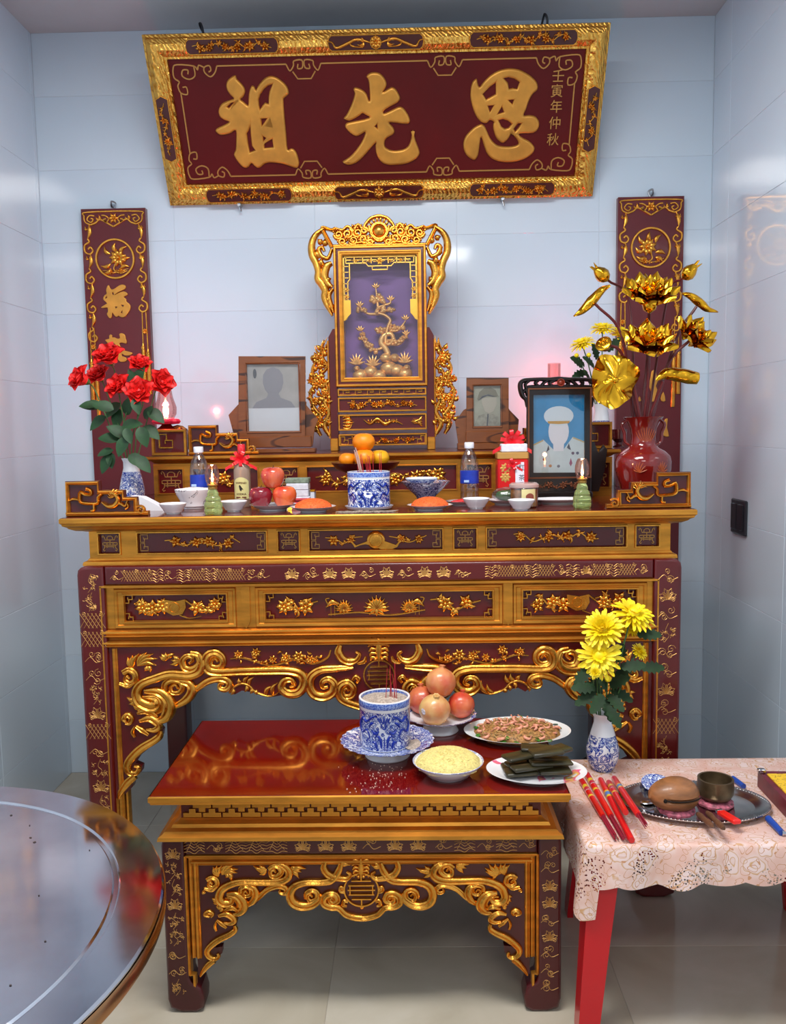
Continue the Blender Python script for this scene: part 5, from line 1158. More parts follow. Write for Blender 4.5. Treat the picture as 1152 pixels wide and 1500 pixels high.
pr = flat(fB, [(u0-.003, v0-.003), (u1+.003, v0-.003), (u1+.003, v1+.003), (u0-.003, v1+.003)], M('print_sepia', (176, 178, 160), .35, var=.06, vs=14), 'photo_print', R_, -.010)
flat(fB, ZB([(168, 402), (200, 330), (240, 318), (275, 325), (300, 318), (340, 340), (352, 402)]), M('print_khaki', (164, 164, 148), .4, var=.15, vs=60), 'printed_tunic', pr, -.0092)
flat(fB, ZB([(222, 205), (325, 200), (328, 250), (305, 300), (275, 315), (245, 300), (226, 250)]), M('print_face', (190, 186, 170), .4), 'printed_head', pr, -.0086)
flat(fB, ZB([(190, 215), (205, 165), (240, 135), (285, 130), (320, 150), (338, 190), (325, 196), (270, 178), (225, 190), (200, 222)]), M('print_cap', (132, 130, 112), .4), 'printed_cap', pr, -.008)
flat(fB, ZB([(200, 222), (225, 192), (270, 180), (325, 198), (300, 196), (262, 190), (232, 204)]), M('print_dark', (84, 88, 96)), 'printed_cap_brim', pr, -.0074)
flat(fB, ZB([(262, 318), (272, 318), (266, 402), (256, 402)]), M('print_dark', (84, 88, 96)), 'printed_seam', pr, -.0086)
# black carved frame with the colour portrait, on the tabletop
CY = .47; fC = FY(CY); ZCc = lambda P: fC.z(660, 540, 240/1152, P)
R_ = thing('framed_portrait', 'black carved portrait frame with blue-ground photograph of a white uniform', 'photo frame', (ZCc([(768, 880)])[0][0], CY, SLAB))
BRZ = M('bronze_beading', (120, 72, 48), .4, metal=.4)
P = ZCc([(538, 132), (996, 128), (996, 775), (538, 775)]); Hh = ZCc([(584, 186), (944, 182), (944, 730), (584, 732)])
m = MB(); m.poly(fC, P, -.014, .004, [Hh]); m.build('frame', BLACKM, R_, angle=20)
(ua, vb), (ub, va) = P[0], P[2]
m = MB(); m.frame(fC, ua+.002, ub-.002, va+.002, vb-.002, [(0, .002), (.002, .008), (.006, .008), (.008, .002)]); m.build('beaded_edge', BRZ, R_)
m = MB()
for s, f in ((1, lambda P: P), (-1, lambda P: [(2*768-a, b) for a, b in P])):
    Q = lambda P: ZCc(f(P))
    m.ribbon(fC, Q([(768, 74), (700, 76), (640, 74), (580, 76), (525, 82), (498, 100), (496, 140), (510, 190), (532, 220), (540, 270)]), [.010, .008, .007, .007, .008, .009, .009, .006, .004], .014, -.006, sink=.008)
    m.ribbon(fC, Q([(768, 124), (680, 126), (600, 126), (545, 130)]), .007, .012, -.006, sink=.008)
    for P_ in ([(560, 80), (530, 110), (540, 150)], [(620, 84), (600, 100), (620, 122)], [(690, 80), (660, 100), (640, 122)], [(735, 84), (700, 100), (720, 122)], [(510, 170), (530, 150), (545, 190)]): m.ribbon(fC, Q(P_), .006, .012, -.006, sink=.008)
m.build('crest_carving', BLACKM, R_)
m = MB(); dome(m, fC, ZCc([(776, 98)])[0], .013, .012, -.002, 16); ring(m, fC, ZCc([(776, 98)])[0], .012, .0025, .006, .006, 18); m.build('crest_disc', M('crest_red', (130, 44, 24), .4), R_)
q = ZCc([(520, 772), (1050, 870)]); m = MB()
m.box(q[0][0]+.006, q[1][0]-.03, CY-.006, CY+.03, SLAB+.02, q[0][1]+.002, .004); m.box(q[0][0]+.02, q[1][0]-.03, CY-.03, CY+.05, SLAB, SLAB+.024, .004); bs_ = m.build('base', BLACKM, R_)
m = MB(); fCb = FY(CY-.006); sprig(m, fCb, q[0][0]+.02, q[1][0]-.05, SLAB+.028, q[0][1]-.008, 19, .005, 0, 4, 1.6); m.build('base_carving', BRZ, bs_, kind='stuff')
m = MB(); qq = ZCc([(990, 560), (1080, 560), (1000, 840)]); m.poly(FY(CY+.03), [(ub-.004, SLAB+.02), (ub+.03, SLAB+.02), (ub+.052, SLAB+.10), (ub+.06, SLAB+.17), (ub+.046, SLAB+.19), (ub+.028, SLAB+.16), (ub+.012, SLAB+.2), (ub-.004, SLAB+.2)], -.006, .006); m.build('side_bracket', BLACKM, R_, angle=20)
u0, v1 = Hh[0]; u1, v0 = Hh[2]; W = u1-u0; H = v1-v0
pr = flat(fC, [(u0-.003, v0-.003), (u1+.003, v0-.003), (u1+.003, v1+.003), (u0-.003, v1+.003)], M('print_blue', (26, 142, 200), .3, var=.08, vs=9), 'photo_print', R_, -.010)
g = lambda a, b: (u0+a*W, v0+b*H)
UNI = M('print_uniform', (206, 222, 224), .35, var=.03, vs=30); PALE = M('print_pale', (228, 230, 236), .35); NAVY = M('print_navy', (32, 30, 52), .4); OCH = M('print_ochre', (200, 150, 30), .4)
flat(fC, [g(0, 0), g(1, 0), g(1, .40), g(.78, .46), g(.6, .30), g(.4, .30), g(.2, .43), g(0, .37)], UNI, 'printed_uniform', pr, -.0092)
for a, b, c, d in ((0, .37, .2, .43), (1, .40, .78, .46)): flat(fC, [g(a, b), g(c, d), g(c, d-.02), g(a, b-.02)][::1 if a == 0 else -1], M('print_epaulette', (196, 178, 120), .4), 'printed_epaulette', pr, -.0088)
flat(fC, ell(g(.5, .53), W*.2, H*.19), PALE, 'printed_head', pr, -.0084)
flat(fC, [g(.40, .28), g(.60, .28), g(.61, .44), g(.39, .44)], PALE, 'printed_neck', pr, -.0086)
flat(fC, ell(g(.5, .73), W*.29, H*.125), M('print_cap_white', (214, 228, 236), .35), 'printed_cap', pr, -.0082)
flat(fC, [g(.28, .665), g(.72, .665), g(.70, .635), g(.5, .625), g(.30, .635)], OCH, 'printed_cap_band', pr, -.0078)
flat(fC, [g(.26, .27), g(.30, .36), g(.32, .30)], NAVY, 'printed_collar', pr, -.0078); flat(fC, [g(.74, .29), g(.70, .38), g(.66, .32)], NAVY, 'printed_collar', pr, -.0078)
for a, b, mm in ((.22, .175, (150, 60, 70)), (.34, .09, (190, 130, 60)), (.78, .25, (90, 60, 90)), (.87, .25, (70, 80, 110)), (.5, .085, (120, 120, 130))): flat(fC, ell(g(a, b), W*.03, W*.03, 10), M('print_medal_%d' % int(a*100), mm, .4), 'printed_medal', pr, -.0084)
flat(fC, [g(.71, .12), g(.74, .19), g(.77, .12), g(.74, .08)], M('print_ribbon', (150, 40, 90), .4), 'printed_medal_ribbon', pr, -.0084)
m = MB(); m.box(u0-.002, u1+.002, CY+.002, CY+.0035, v0-.002, v1+.002); m.build('glass', thin_glass('frame_glass'), R_, flat=True)

# ------------------------------------------------------------------ things on the altar tabletop
def on_slab(x, y): return onz(x, y, SLAB)
CLEAR = thin_glass('clear_plastic', (244, 246, 250), gloss=.12, rough=.03)
# small white bowls
BW = [(254, 752.5, 'small white bowl beside the folded white paper'), (343, 749, 'small white bowl between the green oil lamp and the vodka bottle'), (698, 745, 'small white bowl before the lone water bottle next to the red tea box'), (764, 747, 'small white bowl in front of the clear snack jar')]
for x, y, lb in BW:
    P = on_slab(x, y); k = pxm(P); dishthing('small_bowl', lb, 'bowl', (P.x, max(P.y, .05), SLAB), bowlprof(20*k, 15.5*k, 10*k), WHITE, 32, group='small white bowls along the altar edge')
# rice bowl
P = Vector((ony(284, 735, .262).x, .262, SLAB)); k = pxm(P)
t = NT('bowl_ink'); co = t.coord(scale=(1, 1, 1)); wv = t.n('ShaderNodeTexNoise', Scale=22.0, Distortion=2.0); t.l(co, wv.inputs['Vector']); t.l(t.ramp(wv.outputs[0], [(0, (226, 228, 234)), (.62, (226, 228, 234)), (.64, (60, 62, 74)), (.68, (226, 228, 234))]), t.b.inputs['Base Color']); t.b.inputs['Roughness'].default_value = .15
dishthing('rice_bowl', 'larger white bowl with dark brush marks heaped with white rice', 'bowl', tuple(P), bowlprof(27*k, 29*k, 15*k), t.m, 36)
m = mound(25.5*k, 6*k, 2, rough=.03); m.xf(Matrix.Translation((P.x, P.y, P.z+25*k))); grains(m, (P.x, P.y, P.z+25*k), 25*k, 6*k, 260, .0014, 5); m.build('rice', M('white_rice', (232, 228, 222), .8, bump=.6, bs=300), None, base=(P.x, P.y, P.z+25*k), label='heap of white rice in the brush-marked bowl', cat='rice', kind='stuff')
# folded white paper
Q = on_slab(236, 741); m = MB()
m.poly(Fr((Q.x, .24, SLAB)), [(-.055, 0), (.062, 0), (.05, .012), (.018, .03), (-.012, .046), (-.05, .05)], -.02, .03); m.build('folded_paper', M('white_paper', (228, 232, 238), .8, bump=.2, bs=30), None, base=(Q.x, .24, SLAB), label='folded sheet of white paper beside the rose vase', cat='paper')
# water bottles
def bottle(px, depth, label):
    B = ony(px, 690, depth); k = pxm(B); H = .205; r = .0325
    T = thing('water_bottle', label, 'bottle', (B.x, depth, SLAB), False, group='plastic water bottles')
    pf = [(r*.8, 0), (r, .004), (r, .03), (r*.96, .034), (r, .04), (r, .06), (r*.97, .064), (r*.97, .112), (r, .116), (r*.98, .135), (r*.86, .155), (r*.55, .176), (r*.42, .184), (r*.42, .196)]
    m = MB(); m.lathe(pf, n=24, cap=False); m.build('bottle_body', CLEAR, T, recalc=False)
    m = MB(); m.lathe([(r*.5, .188), (r*.52, .19), (r*.52, .206), (r*.48, .2085), (.001, .209)], n=20); m.build('cap', M('bottle_cap', (226, 230, 240), .35), T)
    m = MB(); m.lathe([(r*.98, .066), (r*1.01, .067), (r*1.01, .11), (r*.98, .111)], n=24, cap=False); lb = m.build('label_band', M('bottle_label_blue', (32, 58, 168), .35, var=.12, vs=40), T)
    fL = Fr((0, -r*1.02, 0)); m = MB(); m.poly(fL, [(-.021, .071), (-.004, .071), (-.004, .079), (-.021, .079)], -.006, .0006); m.build('label_print', M('label_pale', (168, 196, 236), .4), lb, angle=10)
    return T
bottle(292, .36, 'clear plastic water bottle with blue label behind the rice bowl'); bottle(688, .36, 'clear plastic water bottle with blue label near the red tea box')
# oil lamps with green glass
FLAME = NT('lamp_flame'); FLAME.b.inputs['Emission Color'].default_value = (1, .72, .38, 1); FLAME.b.inputs['Emission Strength'].default_value = 18; FLAME = FLAME.m
def glassmat(name, col, rough=.08):
    t = NT(name); t.b.inputs['Base Color'].default_value = (*lin(col), 1); t.b.inputs['Transmission Weight'].default_value = .75; t.b.inputs['Roughness'].default_value = rough; t.b.inputs['IOR'].default_value = 1.3; return t.m
GREEN = glassmat('green_lamp_glass', (206, 226, 150)); BRASS = M('brass', (190, 150, 80), .3, metal=1)
def oil_lamp(px, py, label):
    P = on_slab(px, py); T = thing('oil_lamp', label, 'oil lamp', (P.x, max(P.y, .06), SLAB), False, group='small green oil lamps'); k = pxm(P)/.00216; s = k*1.02
    m = MB(); m.lathe([(a*s, b*s) for a, b in ((.024, 0), (.0275, .004), (.0285, .014), (.026, .018), (.0285, .023), (.0275, .034), (.023, .04), (.0245, .043), (.022, .052), (.017, .058), (.018, .062), (.0155, .07), (.012, .078))], n=24); m.build('oil_font', GREEN, T)
    m = MB(); m.lathe([(a*s, b*s) for a, b in ((.011, .076), (.014, .078), (.0145, .084), (.012, .087), (.0165, .089), (.0165, .092), (.006, .094), (.004, .1))], n=20); m.build('burner', BRASS, T)
    m = MB(); m.lathe([(a*s, b*s) for a, b in ((.014, .091), (.0165, .094), (.021, .106), (.0225, .118), (.0215, .132), (.017, .146), (.0135, .153))], n=24, cap=False); m.build('chimney', thin_glass('chimney_glass', (250, 214, 200), gloss=.06), T, recalc=False)
    m = MB(); m.lathe([(a*s, b*s) for a, b in ((.001, .099), (.0035, .104), (.0042, .11), (.003, .118), (.0015, .127), (.0004, .134))], n=10); m.build('flame', FLAME, T)
    l = bpy.data.lights.new('flame_light', 'POINT'); l.energy = .35; l.color = (1, .55, .28); l.shadow_soft_size = .008; o = bpy.data.objects.new('flame_light', l); COL.objects.link(o); o.parent = T; o.location = (0, 0, .14*s)
    return T
oil_lamp(313, 753, 'small oil lamp with green glass font next to the rice bowl'); oil_lamp(853, 744, 'small oil lamp with green glass font before the black portrait frame')
# vodka bottle
B = ony(355, 700, .3); T = thing('vodka_bottle', 'frosted vodka bottle with yellow label and red ribbon bow', 'bottle', (B.x, .3, SLAB), False)
r = .0285; m = MB(); m.lathe([(r*.9, 0), (r, .004), (r, .128), (r*.9, .142), (r*.5, .155), (r*.42, .162), (r*.42, .2)], n=24); m.build('bottle_body', M('frosted_glass', (150, 128, 112), .3, coat=.3), T)
m = MB(); m.lathe([(r*.46, .18), (r*.47, .185), (r*.47, .213), (r*.4, .216), (.001, .217)], n=20); m.build('cap', M('red_foil', (206, 18, 34), .25, coat=.5), T)
fL = Fr((0, -r*1.0, 0)); lab = M('vodka_label', (206, 202, 140), .5); m = MB(); N_ = 10
def cyl_patch(m, r, a0, a1, z0, z1, top=0):
    n = 10; vs = []
    for i in range(n+1): a = a0+(a1-a0)*i/n; e = z1-top*abs(2*i/n-1)**2; vs += [(r*math.sin(a), -r*math.cos(a), z0), (r*math.sin(a), -r*math.cos(a), e)]
    m.add(vs, [(2*i, 2*i+2, 2*i+3, 2*i+1) for i in range(n)])
cyl_patch(m, r*1.015, -1.0, 1.0, .03, .104, .014); lb = m.build('label', lab, T, recalc=False)
for tx, z, s in (('WIPEND', .084, .0095), ('VODKA', .046, .0095)):
    m = MB(); V, F = text_mesh(fL, tx, 0, z, s, .0002, .0002); V = [Vector((v.x, -math.sqrt(max(0, (r*1.03)**2-v.x**2)), v.z)) for v in V]; m.add(V, F); m.build('label_text', M('label_ink', (96, 24, 20) if tx[0] == 'W' else (96, 24, 20), .6), lb, recalc=False)
m = MB(); m.poly(fL, [(-.007, .076), (-.003, .078), (.008, .062), (.003, .063), (.001, .056), (-.004, .06)], .0005, .0012); m.build('label_emblem', M('emblem_black', (30, 28, 30), .6), lb)
m = MB(); m.poly(fL, [(-.017, .034), (.017, .034), (.017, .0375), (-.017, .0375)], -.003, .0002); m.build('label_rule', M('label_ink', (96, 24, 20)), lb)
RIB = M('red_ribbon', (222, 20, 36), .3, coat=.4)
def bow(T, z, y, s, name='ribbon_bow', n=7, mat=RIB, parent=None):
    m = MB()
    for i in range(n):
        a = 2*PI*i/n+.3; d = Vector((math.cos(a), -.35, .8*math.sin(a)+.15)); c = Vector((0, y, z))
        sd = d.cross(Vector((0, 1, 0))).normalized()*s*.17
        P = [c, c+d*s*.6+Vector((0, -s*.25, 0)), c+d*s, c+d*s*.6+Vector((0, s*.2, 0)), c]
        loops = crom(P, 3); vs = []
        for p in loops: vs += [tuple(p-sd), tuple(p+sd)]
        m.add(vs, [(2*j, 2*j+1, 2*j+3, 2*j+2) for j in range(len(loops)-1)])
    for sg in (-1, 1):
        P = crom([Vector((0, y, z)), Vector((sg*s*.9, y-.004, z-s*.5)), Vector((sg*s*1.6, y, z-s*.9))], 4); vs = []
        for p in P: vs += [tuple(p+Vector((0, 0, s*.16))), tuple(p-Vector((0, 0, s*.16)))]
        m.add(vs, [(2*j, 2*j+1, 2*j+3, 2*j+2) for j in range(len(P)-1)])
    return m.build(name, mat, T, recalc=False, angle=60)
bow(T, .162, -.014, .034)
# apples on a plate
P = Vector((ony(400, 737, .17).x, .17, SLAB)); k = pxm(P)
dishthing('apple_plate', 'white plate under three stacked red apples', 'plate', tuple(P), plateprof(34*k, 9*k, 20*k), WHITE)
APm = []
for nm, c1, c2 in (('apple_dark', (112, 14, 30), (136, 26, 44)), ('apple_orange', (190, 34, 26), (232, 120, 62)), ('apple_blush', (170, 24, 30), (226, 120, 80))):
    t = NT(nm); gx = t.n('ShaderNodeTexNoise', Scale=9.0, Detail=2.0); t.l(t.coord(), gx.inputs['Vector']); n2 = t.n('ShaderNodeTexNoise', Scale=60.0, Detail=3.0); t.l(t.coord(scale=(1, 1, .15)), n2.inputs['Vector'])
    f = t.math('ADD', t.math('MULTIPLY', gx.outputs[0], .75), t.math('MULTIPLY', n2.outputs[0], .25)); t.l(t.ramp(f, [(.38, c1), (.62, c2)]), t.b.inputs['Base Color']); t.b.inputs['Roughness'].default_value = .22; t.b.inputs['Coat Weight'].default_value = .4; APm.append(t.m)
def apple(c, R, mat, label, tilt=(0, 0)):
    T = thing('apple', label, 'apple', c, False, group='three apples on a plate')
    m = MB(); m.lathe([(R*a, R*b) for a, b in ((.06, .14), (.28, .02), (.42, .03), (.62, .16), (.86, .5), (.98, .9), (1.0, 1.15), (.93, 1.45), (.75, 1.68), (.5, 1.77), (.3, 1.74), (.14, 1.62), (.03, 1.5))], n=26, wob=lambda a, z: .02*math.cos(5*a)); m.build('fruit', mat, T)
    m = MB(); m.tube([(0, 0, R*1.48), (.001, 0, R*1.7), (.004, 0, R*1.95)], [.0012, .0016], 6); m.build('stalk', M('stalk_brown', (84, 56, 30), .7), T)
R = 17.2*k
apple((P.x-17.5*k, P.y-.004, SLAB+3.6*k), R, APm[0], 'dark red apple resting on the white plate')
apple((P.x+17.5*k, P.y-.004, SLAB+3.6*k), R*1.02, APm[1], 'orange-flushed red apple resting on the white plate')
apple((P.x+.5*k, P.y+.004, SLAB+32*k), R, APm[2], 'red apple balanced on top of the other two')
# stack of paper and notes
X = ony(438, 705, .36).x; T = thing('paper_stack', 'stack of white paper packets with greenish notes on top and red gold-tipped packs below', 'paper stack', (X, .36, SLAB), False)
PW_ = M('packet_white', (224, 226, 236), .6, var=.06, vs=60)
m = MB(); m.box(-.045, .04, -.03, .04, .0, .03, .002); m.build('lower_packet', PW_, T)
for i in range(2):
    m = MB(); m.tube([(-.034, -.036, .008+.012*i), (.046, -.036, .008+.012*i)], .0052, 8); o = m.build('red_candle_pack', M('red_gloss_paper', (186, 20, 44), .3), T); m = MB(); m.tube([(-.036, -.036, .008+.012*i), (-.022, -.036, .008+.012*i)], .0056, 8); m.build('gold_tip', GOLDB, o)
m = MB(); m.box(-.04, .036, -.03, .03, .0305, .053, .002); m.build('white_packet', PW_, T)
m = MB(); m.box(-.041, .036, -.031, .03, .0535, .076, .002); m.build('white_packet', PW_, T)
m = MB(); m.box(-.044, .038, -.03, .03, .0765, .094, .002); m.build('note_bundle', M('bank_notes', (124, 140, 122), .6, var=.3, vs=60), T)
m = MB(); m.box(.041, .056, -.02, .03, 0, .046, .002); m.build('side_packet', M('side_packet_white', (214, 220, 232), .6), T); m = MB(); m.box(.041, .058, -.022, .028, .0465, .054, .001); m.build('gold_card', GOLDB, T)
# orange sticky rice
SR = M('red_sticky_rice', (232, 100, 38), .6, var=.22, vs=220, bump=.9, bs=230)
for x, lb, sd in ((459, 'beside the apples', 3), (630, 'beside the blue footed bowl', 4)):
    P = Vector((ony(x, 740, .10).x, .10, SLAB)); k = pxm(P)
    dishthing('rice_plate', 'white plate under a mound of orange sticky rice '+lb, 'plate', tuple(P), plateprof(33.5*k, 8*k, 19*k), WHITE)
    m = mound(27*k, 14*k, sd, 34, 10, .035); m.xf(Matrix.Translation((P.x, P.y, SLAB+5*k))); grains(m, (P.x, P.y, SLAB+5*k), 27*k, 14*k, 420, .0017, sd); m.build('sticky_rice', SR, None, base=(P.x, P.y, SLAB+5*k), label='mound of orange sticky rice on the plate '+lb, cat='sticky rice')
# blue and white incense burners
def burner(name, label, loc, R, H, sticks, saucer=None, group=None):
    T = thing(name, label, 'incense burner', loc, False)
    pm = porcelain('burner_glaze_%d' % int(R*10000), 34, .004, H*.8, .5, band=(H*.86, H*.985), dist=2.2)
    m = MB(); m.lathe([(R*.95, 0), (R*.985, .002), (R*.985, H*.05), (R, H*.06), (R, H*.84), (R*1.015, H*.85), (R*1.015, H*.97), (R, H), (R*.93, H), (R*.92, H*.9), (.0005, H*.88)], n=48); m.build('burner_body', pm, T)
    m = MB(); rr = random.Random(5); loops = []
    for q in (1, .8, .55, .3, .01): loops.append([(R*.925*q*math.cos(2*PI*i/24), R*.925*q*math.sin(2*PI*i/24), H*(.93+.05*(1-q))+rr.uniform(-.0015, .0015)) for i in range(24)])
    m.loops(loops); m.build('ash_fill', ASH, T)
    # flaming pearl and dragons painted on the front
    INK = M('cobalt_ink', (22, 44, 140), .2); fB_ = Fr((0, 0, 0))
    def wrap(P, n=4): return crom([Vector((R*1.004*math.sin(a), -R*1.004*math.cos(a), z*H)) for a, z in P], n)
    m = MB()
    m.tube([Vector(p) for p in wrap([(.09*math.cos(i*.7), .55+.07*math.sin(i*.7)) for i in range(10)])], R*.02, 5)
    for a in (-.22, -.12, 0, .12, .22): m.tube(wrap([(a*.7, .62), (a, .69), (a*1.1, .76-abs(a)*.2)]), [R*.03, R*.03, R*.008], 5)
    for sg in (-1, 1):
        for P_ in ([(.35, .74), (.55, .68), (.75, .6), (.95, .66), (1.15, .5), (1.0, .36), (.75, .44), (.6, .3), (.8, .2)], [(.42, .6), (.55, .56), (.62, .48)], [(.2, .44), (.34, .38), (.5, .44)], [(.12, .1), (.14, .25), (.24, .34), (.4, .3)], [(.3, .08), (.36, .2), (.5, .2)]): m.tube(wrap([(sg*a, z) for a, z in P_]), [R*.03, R*.06, R*.05, R*.02], 5)
    m.tube(wrap([(0, .06), (0, .32)]), R*.02, 5); m.build('dragon_painting', INK, T, kind='stuff')
    return T
BPos = Vector((ony(541, 735, .155).x, .155, SLAB)); k = pxm(BPos)
dishthing('burner_saucer', 'plain white saucer under the altar incense burner', 'saucer', tuple(BPos), [(21*k, 0), (22*k, .001), (24*k, 1*k), (33*k, 2*k), (35.5*k, 5.5*k), (34.6*k, 5.5*k), (32*k, 2.8*k), (.0005, 2.6*k)], WHITE)
R1, H1 = 31*k, 53*k; bz = SLAB+2.55*k
burner('incense_burner', 'blue and white cylindrical incense burner with dragons on the altar tabletop', (BPos.x, BPos.y, bz), R1, H1, None)
rr = random.Random(8); pts = []
for i in range(15):
    a, q = rr.random()*6.28, rr.random()**.5*.4; p = Vector((BPos.x-.01+R1*q*math.cos(a), BPos.y+R1*q*math.sin(a), bz+H1*.9)); L = rr.choice((.03, .04, .05, .055)); pts.append((p, p+Vector((rr.uniform(-.008, .004), rr.uniform(-.006, .006), L+.012))))
for dx in (.036, .041): p = Vector((BPos.x+dx, BPos.y, bz+H1*.9)); pts.append((p, p+Vector((.001, 0, .075))))
incense('thin red incense stick standing in the altar burner', pts, 0, 'incense sticks in the altar burner')
for dx, l in ((-.026, .082), (-.022, .09), (-.019, .08)):
    p = Vector((BPos.x+dx, BPos.y-.006, bz+H1*.9)); m = MB(); m.tube([p, p+Vector((-.012, 0, l*.7)), p+Vector((-.019, 0, l))], [.0014, .0024, .0018], 5); m.build('burnt_incense_stick', M('burnt_stick', (186, 150, 140), .8), None, base=tuple(p), label='thick burnt incense stick with a pale ash tip in the altar burner', cat='incense stick', group='burnt incense sticks in the altar burner')
# ash and straw litter along the edge
m = MB(); rr = random.Random(12)
for i in range(170):
    x, y = rr.uniform(-.13, .045), rr.gauss(.05, .010); a = rr.gauss(0, .5); L = rr.uniform(.006, .03); m.tube([(x, y, SLAB+.001+rr.random()*.003), (x+L*math.cos(a), y+L*.4*math.sin(a), SLAB+.001+rr.random()*.004)], rr.uniform(.0006, .0012), 4)
m.build('ash_litter', ASH, None, base=(0, .055, SLAB), label='litter of pale incense ash and straw along the altar edge', cat='ash', kind='stuff')
# footed tray with tangerines
TP_ = Vector((ony(536, 680, .36).x, .36, SLAB)); k = pxm(TP_); zt_ = ony(536, 677, .36).z-SLAB
dishthing('footed_tray', 'dark red lacquered footed tray behind the incense burner', 'tray', tuple(TP_), [(28*k, 0), (27*k, .006), (14*k, .02), (12*k, zt_*.5), (20*k, zt_*.68), (44*k, zt_*.86), (50*k, zt_), (48*k, zt_), (40*k, zt_*.92), (.001, zt_*.9)], REDDARK, 40)
ORG = M('tangerine_peel', (242, 138, 12), .38, var=.12, vs=20, bump=.25, bs=420); YOR = M('yellow_tangerine_peel', (232, 168, 20), .38, var=.12, vs=20, bump=.25, bs=420)
def tangerine(x, y, r, mat, lb, dy=0):
    q = ony(x, y, TP_.y+dy); rr_ = r*pxm(q); m = MB(); m.lathe([(rr_*a, rr_*b) for a, b in ((.05, -.72), (.45, -.76), (.8, -.5), (.99, -.1), (1, .1), (.9, .45), (.62, .72), (.3, .8), (.12, .76), (.02, .72))], n=22, wob=lambda a, z: .012*math.cos(8*a))
    o = m.build('tangerine', mat, None, base=(0, 0, 0), label=lb, cat='tangerine', group='tangerines on the footed tray'); o.location = q
zq = zt_*.9+SLAB
for x, r, mat, lb, dy in ((509, 12.5, ORG, 'smaller orange tangerine at the end of the bottom layer on the footed tray', .012), (534, 16, ORG, 'large orange tangerine in the middle of the bottom layer on the footed tray', -.02), (556, 14.5, YOR, 'yellowish tangerine in the heap on the footed tray', .032)):
    q = ony(x, 670, TP_.y+dy); q.z = zq+r*pxm(q)*.76; rr_ = r*pxm(q); m = MB(); m.lathe([(rr_*a, rr_*b) for a, b in ((.05, -.72), (.45, -.76), (.8, -.5), (.99, -.1), (1, .1), (.9, .45), (.62, .72), (.3, .8), (.12, .76), (.02, .72))], n=22, wob=lambda a, z: .012*math.cos(8*a))
    o = m.build('tangerine', mat, None, base=(0, 0, 0), label=lb, cat='tangerine', group='tangerines on the footed tray'); o.location = q
tangerine(533, 648, 16.5, ORG, 'orange tangerine lying on top of the heap', .014)
# blue footed bowl with a small bowl in it
P = Vector((ony(624, 715, .24).x, .24, SLAB)); k = pxm(P); pb = porcelain('footed_bowl_glaze', 48, .0, 1, .5, base=(150, 160, 190), ink=(30, 42, 96))
zt_ = ony(624, 705, .24).z-SLAB
dishthing('footed_dish', 'dark blue and white footed dish behind the orange sticky rice', 'dish', tuple(P), [(20*k, 0), (19*k, .004), (13*k, zt_*.3), (15*k, zt_*.42), (29*k, zt_*.78), (36*k, zt_), (34.5*k, zt_), (27*k, zt_*.86), (.001, zt_*.8)], pb, 40)
dishthing('small_blue_bowl', 'shallow blue and white bowl set inside the footed dish', 'bowl', (P.x-6*k, P.y, SLAB+zt_*.84), bowlprof(24*k, 11*k, 12*k), porcelain('small_bowl_glaze', 60, .0, .02, .5), 32)
# chilli plate
P = Vector((ony(676, 735, .26).x, .26, SLAB)); k = pxm(P)
dishthing('chilli_plate', 'small white plate with red chillies', 'plate', tuple(P), plateprof(24*k, 6*k, 14*k), WHITE)
CH = M('red_chilli', (204, 14, 20), .25, coat=.4)
for i, (x, a) in enumerate(((-.008, .2), (.01, -.3), (.0, .5))):
    m = MB(); c = Vector((P.x+x, P.y-.019+.0165*i, SLAB+.0125)); d = Vector((math.cos(a*.3), math.sin(a*.3)*.5, .02)); m.tube(crom([c-d*.028, c, c+d*.024+Vector((0, 0, .004)), c+d*.034], 4), [.003, .0065, .006, .001], 8); m.build('chilli', CH, None, base=tuple(c), label='glossy red chilli lying on the small plate', cat='chilli', group='red chillies on the small plate')
# wrapped green cucumber on a plate
P = Vector((ony(742, 735, .264).x, .264, SLAB)); k = pxm(P)
dishthing('betel_plate', 'white plate under the film-wrapped green fruit', 'plate', tuple(P), plateprof(29*k, 7*k, 17*k), WHITE)
T = thing('wrapped_fruit', 'dark green fruit in clear film on the plate beside the snack jar', 'fruit', (P.x+3*k, P.y-.005, SLAB+3*k), False)
m = MB(); m.ball((0, 0, 10*k), (19*k, 13*k, 9*k), 20, 10, lambda d: 1+.06*math.sin(6*d.x)); m.build('fruit', M('green_fruit_skin', (58, 92, 40), .25, var=.45, vs=26, coat=.6), T)
m = MB(); m.ball((-2*k, 0, 11*k), (23*k, 15*k, 11*k), 18, 10, lambda d: 1+.09*math.sin(9*d.x+5*d.z)*math.cos(7*d.y+4*d.z)); m.build('film', thin_glass('clinging_film', (250, 252, 252), gloss=.1, rough=.1), T)
# clear snack jar
P = Vector((ony(768, 735, .153).x, .153, SLAB)); k = pxm(P); T = thing('snack_jar', 'clear plastic snack jar with amber filling and pink-tinged lid', 'jar', tuple(P), False); H = 36*k; r = 20.5*k
m = MB(); m.lathe([(r*.9, 0), (r, .004), (r, H*.8), (r*.96, H*.84)], n=28, cap=False); m.build('jar_wall', CLEAR, T, recalc=False)
m = MB(); m.lathe([(r*.88, .002), (r*.95, .005), (r*.95, H*.72), (.001, H*.75)], n=24); m.build('jar_filling', M('amber_sweets', (166, 112, 56), .4, var=.45, vs=50, bump=.5, bs=60), T)
m = MB(); m.lathe([(r*1.02, H*.8), (r*1.06, H*.82), (r*1.06, H*.92), (r*.95, H*.96), (r*.9, H*.99), (.001, H)], n=28); m.build('lid', M('pink_clear_lid', (206, 176, 170), .25, trans=.3, coat=.4), T)
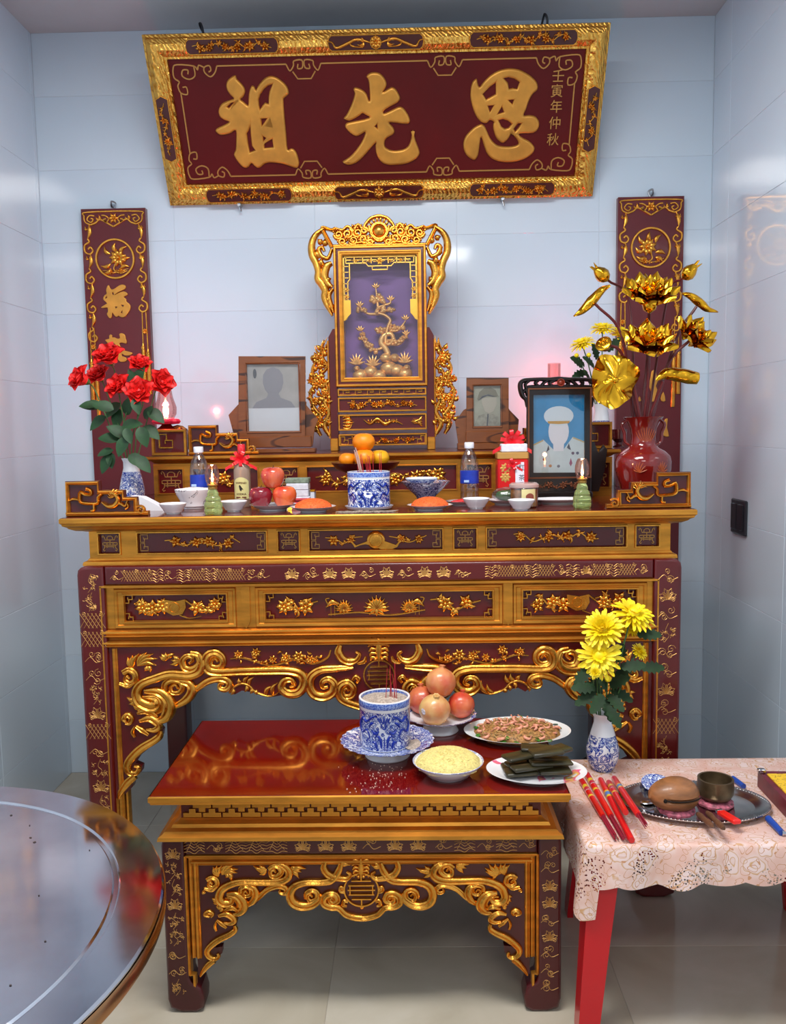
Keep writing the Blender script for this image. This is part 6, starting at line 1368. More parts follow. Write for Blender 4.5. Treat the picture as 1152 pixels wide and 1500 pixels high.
m = MB(); cyl_patch(m, r*1.01, -.3, .75, H*.3, H*.76); lb = m.build('label', M('jar_label', (222, 208, 150), .4), T, recalc=False); m = MB(); cyl_patch(m, r*1.02, .0, .6, H*.38, H*.6, H*.1); m.build('label_emblem', M('jar_emblem', (142, 70, 54), .4), lb, recalc=False)
# red tea box
P = Vector((ony(750, 700, .38).x, .38, SLAB)); k = pxm(P); T = thing('tea_box', 'red gift tea box with gold flowers, white label and red bow', 'gift box', tuple(P), False)
w = 22*k; Hb = ony(750, 662, .38).z-SLAB; m = MB(); m.box(-w, w, -w*.75, w*.75, 0, Hb*.86, .004); bx = m.build('box_body', M('red_box_card', (204, 20, 24), .35, coat=.3), T)
m = MB(); m.box(-w*1.02, w*1.02, -w*.77, w*.77, Hb*.86, Hb, .003); m.build('gold_lid', M('gold_card_paper', (196, 150, 80), .4, metal=.3), T)
fT = Fr((0, -w*.75, 0))
for cy in (.68, .5): m = MB(); flower(m, fT, (-w*.5, Hb*cy), w*.34, 8, .0015); ring(m, fT, (-w*.5, Hb*cy), w*.2, w*.05, .001, .0003, 18); m.build('gold_flower', M('gold_print', (206, 158, 84), .4, metal=.4), bx)
m = MB(); m.box(w*.15, w*.72, -w*.75-.001, -w*.75+.001, Hb*.3, Hb*.8); lb = m.build('white_label', M('label_white', (226, 228, 240), .5), bx)
for ch, y in (('红', .68), ('茶', .48)): m = MB(); V, F = text_mesh(Fr((0, -w*.75-.001, 0)), ch, w*.56, Hb*y, w*.42, .0002, 0); m.add(V, F); m.build('label_character', M('label_black', (40, 40, 60), .6), lb, recalc=False)
m = MB(); m.box(-w*.75, w*.95, -w*.72, w*.4, Hb+.0005, Hb+w*.55, .003); m.build('white_packet', M('packet_white'), (226, 226, 232)) if False else m.build('white_packet', PW_, T)
bow(T, Hb+w*.72, -w*.3, w*.8, n=9); bow(T, Hb*.74, -w*.72, w*.5, 'ribbon_tail', 4); 
# white saucers with paper by the black frame
P = Vector((ony(815, 735, .33).x, .33, SLAB)); k = pxm(P)
dishthing('paper_plate', 'flat white plate in front of the black portrait frame', 'plate', (P.x, .26, SLAB), plateprof(44*k, 7*k, 26*k), WHITE, oval=.62)
# ------------------------------------------------------------------ roses in the blue and white vase
RV = Vector((ony(193, 700, .40).x, .40, SLAB)); k = pxm(RV); zt_ = ony(190, 671, .40).z-SLAB
pv = porcelain('rose_vase_glaze', 52, -.01, zt_*.72, .5)
dishthing('flower_vase', 'blue and white porcelain vase holding the red roses', 'vase', tuple(RV), [(13*k, 0), (14*k, .004), (17.5*k, zt_*.2), (18*k, zt_*.34), (15*k, zt_*.58), (11*k, zt_*.8), (11*k, zt_*.92), (13.5*k, zt_), (12*k, zt_), (9.5*k, zt_*.9), (9.5*k, zt_*.6), (.001, zt_*.56)], pv, 32)
MOUTH = Vector((RV.x, RV.y, SLAB+zt_))
t = NT('rose_petal'); nz = t.n('ShaderNodeTexNoise', Scale=30.0); t.l(t.coord(), nz.inputs['Vector']); t.l(t.ramp(nz.outputs[0], [(.3, (224, 20, 24)), (.7, (246, 44, 38))]), t.b.inputs['Base Color']); t.b.inputs['Roughness'].default_value = .5; t.b.inputs['Subsurface Weight'].default_value = .15; t.b.inputs['Subsurface Radius'].default_value = (.01, .002, .001); ROSE = t.m
LEAFG = M('rose_leaf_green', (28, 66, 32), .55, var=.3, vs=24); STEMG = M('stem_green', (66, 104, 52), .55); DARKL = M('chrysanthemum_leaf', (24, 52, 20), .7, var=.3, vs=24)
def make_bloom(R):
    """rose head opening to +Z: core object with petal children (meshes in a list of matrices)"""
    core = MB(); 
    for tno in range(3):
        loops = []; n = 14
        for i in range(n*2+1):
            a = i*2*PI/n*.62+tno*2.1; r = R*(.08+.17*tno*.5+.006*i)
            loops.append([(r*math.cos(a), r*math.sin(a), R*.1), (r*1.15*math.cos(a), r*1.15*math.sin(a), R*(.95-.12*tno)), (r*1.28*math.cos(a), r*1.28*math.sin(a), R*(1.0-.12*tno))])
        vs = [p for l in loops for p in l]; fs = []
        for i in range(len(loops)-1):
            for j in range(2): a = i*3+j; fs.append((a, a+1, a+4, a+3))
        core.add(vs, fs)
    core.ball((0, 0, R*.3), (R*.55, R*.55, R*.5), 14, 8)
    mats = []; rr = random.Random(3)
    for n, rad, tilt, sc in ((4, .24, -.06, .9), (5, .34, .1, 1.0), (6, .42, .36, 1.0), (5, .42, .75, .95)):
        for i in range(n):
            a = 2*PI*i/n+rad*9+rr.uniform(-.15, .15)
            Mx = Matrix.Rotation(a, 4, 'Z') @ Matrix.Translation((0, R*rad, R*.02)) @ Matrix.Rotation(-(tilt+rr.uniform(-.08, .08)), 4, 'X') @ Matrix.Scale(sc, 4)
            mats.append(Mx)
    return core, petalmesh(R*1.12, R*1.35, cup=.75, curl=.26, n=6, k=6), mats
RR = .037; c_, p_, mats_ = make_bloom(RR); core_me = protomesh(c_, 'rose_core', ROSE); petal_me = protomesh(p_, 'rose_petal', ROSE)
cal = MB(); cal.lathe([(.003, -.012), (.008, -.006), (.013, .004), (.012, .014)], n=10); calyx_me = protomesh(cal, 'calyx', STEMG)
leaf_me = protomesh(leafmesh(.075, .046, .25, .22, 8), 'leaf', LEAFG); leaf_me2 = protomesh(leafmesh(.06, .034, .3, .12, 8), 'leaf', LEAFG)
def basis(d, nrm):
    """matrix with +X along d and +Z near nrm"""
    x = Vector(d).normalized(); y = Vector(nrm).cross(x); y = y.normalized() if y.length > 1e-4 else x.orthogonal().normalized(); z = x.cross(y)
    return Matrix(((x.x, y.x, z.x, 0), (x.y, y.y, z.y, 0), (x.z, y.z, z.z, 0), (0, 0, 0, 1)))
Zv = lambda a, b, y: ony(90+a*.17336, 480+b*.17336, y)
roses = [((395, 240), .40, (-.1, -.7, .7), 1.25, 'large red rose opening upward at the top of the bouquet'), ((160, 430), .37, (-.6, -.7, .4), 1.1, 'red rose leaning out furthest past the edge of the couplet board'), ((310, 400), .475, (-.2, -.7, .6), 1.0, 'small red rose tucked under the topmost bloom'),
         ((665, 310), .44, (.3, -.6, .7), .95, 'half-open red rose standing apart against the couplet board'), ((845, 460), .415, (.6, -.75, .2), 1.1, 'red rose with drooping petals in front of the glowing lamp'), ((480, 495), .40, (-.35, -.8, .5), 1.1, 'red rose with ragged petals beside the spiral-centred bloom'), ((655, 540), .335, (.1, -.93, .35), 1.15, 'red rose facing forward with a clear spiral centre')]
lfs = [[(250, 655, -1, .1), (300, 800, -.8, -.6)], [(200, 655, -1, 0), (350, 660, -.7, .3)], [(430, 690, -.4, -.4), (470, 770, -.2, -.9)], [(590, 400, -.3, .9), (650, 410, .4, .8), (560, 660, .2, .6)], [(800, 740, .8, -.6), (740, 700, .4, .6), (760, 880, .7, -.5)], [(400, 930, -.9, .2), (470, 870, -.5, .4), (350, 1060, -.95, -.3), (370, 1150, -.5, -.9), (420, 1140, .1, -.95)], [(590, 815, .9, .2), (570, 930, .3, -.8), (690, 920, .35, -.95), (640, 1120, .8, -.5), (690, 1150, .7, -.7), (640, 680, .3, -.9), (510, 1000, -.2, -.5)]]
RS = [(-.003, .004), (-.014, .001), (-.010, .011), (.006, .011), (.014, -.002), (-.007, -.010), (.005, -.012)]
for i, ((a, b), y, d, sc, lb) in enumerate(roses):
    C = Zv(a, b, y); d = Vector(d).normalized(); T = thing('rose', lb, 'rose', tuple(MOUTH), group='red roses in the vase')
    m = MB(); so_ = Vector((RS[i][0], RS[i][1], 0)); st = crom([MOUTH+so_*.62+Vector((0, 0, -.055)), MOUTH+so_*1.6+Vector(((C.x-MOUTH.x)*.25, (y-MOUTH.y)*.3, (C.z-MOUTH.z)*.35)), C-d*.055*sc-Vector((0, 0, .02)), C-d*.03*sc], 5); m.tube(st, .0024, 6); sto = m.build('stem', STEMG, T)
    Mx = Matrix.Translation(C-MOUTH-d*RR*.45*sc) @ rot_to(d) @ Matrix.Rotation(i*1.3, 4, 'Z') @ Matrix.Scale(sc, 4)
    bl = meshpart(core_me, 'bloom', T, Mx)
    for q in mats_: meshpart(petal_me, 'petal', bl, q)
    meshpart(calyx_me, 'calyx', bl, Matrix.Translation((0, 0, -.008)))
    for (la, lb_, dx, dz) in lfs[i]:
        yy = y-.03+.05*((la*7+lb_*3) % 10)/10; Q = Zv(la, lb_, yy); dd = Vector((dx, -.25, dz*.9)).normalized()
        Mx = Matrix.Translation(Q-MOUTH-dd*.038) @ basis(dd, (.15*dx, -.8, .55)); meshpart(leaf_me if (la+lb_) % 3 else leaf_me2, 'leaf', sto, Mx)

# ------------------------------------------------------------------ lamps with red frilled collars on the shelf
REDGL = thin_glass('red_tinted_glass', (252, 214, 210), gloss=.06); FRILL = M('red_frill', (214, 24, 60), .5)
def shelf_lamp(px, depth, zb_, label, en, sc=1.6):
    B = ony(px, 600, depth); T = thing('shelf_oil_lamp', label, 'oil lamp', (B.x, depth, zb_), False, group='brass oil lamps with red collars on the shelf')
    m = MB(); m.lathe([(.026, 0), (.03, .004), (.026, .01), (.012, .016), (.012, .024), (.03, .034), (.036, .05), (.034, .064), (.018, .074), (.012, .08)], n=24); m.build('lamp_font', M('lamp_brass', (176, 120, 70), .2, metal=1), T)
    m = MB(); P = [Vector((.03*math.cos(a)+.03, 0, .03+.034*math.sin(a)+.01)) for a in [i*.4 for i in range(-3, 8)]]; m.tube(P, .005, 8); m.build('handle', M('lamp_brass'  , (176, 120, 70)), T)
    m = MB(); m.lathe([(.012, .08), (.03, .082), (.034, .088), (.03, .094), (.014, .096)], n=36, wob=lambda a, z: .14*math.cos(12*a)); m.build('frilled_collar', FRILL, T)
    m = MB(); m.lathe([(.02, .095), (.027, .108), (.028, .125), (.02, .15), (.0165, .17), (.0165, .215)], n=24, cap=False); m.build('chimney', REDGL, T, recalc=False)
    m = MB(); m.lathe([(.001, .1), (.007, .108), (.008, .118), (.004, .134), (.0005, .145)], n=10); m.build('flame', FLAME, T)
    l = bpy.data.lights.new('lamp_glow', 'POINT'); l.energy = en; l.color = (1, .09, .16); l.shadow_soft_size = .012; o = bpy.data.objects.new('lamp_glow', l); COL.objects.link(o); o.parent = T; o.location = (0, 0, .125); T.scale = (sc, sc, sc)
shelf_lamp(243, .662, TZ+.0008, 'brass oil lamp with red frilled collar glowing behind the roses', 11, 1.46)
shelf_lamp(812, .97, TZ+.0008, 'brass oil lamp with red frilled collar glowing behind the black portrait frame', 13)

# ------------------------------------------------------------------ chrysanthemums
t = NT('yellow_petal'); nz = t.n('ShaderNodeTexNoise', Scale=40.0); t.l(t.coord(), nz.inputs['Vector']); t.l(t.ramp(nz.outputs[0], [(.3, (244, 212, 10)), (.7, (255, 232, 30))]), t.b.inputs['Base Color']); t.b.inputs['Roughness'].default_value = .5; YEL = t.m
def mum(R, seed, layers=((20, 1.0, .22), (20, .95, .5), (18, .82, .85), (16, .66, 1.15), (12, .48, 1.4), (8, .3, 1.52)), droop=.25):
    """flower head opening to +Z; many narrow ray petals"""
    rr = random.Random(seed); m = MB()
    for n, L, el in layers:
        for i in range(n):
            a = 2*PI*(i+rr.uniform(-.3, .3))/n; e = el+rr.uniform(-.1, .1); l = R*L*rr.uniform(.88, 1.08); w = R*.085
            ca, sa = math.cos(a), math.sin(a); pts = []
            for q in (0, .35, .7, .92, 1):
                r = l*q*math.cos(e)+R*.05; z = l*q*math.sin(e)-droop*l*q*q*math.cos(e)*.7+R*.1
                ww = w*(.45, .9, 1.05, .8, .15)[(0, .35, .7, .92, 1).index(q)]
                pts.append((r, z, ww))
            vs = []
            for r, z, ww in pts: vs += [(r*ca-ww*sa, r*sa+ww*ca, z+ww*.35), (r*ca, r*sa, z), (r*ca+ww*sa, r*sa-ww*ca, z+ww*.35)]
            m.add(vs, [f for j in range(4) for f in ((3*j, 3*j+1, 3*j+4, 3*j+3), (3*j+1, 3*j+2, 3*j+5, 3*j+4))])
    m.ball((0, 0, R*.12), (R*.3, R*.3, R*.3), 10, 6)
    return m
mum_me = protomesh(mum(.05, 1), 'petals', YEL); mum_me2 = protomesh(mum(.05, 2, ((18, 1.0, .05), (18, .9, .3), (16, .75, .6), (12, .5, 1.0), (8, .3, 1.4)), .3), 'petals', YEL)
mleaf = MB(); L_ = .07; vs = []; N_ = 10
for i in range(N_+1):
    t_ = i/N_; w_ = .0225*math.sin(PI*min(1, t_*.92+.06))**.7*(1 if i % 2 else .62); vs += [(L_*t_, -w_, -.2*L_*t_*t_+.15*w_), (L_*t_, 0, -.2*L_*t_*t_), (L_*t_, w_, -.2*L_*t_*t_+.15*w_)]
mleaf.add(vs, [f for i in range(N_) for f in ((3*i, 3*i+1, 3*i+4, 3*i+3), (3*i+1, 3*i+2, 3*i+5, 3*i+4))]); mleaf_me = protomesh(mleaf, 'leaf', DARKL)
def mum_stem(mouth, C, d, R, lb, grp, which, leaves, bud=False, slot=(0, 0)):
    T = thing('chrysanthemum', lb, 'flower', tuple(mouth), group=grp); d = Vector(d).normalized()
    m = MB(); m.tube(crom([mouth+Vector((slot[0], slot[1], -.05)), mouth+Vector((slot[0], slot[1], 0))*1.3+(C-mouth)*.45+Vector((0, 0, .02)), C-d*R*.4, C], 5), .0022, 6); so = m.build('stem', STEMG, T)
    if bud:
        m = MB(); m.ball(C-mouth, R, 12, 8); m.build('bud', YEL, T, base=(0, 0, 0))
    else:
        o = meshpart(mum_me if which else mum_me2, 'petals', T, Matrix.Translation(C-mouth-d*R*.2) @ rot_to(d) @ Matrix.Scale(R/.05, 4)); o['kind'] = 'stuff'
        m = MB(); m.lathe([(.003, -.02), (.010, -.012), (.014, -.002), (.004, .004)], n=10); m.xf(Matrix.Translation(C-mouth-d*R*.1) @ rot_to(d)); m.build('calyx', STEMG, T, base=(0, 0, 0))
    for Q, dd in leaves:
        dd = Vector(dd).normalized(); meshpart(mleaf_me, 'leaf', so, Matrix.Translation(Q-mouth-dd*.02) @ basis(dd, (.1, -.75, .6)))
# on the red plastic table
TB = .506
VP_ = onz(883, 1131, TB); VP_.y = -.128; k = pxm(VP_); VP_ = Vector((ony(883, 1110, VP_.y).x, VP_.y, TB)); vh = ony(880, 1043, VP_.y).z-TB
dishthing('flower_vase', 'blue and white porcelain vase holding chrysanthemums on the lace cloth', 'vase', tuple(VP_), [(15*k, 0), (16*k, .004), (21*k, vh*.12), (24*k, vh*.28), (23.5*k, vh*.4), (18*k, vh*.62), (13*k, vh*.82), (13*k, vh*.92), (17*k, vh), (15.5*k, vh), (11.5*k, vh*.9), (11.5*k, vh*.62), (.001, vh*.58)], porcelain('mum_vase_glaze', 40, -.01, vh*.62, .5), 36)
MO = VP_+Vector((0, 0, vh)); ZM = lambda a, b, y: ony(820+a*.18, 870+b*.18, y); yv = VP_.y
fm = [((350, 285), -.03, (-.2, -.75, .6), 31, 1, 'large round yellow chrysanthemum above the spiky one', [((215, 640), (-.6, -.4, -.5)), ((560, 590), (.8, -.2, .2))]), ((605, 150), .02, (.25, -.45, .85), 33, 0, 'broad flat yellow chrysanthemum highest in the bouquet', [((690, 330), (.9, -.2, .1)), ((720, 600), (1, -.1, .1))]), ((325, 500), -.05, (-.15, -.85, .35), 33, 0, 'spiky yellow chrysanthemum facing forward below the round one', [((240, 760), (-.9, -.2, .1)), ((250, 830), (-.8, -.3, -.3))]),
      ((580, 275), .055, (.2, -.6, .7), 17, 1, 'medium yellow chrysanthemum partly behind the two largest', [((485, 520), (.1, -.5, .7))]), ((650, 470), .02, (.5, -.6, .5), 14, 1, 'small yellow chrysanthemum beside the gilded frame', [((500, 640), (.5, -.5, .6)), ((470, 800), (.6, -.5, -.2))]), ((290, 640), -.085, (-.3, -.7, .3), 9, 1, 'smallest yellow chrysanthemum beneath the spiky bloom', [((330, 860), (-.5, -.6, -.4)), ((420, 960), (.5, -.6, -.7))])]
FS_ = [(-.006, .001), (.009, .004), (-.011, -.008), (.003, .012), (.009, -.005), (-.012, .007)]
for ((a, b), dy, d, r, wh, lb, lv), sl in zip(fm, FS_):
    mum_stem(MO, ZM(a, b, yv+dy), d, r*k, lb, 'yellow chrysanthemums on the lace-covered table', wh, [(ZM(x, y, yv+dy-.02), dd) for (x, y), dd in lv], slot=sl)
mum_stem(MO, ZM(393, 690, yv-.05), (0, -1, .2), 5*k, 'round yellow chrysanthemum bud among the dark leaves', 'yellow chrysanthemums on the lace-covered table', 0, [(ZM(a, b, yv+e), dd) for (a, b), e, dd in (((380, 760), -.05, (-.3, -.6, .5)), ((450, 730), -.02, (.5, -.5, .5)), ((430, 850), -.05, (.4, -.7, -.3)), ((320, 780), 0, (-.5, -.3, .4)), ((390, 900), -.06, (.1, -.7, -.6)), ((480, 700), .03, (.3, -.3, .8)), ((300, 700), .02, (-.3, -.3, .8)), ((350, 620), .03, (.1, -.2, .9)))], True, (.001, -.012))
# behind the black portrait frame
V2 = Vector((ony(881, 640, .74).x, .74, TZ+.0008)); k = pxm(V2); vh = ony(881, 592, .74).z-V2.z
dishthing('flower_vase', 'blue and white porcelain vase behind the black portrait frame', 'vase', tuple(V2), [(11*k, 0), (12*k, .004), (14.5*k, vh*.3), (14.5*k, vh*.4), (11*k, vh*.68), (9.5*k, vh*.85), (12*k, vh), (11*k, vh), (8*k, vh*.88), (8.5*k, vh*.6), (.001, vh*.5)], porcelain('shelf_vase_glaze', 50, .02, vh*.62, .5), 32)
MO = V2+Vector((0, 0, vh)); ZN = lambda a, b, y: ony(820+a*.217, 370+b*.217, y)
for (a, b), dy, d, r, wh, lb, lv, sl in (((290, 505), .01, (-.1, -.4, .9), 19, 0, 'yellow chrysanthemum highest behind the golden lotus leaf', [((250, 690), (-.2, -.4, .7)), ((345, 640), (.4, -.5, .6))], (.002, .008)), ((150, 608), -.02, (-.35, -.35, .85), 19, 0, 'yellow chrysanthemum spreading flat above the black portrait frame', [((150, 745), (-.6, -.5, .5)), ((160, 810), (-.7, -.4, -.2)), ((205, 850), (-.3, -.6, .4))], (-.008, -.003)), ((420, 560), .02, (.3, -.4, .85), 22, 1, 'yellow chrysanthemum partly hidden by the golden lotus stems', [((262, 780), (.4, -.6, .5)), ((250, 830), (.5, -.5, .3))], (.010, 0))):
    mum_stem(MO, ZN(a, b, .74+dy), d, r*k, lb, 'yellow chrysanthemums on the shelf', wh, [(ZN(x, y, .735), dd) for (x, y), dd in lv], slot=sl)
for a, b, yb, sl, lb in ((115, 695, .70, (-.008, .004), 'small yellow chrysanthemum bud nearest the portrait crest'), (198, 692, .69, (-.002, -.011), 'small yellow chrysanthemum bud among leaves behind the golden leaf')):
    mum_stem(MO, ZN(a, b, yb), (0, 0, 1), 3.4*k, lb, 'yellow chrysanthemums on the shelf', 0, [(ZN(a+20, b+60, yb-.012), (-.5, -.5, .5))], True, sl)
# small dark lacquer cup beside it
P = Vector((ony(907, 640, .70).x, .70, TZ+.0008)); k = pxm(P); dishthing('lacquer_cup', 'small dark red lacquer cup on the shelf beside the porcelain vase', 'cup', tuple(P), [(9*k, 0), (9*k, .004), (5*k, .012), (5*k, .02), (11*k, .034), (12*k, .07), (10.5*k, .07), (9*k, .036), (.001, .034)], M('dark_cup_lacquer', (74, 18, 20), .25, coat=.5), 24)

# ------------------------------------------------------------------ golden lotus in the red vase
LY = .30; LP = Vector((ony(942, 690, LY).x, LY, SLAB)); k = pxm(LP); z_ = lambda y: ony(942, y, LY).z-SLAB
RVM = M('oxblood_glaze', (116, 22, 18), .12, coat=.7, var=.15, vs=12)
T = thing('lotus_vase', 'red-brown glazed vase with engraved lotus holding the golden flowers', 'vase', tuple(LP), False)
m = MB(); m.lathe([(26*k, 0), (28*k, .004), (33*k, z_(708)), (39.5*k, z_(688)), (40*k, z_(676)), (38*k, z_(668)), (31*k, z_(661)), (22*k, z_(656)), (18*k, z_(650)), (17*k, z_(640)), (18.5*k, z_(628)), (24*k, z_(616)), (28*k, z_(611)), (26.5*k, z_(610.5)), (21*k, z_(619)), (16*k, z_(630)), (15*k, z_(640)), (15.5*k, z_(650)), (.001, z_(652))], n=40, wob=lambda a, z: .03*math.cos(6*a) if z > z_(618) else 0); m.build('vase_body', RVM, T)
for s in (-1, 1):
    m = MB(); m.tube(crom([(s*24*k, 0, z_(615)), (s*31*k, 0, z_(622)), (s*27*k, 0, z_(634)), (s*26*k, 0, z_(646)), (s*20*k, 0, z_(652))], 5), [.004, .006, .004], 8); m.build('vase_handle', RVM, T)
LINEG = M('engraved_amber', (168, 78, 34), .4)
m = MB()
for cx_ in (-.35, .5):
    for i in range(7):
        a = PI*(.08+.14*i); R_ = 40.4*k; P_ = [(cx_, z_(690)), (cx_+.16*math.cos(a)-.05*math.sin(a), z_(690)+.02*math.sin(a)), (cx_+.24*math.cos(a), z_(690)+.036*math.sin(a))]
        m.tube(crom([Vector((R_*.985*math.sin(q), -R_*.985*math.cos(q), z)) for q, z in P_], 3), [.001, .002, .0008], 5)
for i in range(-4, 5): m.tube(crom([Vector((0+17*k*math.sin(i*.05), -17.2*k, z_(650))), Vector((17.8*k*math.sin(i*.16), -18*k*math.cos(i*.16), z_(640)+.004*(4-abs(i)))), Vector((20*k*math.sin(i*.2), -19.5*k*math.cos(i*.2), z_(630)+.004*(3-abs(i))))], 3), [.0008, .0014, .0006], 5)
m.build('engraved_lotus', LINEG, T, kind='stuff')
LM = LP+Vector((0, 0, z_(622))); STR = M('oxblood_stem', (92, 22, 24), .4, coat=.2)
ZL = lambda a, b, y=LY: ony(820+a*.217, 370+b*.217, y)
def gstem(T, C, mid, r=.0052, slot=(0, 0)):
    s_ = Vector((slot[0], slot[1], 0)); m = MB(); m.tube(crom([LM+s_*.9+Vector((0, 0, -.05)), LM+s_*1.15+Vector(((C.x-LM.x)*.05, (C.y-LM.y)*.1, .03)), mid, C], 6), r, 8); m.build('stem', STR, T)
gp = petalmesh(.072, .066, cup=-.55, curl=-.05, n=7, k=6, point=.75); gp_me = protomesh(gp, 'petal', GOLDB)
gpod = MB(); gpod.lathe([(.004, -.02), (.012, -.012), (.02, .006), (.021, .014), (.015, .018), (.001, .019)], n=16); gpod_me = protomesh(gpod, 'pod', GOLDB)
def lotus(C, d, sc, lb, mid, rows=((5, .12, .35, .8), (7, .16, .75, .95), (8, .2, 1.15, 1.0)), ball=False, slot=(0, 0)):
    T = thing('golden_lotus', lb, 'artificial flower', tuple(LM), group='golden lotus flowers'); d = Vector(d).normalized(); gstem(T, C-d*.01, mid, slot=slot)
    hd = meshpart(gpod_me, 'seed_head', T, Matrix.Translation(C-LM) @ rot_to(d) @ Matrix.Scale(sc, 4))
    for n, rad, tilt, s_ in rows:
        for i in range(n):
            a = 2*PI*(i+(.5 if n == 7 else 0))/n; meshpart(gp_me, 'petal', hd, Matrix.Rotation(a, 4, 'Z') @ Matrix.Translation((0, .07*rad, -.008)) @ Matrix.Rotation(-tilt, 4, 'X') @ Matrix.Scale(s_, 4))
    if ball:
        m = MB(); m.lathe([(.002, -.062), (.02, -.05), (.026, -.03), (.022, -.012), (.012, 0)], n=18); m.xf(Matrix.Translation(C-LM)); m.build('calyx_bulb', GOLDB, T, base=(0, 0, 0))
lotus(ZL(610, 285), (0, -.6, .8), 1.22, 'large golden lotus with a round bulb below, topmost of the open flowers', ZL(600, 640, LY+.06), ball=True, slot=(0, .021))
lotus(ZL(606, 600, LY-.045), (0, -.62, .78), 1.18, 'golden lotus opening below the largest lotus', ZL(600, 850, LY-.035), rows=((5, .12, .4, .8), (6, .16, .85, .95), (6, .2, 1.3, 1.0)), slot=(0, -.010))
lotus(ZL(905, 570, LY-.02), (.5, -.6, .6), 1.05, 'golden lotus leaning out over the wall', ZL(740, 740, LY-.01), rows=((4, .12, .3, .85), (5, .16, .7, 1.0), (5, .2, 1.15, 1.0)), slot=(.016, -.004))
def lbud(C, d, lb, mid, slot):
    T = thing('golden_lotus_bud', lb, 'artificial flower', tuple(LM), group='golden lotus buds'); d = Vector(d).normalized(); gstem(T, C, mid, .0042, slot)
    m = MB(); m.lathe([(.004, -.004), (.018, .006), (.0245, .02), (.022, .036), (.013, .052), (.008, .058), (.002, .06)], n=20, wob=lambda a, z: .05*math.cos(5*a)); m.xf(Matrix.Translation(C-LM) @ rot_to(d)); b_ = m.build('bud', GOLDB, T, base=(0, 0, 0))
    for i in range(3): m = MB(); m.tube([(0.004*math.cos(i*2.1), .004*math.sin(i*2.1), .05), (.011*math.cos(i*2.1), .011*math.sin(i*2.1), .075)], [.006, .001], 6); m.xf(Matrix.Translation(C-LM) @ rot_to(d)); m.build('bud_tip', GOLDB, b_, base=(0, 0, 0))
lbud(ZL(325, 185, LY+.05), (-.75, -.1, .65), 'golden lotus bud on a bent stem against the bare wall', ZL(470, 340, LY+.09), (-.016, .014)); lbud(ZL(835, 172, LY+.05), (.7, -.1, .7), 'golden lotus bud before the edge of the couplet board', ZL(730, 300, LY+.09), (.014, .014))
def gleaf(P, W, lb, stem_at, mid, slot, h=.012, name='golden_lotus_leaf'):
    """rolled leaf along a 3D path with half-widths"""
    T = thing(name, lb, 'artificial leaf', tuple(LM), group='golden lotus leaves'); gstem(T, stem_at, mid, .0048, slot); Q = crom(P, 5); n = len(Q); loops = []
    for i, p in enumerate(Q):
        tn = (Q[min(i+1, n-1)]-Q[max(i-1, 0)]).normalized(); sd = tn.cross(Vector((0, -1, 0))).normalized(); w_ = interp(W, i/(n-1))
        L = []
        for j in range(9):
            s = j/4-1; L.append(tuple(p+sd*w_*s*(1-.12*s*s)+Vector((0, -1, 0))*(w_*.75*(1-s*s)+.002*math.sin(i*1.1+j))-LM))
        L += [tuple(Vector(q)+Vector((0, .003, 0))) for q in L[::-1]]
        loops.append(L)
    m = MB(); m.loops(loops); m.build('leaf_blade', GOLDB, T, base=(0, 0, 0), angle=50)
gleaf([ZL(342, 222), ZL(285, 255), ZL(215, 330), ZL(150, 395), ZL(94, 430)], [.004, .014, .02, .013, .002], 'rolled golden lotus leaf pointing away over the bare wall', ZL(240, 345), ZL(420, 560, LY+.01), (-.024, 0))
gleaf([ZL(a, b, LY+.07) for a, b in ((826, 275), (880, 290), (945, 335), (1000, 380), (1072, 402))], [.003, .013, .018, .012, .002], 'rolled golden lotus leaf hanging past the couplet board edge', ZL(925, 365, LY+.07), ZL(790, 580, LY+.07), (.023, .006))
gleaf([ZL(a, b, LY-.06) for a, b in ((650, 862), (720, 820), (800, 825), (880, 840), (936, 850))], [.004, .022, .026, .026, .022], 'half-folded golden lotus leaf low beside the open flowers', ZL(700, 870, LY-.062), ZL(660, 980, LY-.045), (.012, -.020))
# big wavy round leaf
T = thing('golden_lotus_leaf', 'large wavy round golden lotus leaf facing forward', 'artificial leaf', tuple(LM), group='golden lotus leaves'); C = ZL(368, 862, LY-.06); gstem(T, C+Vector((0, .02, 0)), ZL(470, 790, LY-.03), slot=(-.012, -.018))
m = MB(); rr = random.Random(2); n = 40; loops = []
for q in (1.0, .94, .86, .76, .66, .55, .44, .33, .22, .12, .05):
    l = []
    for i in range(n):
        a = 2*PI*i/n; r = .083*q*(1+.06*math.sin(3*a+1)+.04*math.sin(7*a)*q); l.append(tuple(C-LM+Vector((r*.94*math.cos(a), -.012*(1-q)**2+.02*q**1.5*math.sin(3*a+.5+2*q)+.010*math.sin(5*a-3*q)*q, r*1.06*math.sin(a)))))
    loops.append(l)
loops2 = [[tuple(Vector(p)+Vector((0, .003, 0))) for p in l] for l in loops[::-1]]
m.loops(loops[::-1]+[[tuple(Vector(p)+Vector((0, .003, 0))) for p in loops[0]]]+loops2[::-1][1:], cap=True); m.ball(C-LM+Vector((0, -.02, 0)), (.011, .008, .011), 12, 8); m.build('leaf_blade', GOLDB, T, base=(0, 0, 0), angle=60)
T = thing('golden_seed_pod', 'golden lotus seed pod peeping over the large wavy leaf', 'artificial flower', tuple(LM)); C = ZL(300, 620, LY-.02); gstem(T, C, ZL(425, 690, LY-.022), slot=(-.014, -.006))
m = MB(); m.lathe([(.006, -.03), (.016, -.02), (.027, .0), (.028, .006), (.024, .009), (.001, .008)], n=22); m.xf(Matrix.Translation(C-LM) @ rot_to((-.5, -.7, .5))); pd = m.build('pod', GOLDB, T, base=(0, 0, 0))
